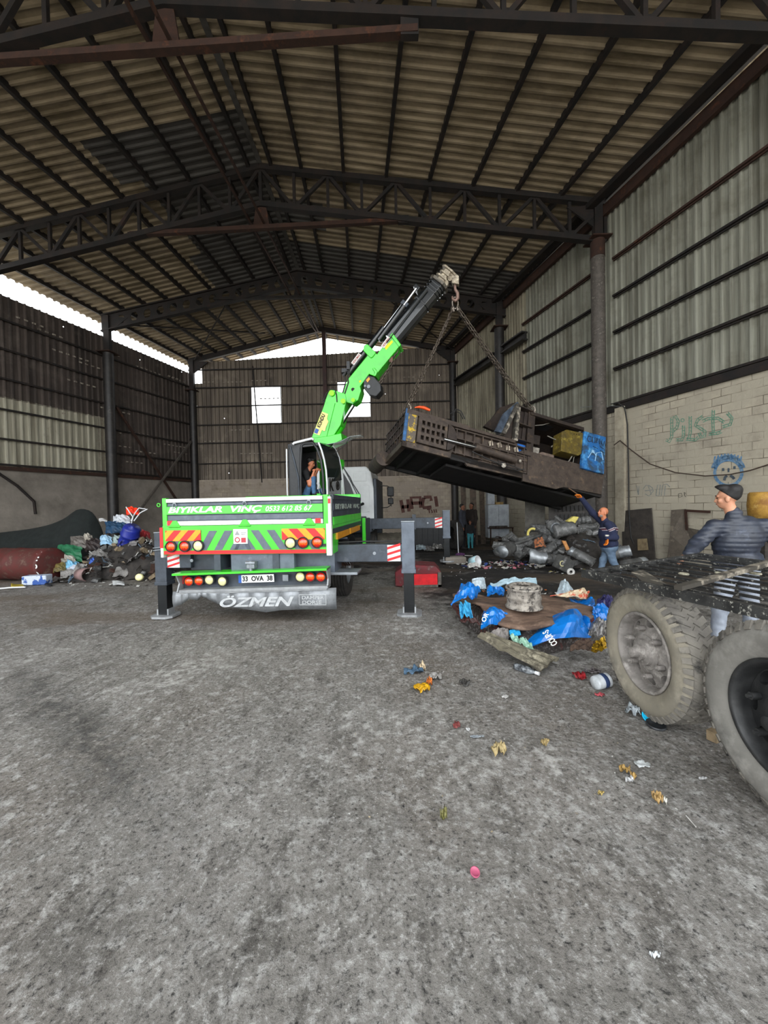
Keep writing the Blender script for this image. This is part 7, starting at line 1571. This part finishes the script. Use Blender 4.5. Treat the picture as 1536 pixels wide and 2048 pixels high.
for k, r_ in enumerate((150, 165, 150)): ribbon(mb, [z7(1148 + (r_ - 8 * k) * cos(a), 1285 + (r_ - 6 * k) * sin(a)) for a in [R(195 + 150 * i / 14) for i in range(15)]], wallp, .07)
for k in range(9): x = 1010 + k * 32; ribbon(mb, [z7(x, 1180 - 26 * sin(pi * k / 8)), z7(x + 12, 1130 - 26 * sin(pi * k / 8))], wallp, .035)
mb.build('blue_graffiti', bl_, wr, world=True)
mb = MB(); ribbon(mb, [z7(1110, 1365), z7(1118, 1335), z7(1138, 1318)], wallp, .06); ribbon(mb, [z7(1170, 1315), z7(1195, 1335), z7(1208, 1352)], wallp, .06); ribbon(mb, [z7(1152, 1245), z7(1152, 1285)], wallp, .04); ribbon(mb, [z7(1150, 1380), z7(1150, 1410)], wallp, .01)
for x in (1100, 1210): ribbon(mb, [z7(x - 12, 1262 if x < 1150 else 1242), z7(x + 12, 1258 if x < 1150 else 1240)], wallp, .07)
mb.build('dark_graffiti', mat('dark_blue_spray', '39434d', '565f66', 10, .9, 0, 0), wr, world=True)
z6 = lambda x, y: (1240 + x / 9.6, 940 + y / 9.6)
mb = MB()
for s in ([(320, 300), (360, 470)], [(365, 310), (350, 480), (330, 400)], [(440, 370), (500, 290), (560, 300), (620, 340), (640, 400), (560, 500), (480, 460)], [(480, 400), (640, 380)], [(540, 300), (600, 470)], [(690, 490), (720, 290), (775, 285), (750, 490), (690, 490)], [(790, 495), (820, 290), (900, 270), (960, 330)], [(850, 500), (870, 300)]): ribbon(mb, [z6(*p) for p in s], wallp, .02)
mb.build('grey_graffiti', mat('grey_spray', '6f7674', '8a8d88', 16, .9, 0, 0), wr, world=True)
mb = MB()
for s in ([(1120, 460), (1180, 445), (1195, 510), (1130, 530), (1118, 460)], [(1230, 430), (1245, 500), (1270, 520)], [(1230, 430), (1258, 440), (1240, 470)]): ribbon(mb, [z6(*p) for p in s], wallp, .012)
mb.build('thin_graffiti', M_ink, wr, world=True)
z5 = lambda x, y: (740 + x / 3.072, 940 + y / 3.072)
mb = MB()
for s in ([(190, 185), (205, 262)], [(232, 180), (240, 255)], [(195, 228), (238, 224)], [(258, 240), (252, 170), (308, 168), (312, 232)], [(255, 205), (310, 202)], [(330, 170), (322, 205), (330, 232), (378, 228)], [(330, 168), (372, 166), (376, 190)], [(402, 162), (412, 225)]): ribbon(mb, [z5(*p) for p in s], gabp, .2)
for s in ([(350, 243), (372, 241)], [(362, 243), (366, 265)], [(376, 242), (384, 262), (376, 262)], [(392, 242), (398, 262)], [(405, 240), (410, 262)]): ribbon(mb, [z5(*p) for p in s], gabp, .07)
mb.build('red_brown_graffiti', mat('red_brown_spray', '4d2f2a', '5f423a', 4, .9, 0, 0), wb, world=True)
# ------------------------------------------------------------------ left rubbish heap
ft2 = lambda x: 1150 - 95 * max(0, min(1, (x - 110) / 150))
o, mf2 = mound('rubbish_mound', 60, 350, lambda x: 1160 + (5 if x < 200 else 0), lambda x: ft2(x) + 10, 'dark layer of rubbish at the bottom of the left heap', 6)
# red drum lying on its side
a = W(30, 1130, 9.9); b = W(102, 1120, 9.6); rd = empty('red_drum', (a.x, a.y, 0), 'dusty red drum lying on its side, white letters at its rim', 'drum'); a.z = b.z = .4; a.x -= .3; mb = MB(); L = (b - a).length
mb.lathe([(.001, 0), (.40, 0), (.41, .02), (.40, .05), (.40, L * .33), (.415, L * .35), (.40, L * .37), (.40, L - .04), (.41, L), (.36, L + .03), (.001, L + .03)], a, b - a, 36); mb.build('shell', mat('dusty_red_drum', '571f1b', '432923', 4, .7, .05, .1, c3='7a5f52', s3=4, lo3=.55, hi3=.72), rd, world=True)
d = (b - a).normalized()
for i, (s, ch) in enumerate((((0, .5), 'G'), ((0, .2), 'H'), ((0, -.1), 'U'), ((0, -.4), 'U'))):
    ang = R(52 - 26 * i); c = b - d * .16 + V((-d.y, -abs(d.x), 0)).normalized() * (.405 * cos(ang)) + V((0, 0, .405 * sin(ang))); n = (c - (b - d * .16)); n.normalize(); x = V((0, 0, 1)).cross(n); y = n.cross(d); lettering(ch, c, y, -d if (y.cross(-d)).dot(n) > 0 else d, .11, .15, M_wink, rd, bold=.05)
for px, lab in ((8, 'brown rusty drum lying beyond the red drum at the left edge'),):
    laycyl(W(-12, 1130, 10.3), W(22, 1128, 10.2), .4, [mat('brown_drum', '3d2c22', '2a1f18', 5, .8)], 'brown_drum', lab, 'drum', .03, 13, None, False)
# tarpaulin slumped along the wall
pts_t = [(-30, 1068), (20, 1062), (60, 1060), (95, 1050), (115, 1043), (135, 1034), (152, 1018), (170, 1015), (186, 1024), (198, 1042), (210, 1070)]; mb = MB(); vs = []
tops = [W(x, y, 11.6 + .5 * (i % 2) * .2) for i, (x, y) in enumerate(pts_t)]; n = len(tops)
for k in range(7):
    for i, p in enumerate(tops): q = V((p.x + .1 * k * .2, p.y - .16 * k + .1 * NZ.noise(V((i, k, 1))), max(0.02, p.z * (1 - (k / 6) ** 1.4) + .05 * NZ.noise(V((i * .8, k * .9, 4)))))); vs.append(q)
mb.add(vs, [(k * n + i, k * n + i + 1, (k + 1) * n + i + 1, (k + 1) * n + i) for k in range(6) for i in range(n - 1)], 0, True)
tag(mb.build('tarpaulin', mat('black_green_netting', '0c1211', '161d1b', 6, .95, 0, .5), loc=(tops[3].x, tops[3].y - .6, 0), solid=.02, subsurf=1), 'black green netting slumped against the left wall behind the red drum', 'tarpaulin')
mb = MB(); mb.tube([PL(-5, 945, PLt(14, 0, .1), nL), PL(35, 972, PLt(14, 0, .1), nL), PL(68, 1003, PLt(14, 0, .1), nL), PL(71, 1028, PLt(14, 0, .1), nL)], .05, 8); thing(mb, 'wall_pipe', M_steel, 'dark bent pipe running down the left concrete wall', 'pipe')
H = [  # px, py, w, h (px), material, name, label, category
 (265, 1024, 24, 14, ('ff3c14', 'd42a0c'), 'orange_cloth', 'bright orange cloth on top of the left heap', 'cloth'),
 (243, 1040, 32, 16, ('c9cdd3', 'a9adb3'), 'white_bag', 'white plastic bag near the top of the left heap', 'bag'),
 (232, 1056, 40, 24, ('123d5e', '0d2c44'), 'blue_bag', 'dark blue sack below the white bag on the left heap', 'sack'),
 (205, 1040, 14, 5, ('d8d8d8', 'b0b0b0'), 'white_strip', 'white strip poking left from the left heap', 'strip'),
 (212, 1082, 22, 18, ('a9c9e0', '7fa9c9'), 'pale_blue_bag', 'pale blue crumpled bag in the middle of the left heap', 'bag'),
 (238, 1082, 24, 16, ('9fb0ac', '7a8a86'), 'grey_bag', 'greenish grey bag left of the blue keg', 'bag'),
 (160, 1086, 36, 24, ('6b655f', '4a4541'), 'grey_sheet', 'grey sheet folded at the left shoulder of the heap', 'sheet'),
 (140, 1108, 46, 34, ('1f6b45', '155235'), 'green_bag', 'green sack with white print left of the heap', 'sack'),
 (134, 1118, 32, 18, ('aba79c', '8a867c'), 'pale_sack', 'pale folded sack in front of the green sack', 'sack'),
 (118, 1136, 26, 20, ('7d6f3d', '4d4424'), 'gold_bag', 'olive gold bag in front of the red drum', 'bag'),
 (145, 1131, 26, 14, ('7fb8d6', '5f9cbd'), 'cyan_packet', 'light blue packet at the foot of the left heap', 'packet'),
 (152, 1140, 36, 18, ('b5bcc9', '949ba8'), 'pale_film', 'pale grey plastic film at the foot of the left heap', 'film'),
 (245, 1092, 16, 28, ('7d5f35', '5a4324'), 'brown_board', 'brown board piece standing below the blue keg', 'board'),
 (258, 1092, 14, 18, ('4d4a46', '35322f'), 'grey_can', 'grey can beside the brown board piece', 'can'),
 (176, 1077, 16, 14, ('b5ada0', '7d766c'), 'pale_mesh', 'pale tangled wire near the left shoulder of the heap', 'wire'),
 (200, 1112, 44, 10, ('7d7a76', '5a5754'), 'flat_tray', 'flat grey tray on the lower slope of the left heap', 'tray'),
 (184, 1090, 30, 26, ('2f2422', '1f1816'), 'dark_box', 'dark brown box beside the green sack', 'box'),
 (186, 1126, 14, 10, ('3d62b8', '2a4a94'), 'blue_wrapper', 'small blue wrapper beside the light blue packet', 'wrapper'),
 (290, 1070, 18, 12, ('a3262c', '6b1a1e'), 'red_wrapper', 'small red wrapper right of the blue keg', 'wrapper'),
 (96, 1168, 12, 4, ('1c1c1e', '101012'), 'black_rod', 'short black rod on the floor in front of the left heap', 'rod'),
 (236, 1166, 22, 7, ('c9cbca', 'a5a7a6'), 'white_disc', 'white lid on the floor before the left heap', 'lid'),
 (34, 1170, 24, 5, ('b5a02c', '8a7a20'), 'yellow_strip', 'flattened yellow strip on the floor near the left edge', 'strip'),
 (80, 1142, 26, 8, ('cfd2d6', 'a5a8ac'), 'white_tray', 'crumpled white tray on the blue and white carton', 'tray')]
mh = {}
for i, (px, py, w_, h_, cc_, nm, lab, cat) in enumerate(H):
    d = 9.5 + max(0, (1155 - py)) * .0125; 
    if py > 1155: d = G(px, py + h_ / 2).y
    crushed(nm, [(px - w_ / 2, py - h_ / 2), (px + w_ / 2, py - h_ / 2 + 2), (px + w_ / 2 + 2, py + h_ / 2), (px - w_ / 2 + 1, py + h_ / 2)], [d + .15, d + .1, d - .15, d - .1], .03, mat(nm, cc_[0], cc_[1], 7, .6, 0, .4), lab, cat, .1 if h_ > 8 else .03, 100 + i, nz=.07 if h_ > 8 else .01, nu=10, nv=7)
kg = W(258, 1076, 10.2); r_ = .22; mb = MB(); ax_ = V((.45, -.3, .75)).normalized(); mb.lathe([(.001, -.36), (r_ * .85, -.36), (r_ * .95, -.32), (r_ * .95, -.14), (r_ * 1.04, -.12), (r_ * .95, -.1), (r_ * .95, .1), (r_ * 1.04, .12), (r_ * .95, .14), (r_ * .93, .32), (r_ * .8, .36), (.05, .37), (.05, .4), (.001, .4)], kg, ax_, 26); thing(mb, 'blue_keg', mat('deep_blue_plastic', '1c2a8a', '162070', 7, .4, 0, .1, c3='7d84b5', s3=6, lo3=.6, hi3=.7), 'deep blue plastic keg at the right of the left heap', 'keg')
c = G(178, 1163); mb = MB(); mb.lathe([(.001, 0), (.14, 0), (.17, .32), (.15, .32), (.13, .04), (.001, .04)], gz(c) + V((-.3, .1, .17)), (1, -.35, .02), 22); thing(mb, 'pink_bucket', mat('dusty_pink_bucket', '8a6f6c', '6f5a58', 6, .7, c3='5a4a48'), 'dusty pinkish bucket lying on its side before the left heap', 'bucket')
c = G(75, 1168); mb = MB(); mb.box(gz(c) + V((0, 0, .12)), (.5, .25, .22), M4.Rotation(.2, 3, 'Z')); cb2 = thing(mb, 'carton', mat('blue_white_carton', 'b9c2cf', '2a4f94', 5, .7, lo=.52, hi=.56), 'blue and white carton on the floor before the red drum', 'carton', bevel=.02)
mb = MB(); p = [W(x, y, d) for x, y, d in ((210, 1132, 10.2), (240, 1128, 10.3), (264, 1144, 9.7), (238, 1152, 9.6))]; mb.prism(p, (0, 0, .03)); thing(mb, 'olive_board', mat('olive_board', '5d5f4c', '4a4b3c', 5), 'olive board lying askew on the lower slope of the left heap', 'board')
mb = MB(); mb.bar(G(222, 1160) + V((0, .1, .08)), G(272, 1152) + V((0, .1, .12)), .04, .04); thing(mb, 'batten', mat('pale_batten', 'a39c8c', '7d766a'), 'pale batten lying at the foot of the left heap', 'batten')
c = G(281, 1162); mb = MB(); mb.lathe([(.08, 0), (.085, .1), (.06, .11), (.001, .11)], gz(c) + V((0, 0, .1)), (.3, -1, .2), 18); thing(mb, 'tin_can', M_lampcl, 'pale yellow tin facing the camera at the foot of the left heap', 'tin')
mb = MB(); mb.tube([G(-10, 1180) + V((0, 0, .02)), G(20, 1177) + V((0, 0, .02)), G(51, 1176) + V((0, 0, .02))], .02, 6); thing(mb, 'white_pipe', M_wpaint, 'white plastic pipe on the floor at the left edge', 'pipe')
for pts, lab in (([(252, 1014, 10.2), (266, 1034, 10.15), (262, 1050, 10.2)], 'thin white rod sticking up left of the orange cloth'), ([(262, 1042, 10.2), (270, 1026, 10.25), (278, 1016, 10.3), (292, 1018, 10.3)], 'white curved wire right of the orange cloth'), ([(268, 1042, 10.2), (280, 1026, 10.2), (295, 1018, 10.2)], 'short pale rod right of the orange cloth')):
    mb = MB(); mb.tube([W(*p) for p in pts] , .015, 6); thing(mb, 'white_rod', M_wpaint, lab, 'rod')
# random scrap filling both slopes of the left heap
MR = [M_dk, M_rubs[0], M_foil, mat('blue_grey_scrap_paint', '5f7486', '3d4a57', 9), M_rust, M_dk, M_pap, mat('tan_scrap', '8a7a62', '5f523f', 9)]
protos2 = []
for k in range(8):
    mb = MB(); random.seed(50 + k)
    if k % 3 == 0: mb.bar((-.5, 0, 0), (.5, .1, .05), .08, .06); mb.bar((0, 0, 0), (.2, .3, .1), .06, .06)
    elif k % 3 == 1: mb.box((0, 0, 0), (.6, .45, .3)); mb.v = [tuple(V(v) + V((random.uniform(-.1, .1), random.uniform(-.1, .1), random.uniform(-.05, .05)))) for v in mb.v]
    else: mb.grid(lambda u, v, k=k: V((u - .5, v - .5, .25 * NZ.noise(V((u * 3, v * 3, k))))), 6, 6); mb.add([(0, 0, -.02), (.01, 0, -.02), (0, .01, -.02)], [(0, 1, 2)])
    o = mb.build('scrap_piece', MR[k]); COL.objects.unlink(o); protos2.append(o)
random.seed(77); k = 0
while k < 200:
    u, v = random.random(), random.random() * .55; p = mf2(u, v)
    if p.z < .01 and v > .1: continue
    o = protos2[k % 8].copy(); COL.objects.link(o); s = random.uniform(.1, .34); o.scale = (s, s, s); o.rotation_euler = (random.uniform(-1, 1), random.uniform(-1, 1), random.uniform(0, 6)); o.location = p + V((0, 0, s * .15)); tag(o, 'small piece of mixed scrap on the left rubbish heap', 'scrap', 'mixed scrap on the left heap'); k += 1
k = 0
while k < 70:
    u, v = random.random(), random.random() * .5; p = mf(u, v); o = protos2[(0, 1, 3, 4, 1, 0, 5)[k % 7]].copy(); COL.objects.link(o); s = random.uniform(.1, .26); o.scale = (s, s, s); o.rotation_euler = (random.uniform(-1, 1), random.uniform(-1, 1), random.uniform(0, 6)); o.location = p + V((0, 0, s * .15)); tag(o, 'small dark piece of scrap between the canisters of the right heap', 'scrap', 'small scrap in the right heap'); k += 1
bits(190, 1166, 150, 8, 60, [M_pap, M_dk, M_foil, M_dk], 'floor_scrap', 'small scrap on the floor along the foot of the left heap', 'scrap', 'scraps before the left heap', size=(.03, .12), seed=15)
# ------------------------------------------------------------------ litter on the floor in front
def flake(px, py, wpx, hpx, c1, c2, name, label, cat, curl=.02, seed=1, rough=.6, trans=0):
    g = G(px, py + hpx / 2); g = gz(g); w_ = wpx / 770 * g.y; h_ = hpx / 770 * g.y * (g.y / 1.7) * .8; h_ = min(h_, w_ * 2.5); mb = MB()
    def fn(u, v):
        e = .75 + .5 * NZ.noise(V((u * 6, v * 6, seed))); x = (u - .5) * w_ * (1 if .2 < v < .8 else e); y = (v - .5) * h_ * (1 if .2 < u < .8 else e)
        q = V((g.x + x, g.y + h_ / 2 + y, 0)); return V((q.x, q.y, fz(q.x, q.y) + .012 + curl * (.5 + NZ.noise(V((u * 4 + seed, v * 4, seed)))) * 1.2))
    mb.grid(fn, 9, 7); return thing(mb, name, mat(name, c1, c2, 40, rough, 0, .3, trans=trans), label, cat, solid=.004)
LT = [(845, 1378, 34, 16, 'e0a80c', '8a6a10', 'yellow_wrapper', 'crumpled yellow wrapper in the floor hollow', 'wrapper', .05), (860, 1366, 12, 14, 'd0722a', 'a3561e', 'orange_scrap', 'small orange scrap at the end of the yellow wrapper', 'scrap', .04), (828, 1344, 40, 12, '46627a', '2d3f50', 'blue_grey_scrap', 'blue grey torn scrap above the yellow wrapper', 'scrap', .05), (846, 1340, 12, 10, 'cdb89a', 'b09a7a', 'beige_scrap', 'beige scrap lying on the blue grey scrap', 'scrap', .06), (872, 1355, 26, 14, '8a8682', 'a9a6a2', 'clear_film', 'clear crumpled film right of the yellow wrapper', 'film', .04),
      (931, 1368, 22, 8, '2a2826', '3d3a37', 'black_rag', 'small black rag on the pale floor patch', 'rag', .03), (1165, 1354, 26, 14, 'a3121c', '3d1216', 'red_black_film', 'red and black crumpled film left of the white tub', 'film', .05), (1190, 1343, 34, 10, '2a2022', '8a8484', 'dark_film', 'dark streaked film behind the white tub', 'film', .04), (1202, 1388, 20, 6, 'b04850', '8f3a40', 'red_film', 'small red film in front of the white tub', 'film', .02),
      (1272, 1429, 24, 16, '9fa6aa', '6f767a', 'clear_wrap', 'crumpled clear wrap beside the cyan lid', 'wrap', .07), (1001, 1505, 30, 18, 'b09d70', '8a7850', 'tan_tissue', 'tan crumpled tissue in the middle of the floor', 'tissue', .06), (1092, 1491, 16, 8, '9a8658', '75633f', 'tan_leaf', 'small tan leaf right of the tan tissue', 'leaf', .03), (1292, 1530, 28, 18, 'b9bcbc', '9ea1a1', 'white_card', 'white card scrap below the right tyre', 'card', .01), (1253, 1546, 22, 10, 'a8874a', '7d6234', 'brown_leaf', 'brown curled leaf left of the white card', 'leaf', .04),
      (1270, 1556, 10, 10, 'a8874a', '7d6234', 'leaf_piece', 'small brown leaf piece beside the curled leaf', 'leaf', .03), (1262, 1565, 14, 10, 'b9b9b9', '9a9a9a', 'white_tissue', 'small white tissue below the brown curled leaf', 'tissue', .03), (1322, 1600, 18, 18, 'b08f5a', '7d6238', 'tan_crumb', 'tan crumb cluster near the right edge of the floor', 'crumb', .04), (1332, 1606, 8, 8, 'd8d4c8', 'b5b1a5', 'white_crumb', 'white crumb beside the tan crumb cluster', 'crumb', .03),
      (915, 1452, 14, 14, '7d3a38', '5a2c2a', 'red_crumb', 'small red crumb on the floor left of centre', 'crumb', .02), (955, 1475, 28, 5, '6f767c', '9aa0a4', 'grey_strip', 'thin grey strip above the tan tissue', 'strip', .01), (937, 1461, 8, 7, 'c9c9c9', 'a5a5a5', 'white_chip', 'white chip above the thin grey strip', 'chip', .01), (1204, 1588, 12, 7, 'b09a5a', '8a753f', 'yellow_crumb', 'yellowish crumb left of the tan crumb cluster', 'crumb', .02), (888, 1638, 14, 10, '6d6a38', '4f4d28', 'green_lump', 'small olive green lump on the bare floor', 'lump', .05), (1312, 1912, 22, 12, 'b9bcbe', '9a9c9e', 'white_feather', 'white feathery scrap near the bottom right', 'scrap', .02),
      (1408, 1560, 16, 5, 'a9a9a9', '8a8a8a', 'pale_chip', 'pale chip on the floor right of the white card', 'chip', .01), (1012, 1394, 14, 8, 'b5b3b0', '9a9895', 'white_streak', 'white streaky chip on the floor below the dirty board', 'chip', .01), (318, 1208, 10, 5, 'b5b3b0', '9a9895', 'pale_flake', 'pale flake on the floor by the left foot plate', 'chip', .01)]
for i, (px, py, w_, h_, a, b, nm, lab, cat, cu) in enumerate(LT): flake(px, py, w_, h_, a, b, nm, lab, cat, cu, i * 1.7)
# bottle, tub, lids, pink cap, ring
c = gz(G(1050, 1345)); bt = empty('plastic_bottle', c, 'empty dark plastic bottle with a white cap on the floor', 'bottle'); a = c + V((-.07, .1, .035)); b = c + V((.09, -.06, .03)); d = (b - a).normalized(); L = (b - a).length
mb = MB(); mb.lathe([(.001, 0), (.03, .0), (.036, .02), (.036, L * .6), (.03, L * .75), (.014, L * .9), (.013, L * .97)], a, d, 18); mb.build('shell', mat('dark_cloudy_plastic', '35383c', '8f9498', 20, .2, 0, .1), bt, world=True)
mb = MB(); mb.cyl(a + d * L * .95, a + d * (L + .03), .018, 14); mb.build('cap', M_wpaint, bt, world=True)
c = gz(G(1205, 1378)); tbx = empty('white_tub', c, 'white plastic tub with a dark blue band lying by the dusty tyre', 'tub'); a = c + V((-.06, .02, .062)); d = V((1, .25, .1)).normalized(); mb = MB(); mb.lathe([(.001, 0), (.056, 0), (.062, .02), (.06, .13), (.064, .14), (.056, .145), (.05, .02), (.001, .02)], a, d, 24); mb.build('shell', mat('dirty_white_plastic', 'c3c7ca', '9ea2a5', 14, .4, 0, .1), tbx, world=True); mb = MB(); mb.lathe([(.0625, .07), (.0635, .072), (.0635, .11), (.0625, .112)], a, d, 24); mb.build('band', mat('navy_band', '1f3358'), tbx, world=True)
def disc(px, py, r, col, name, label, cat, tilt, ring=0, col2=None):
    c = gz(G(px, py)); t = V(tilt).normalized(); c.z += r * (1 - t.z ** 2) ** .5 * .95 + .004; mb = MB()
    prof_ = [(.001, .004), (r * .8, .004), (r * .86, min(.014, r * .25)), (r, min(.014, r * .25)), (r, 0), (r * .98, -.003), (.001, -.003)] if not ring else [(r * ring, 0), (r * ring, .012), (r, .012), (r, 0), (r * ring, 0)]
    mb.lathe(prof_, c, t, 28); return thing(mb, name, mat(name, col, col2 or col, 12, .4, 0, .02), label, cat)
disc(1299, 1440, .05, '12b0dc', 'cyan_disc', 'bright cyan round lid leaning by the dusty tyre', 'lid', (-.35, -.6, .7))
disc(1312, 1452, .065, '232426', 'black_ring', 'black round rim lying under the cyan lid', 'lid', (0, -.1, 1), col2='35373a')
disc(950, 1750, .022, 'a8506a', 'pink_disc', 'small pink bottle cap lying on the bare floor', 'bottle cap', (.1, -.3, 1), col2='8f3f58')
mb = MB(); a, b = gz(G(1145, 1672)), gz(G(1162, 1684)); mb.tube([a + V((0, 0, .006)), b + V((0, 0, .006))], .003, 5); thing(mb, 'black_twig', M_dk, 'thin black twig on the bare floor', 'twig')
mb = MB(); a, b = gz(G(1372, 1630)), gz(G(1392, 1652)); mb.tube([a + V((0, 0, .006)), b + V((0, 0, .006))], .003, 5); thing(mb, 'pale_twig', M_pap, 'thin pale twig near the tan crumb cluster', 'twig')
bits(1000, 1480, 560, 200, 200, [M_pap, mat('pale_stone', '9a9894', '7d7b77', 9), M_dk, mat('tan_stone', '8a7d66')], 'floor_chip', 'tiny pale or dark chip scattered on the bare floor', 'chip', 'chips on the bare floor', size=(.005, .02), seed=31)
bits(900, 1330, 80, 60, 60, [M_pap, M_pap, M_dk], 'pale_crumb', 'tiny white crumb on the pale floor patch before the outrigger foot', 'crumb', 'crumbs on the pale patch', size=(.006, .025), seed=33)
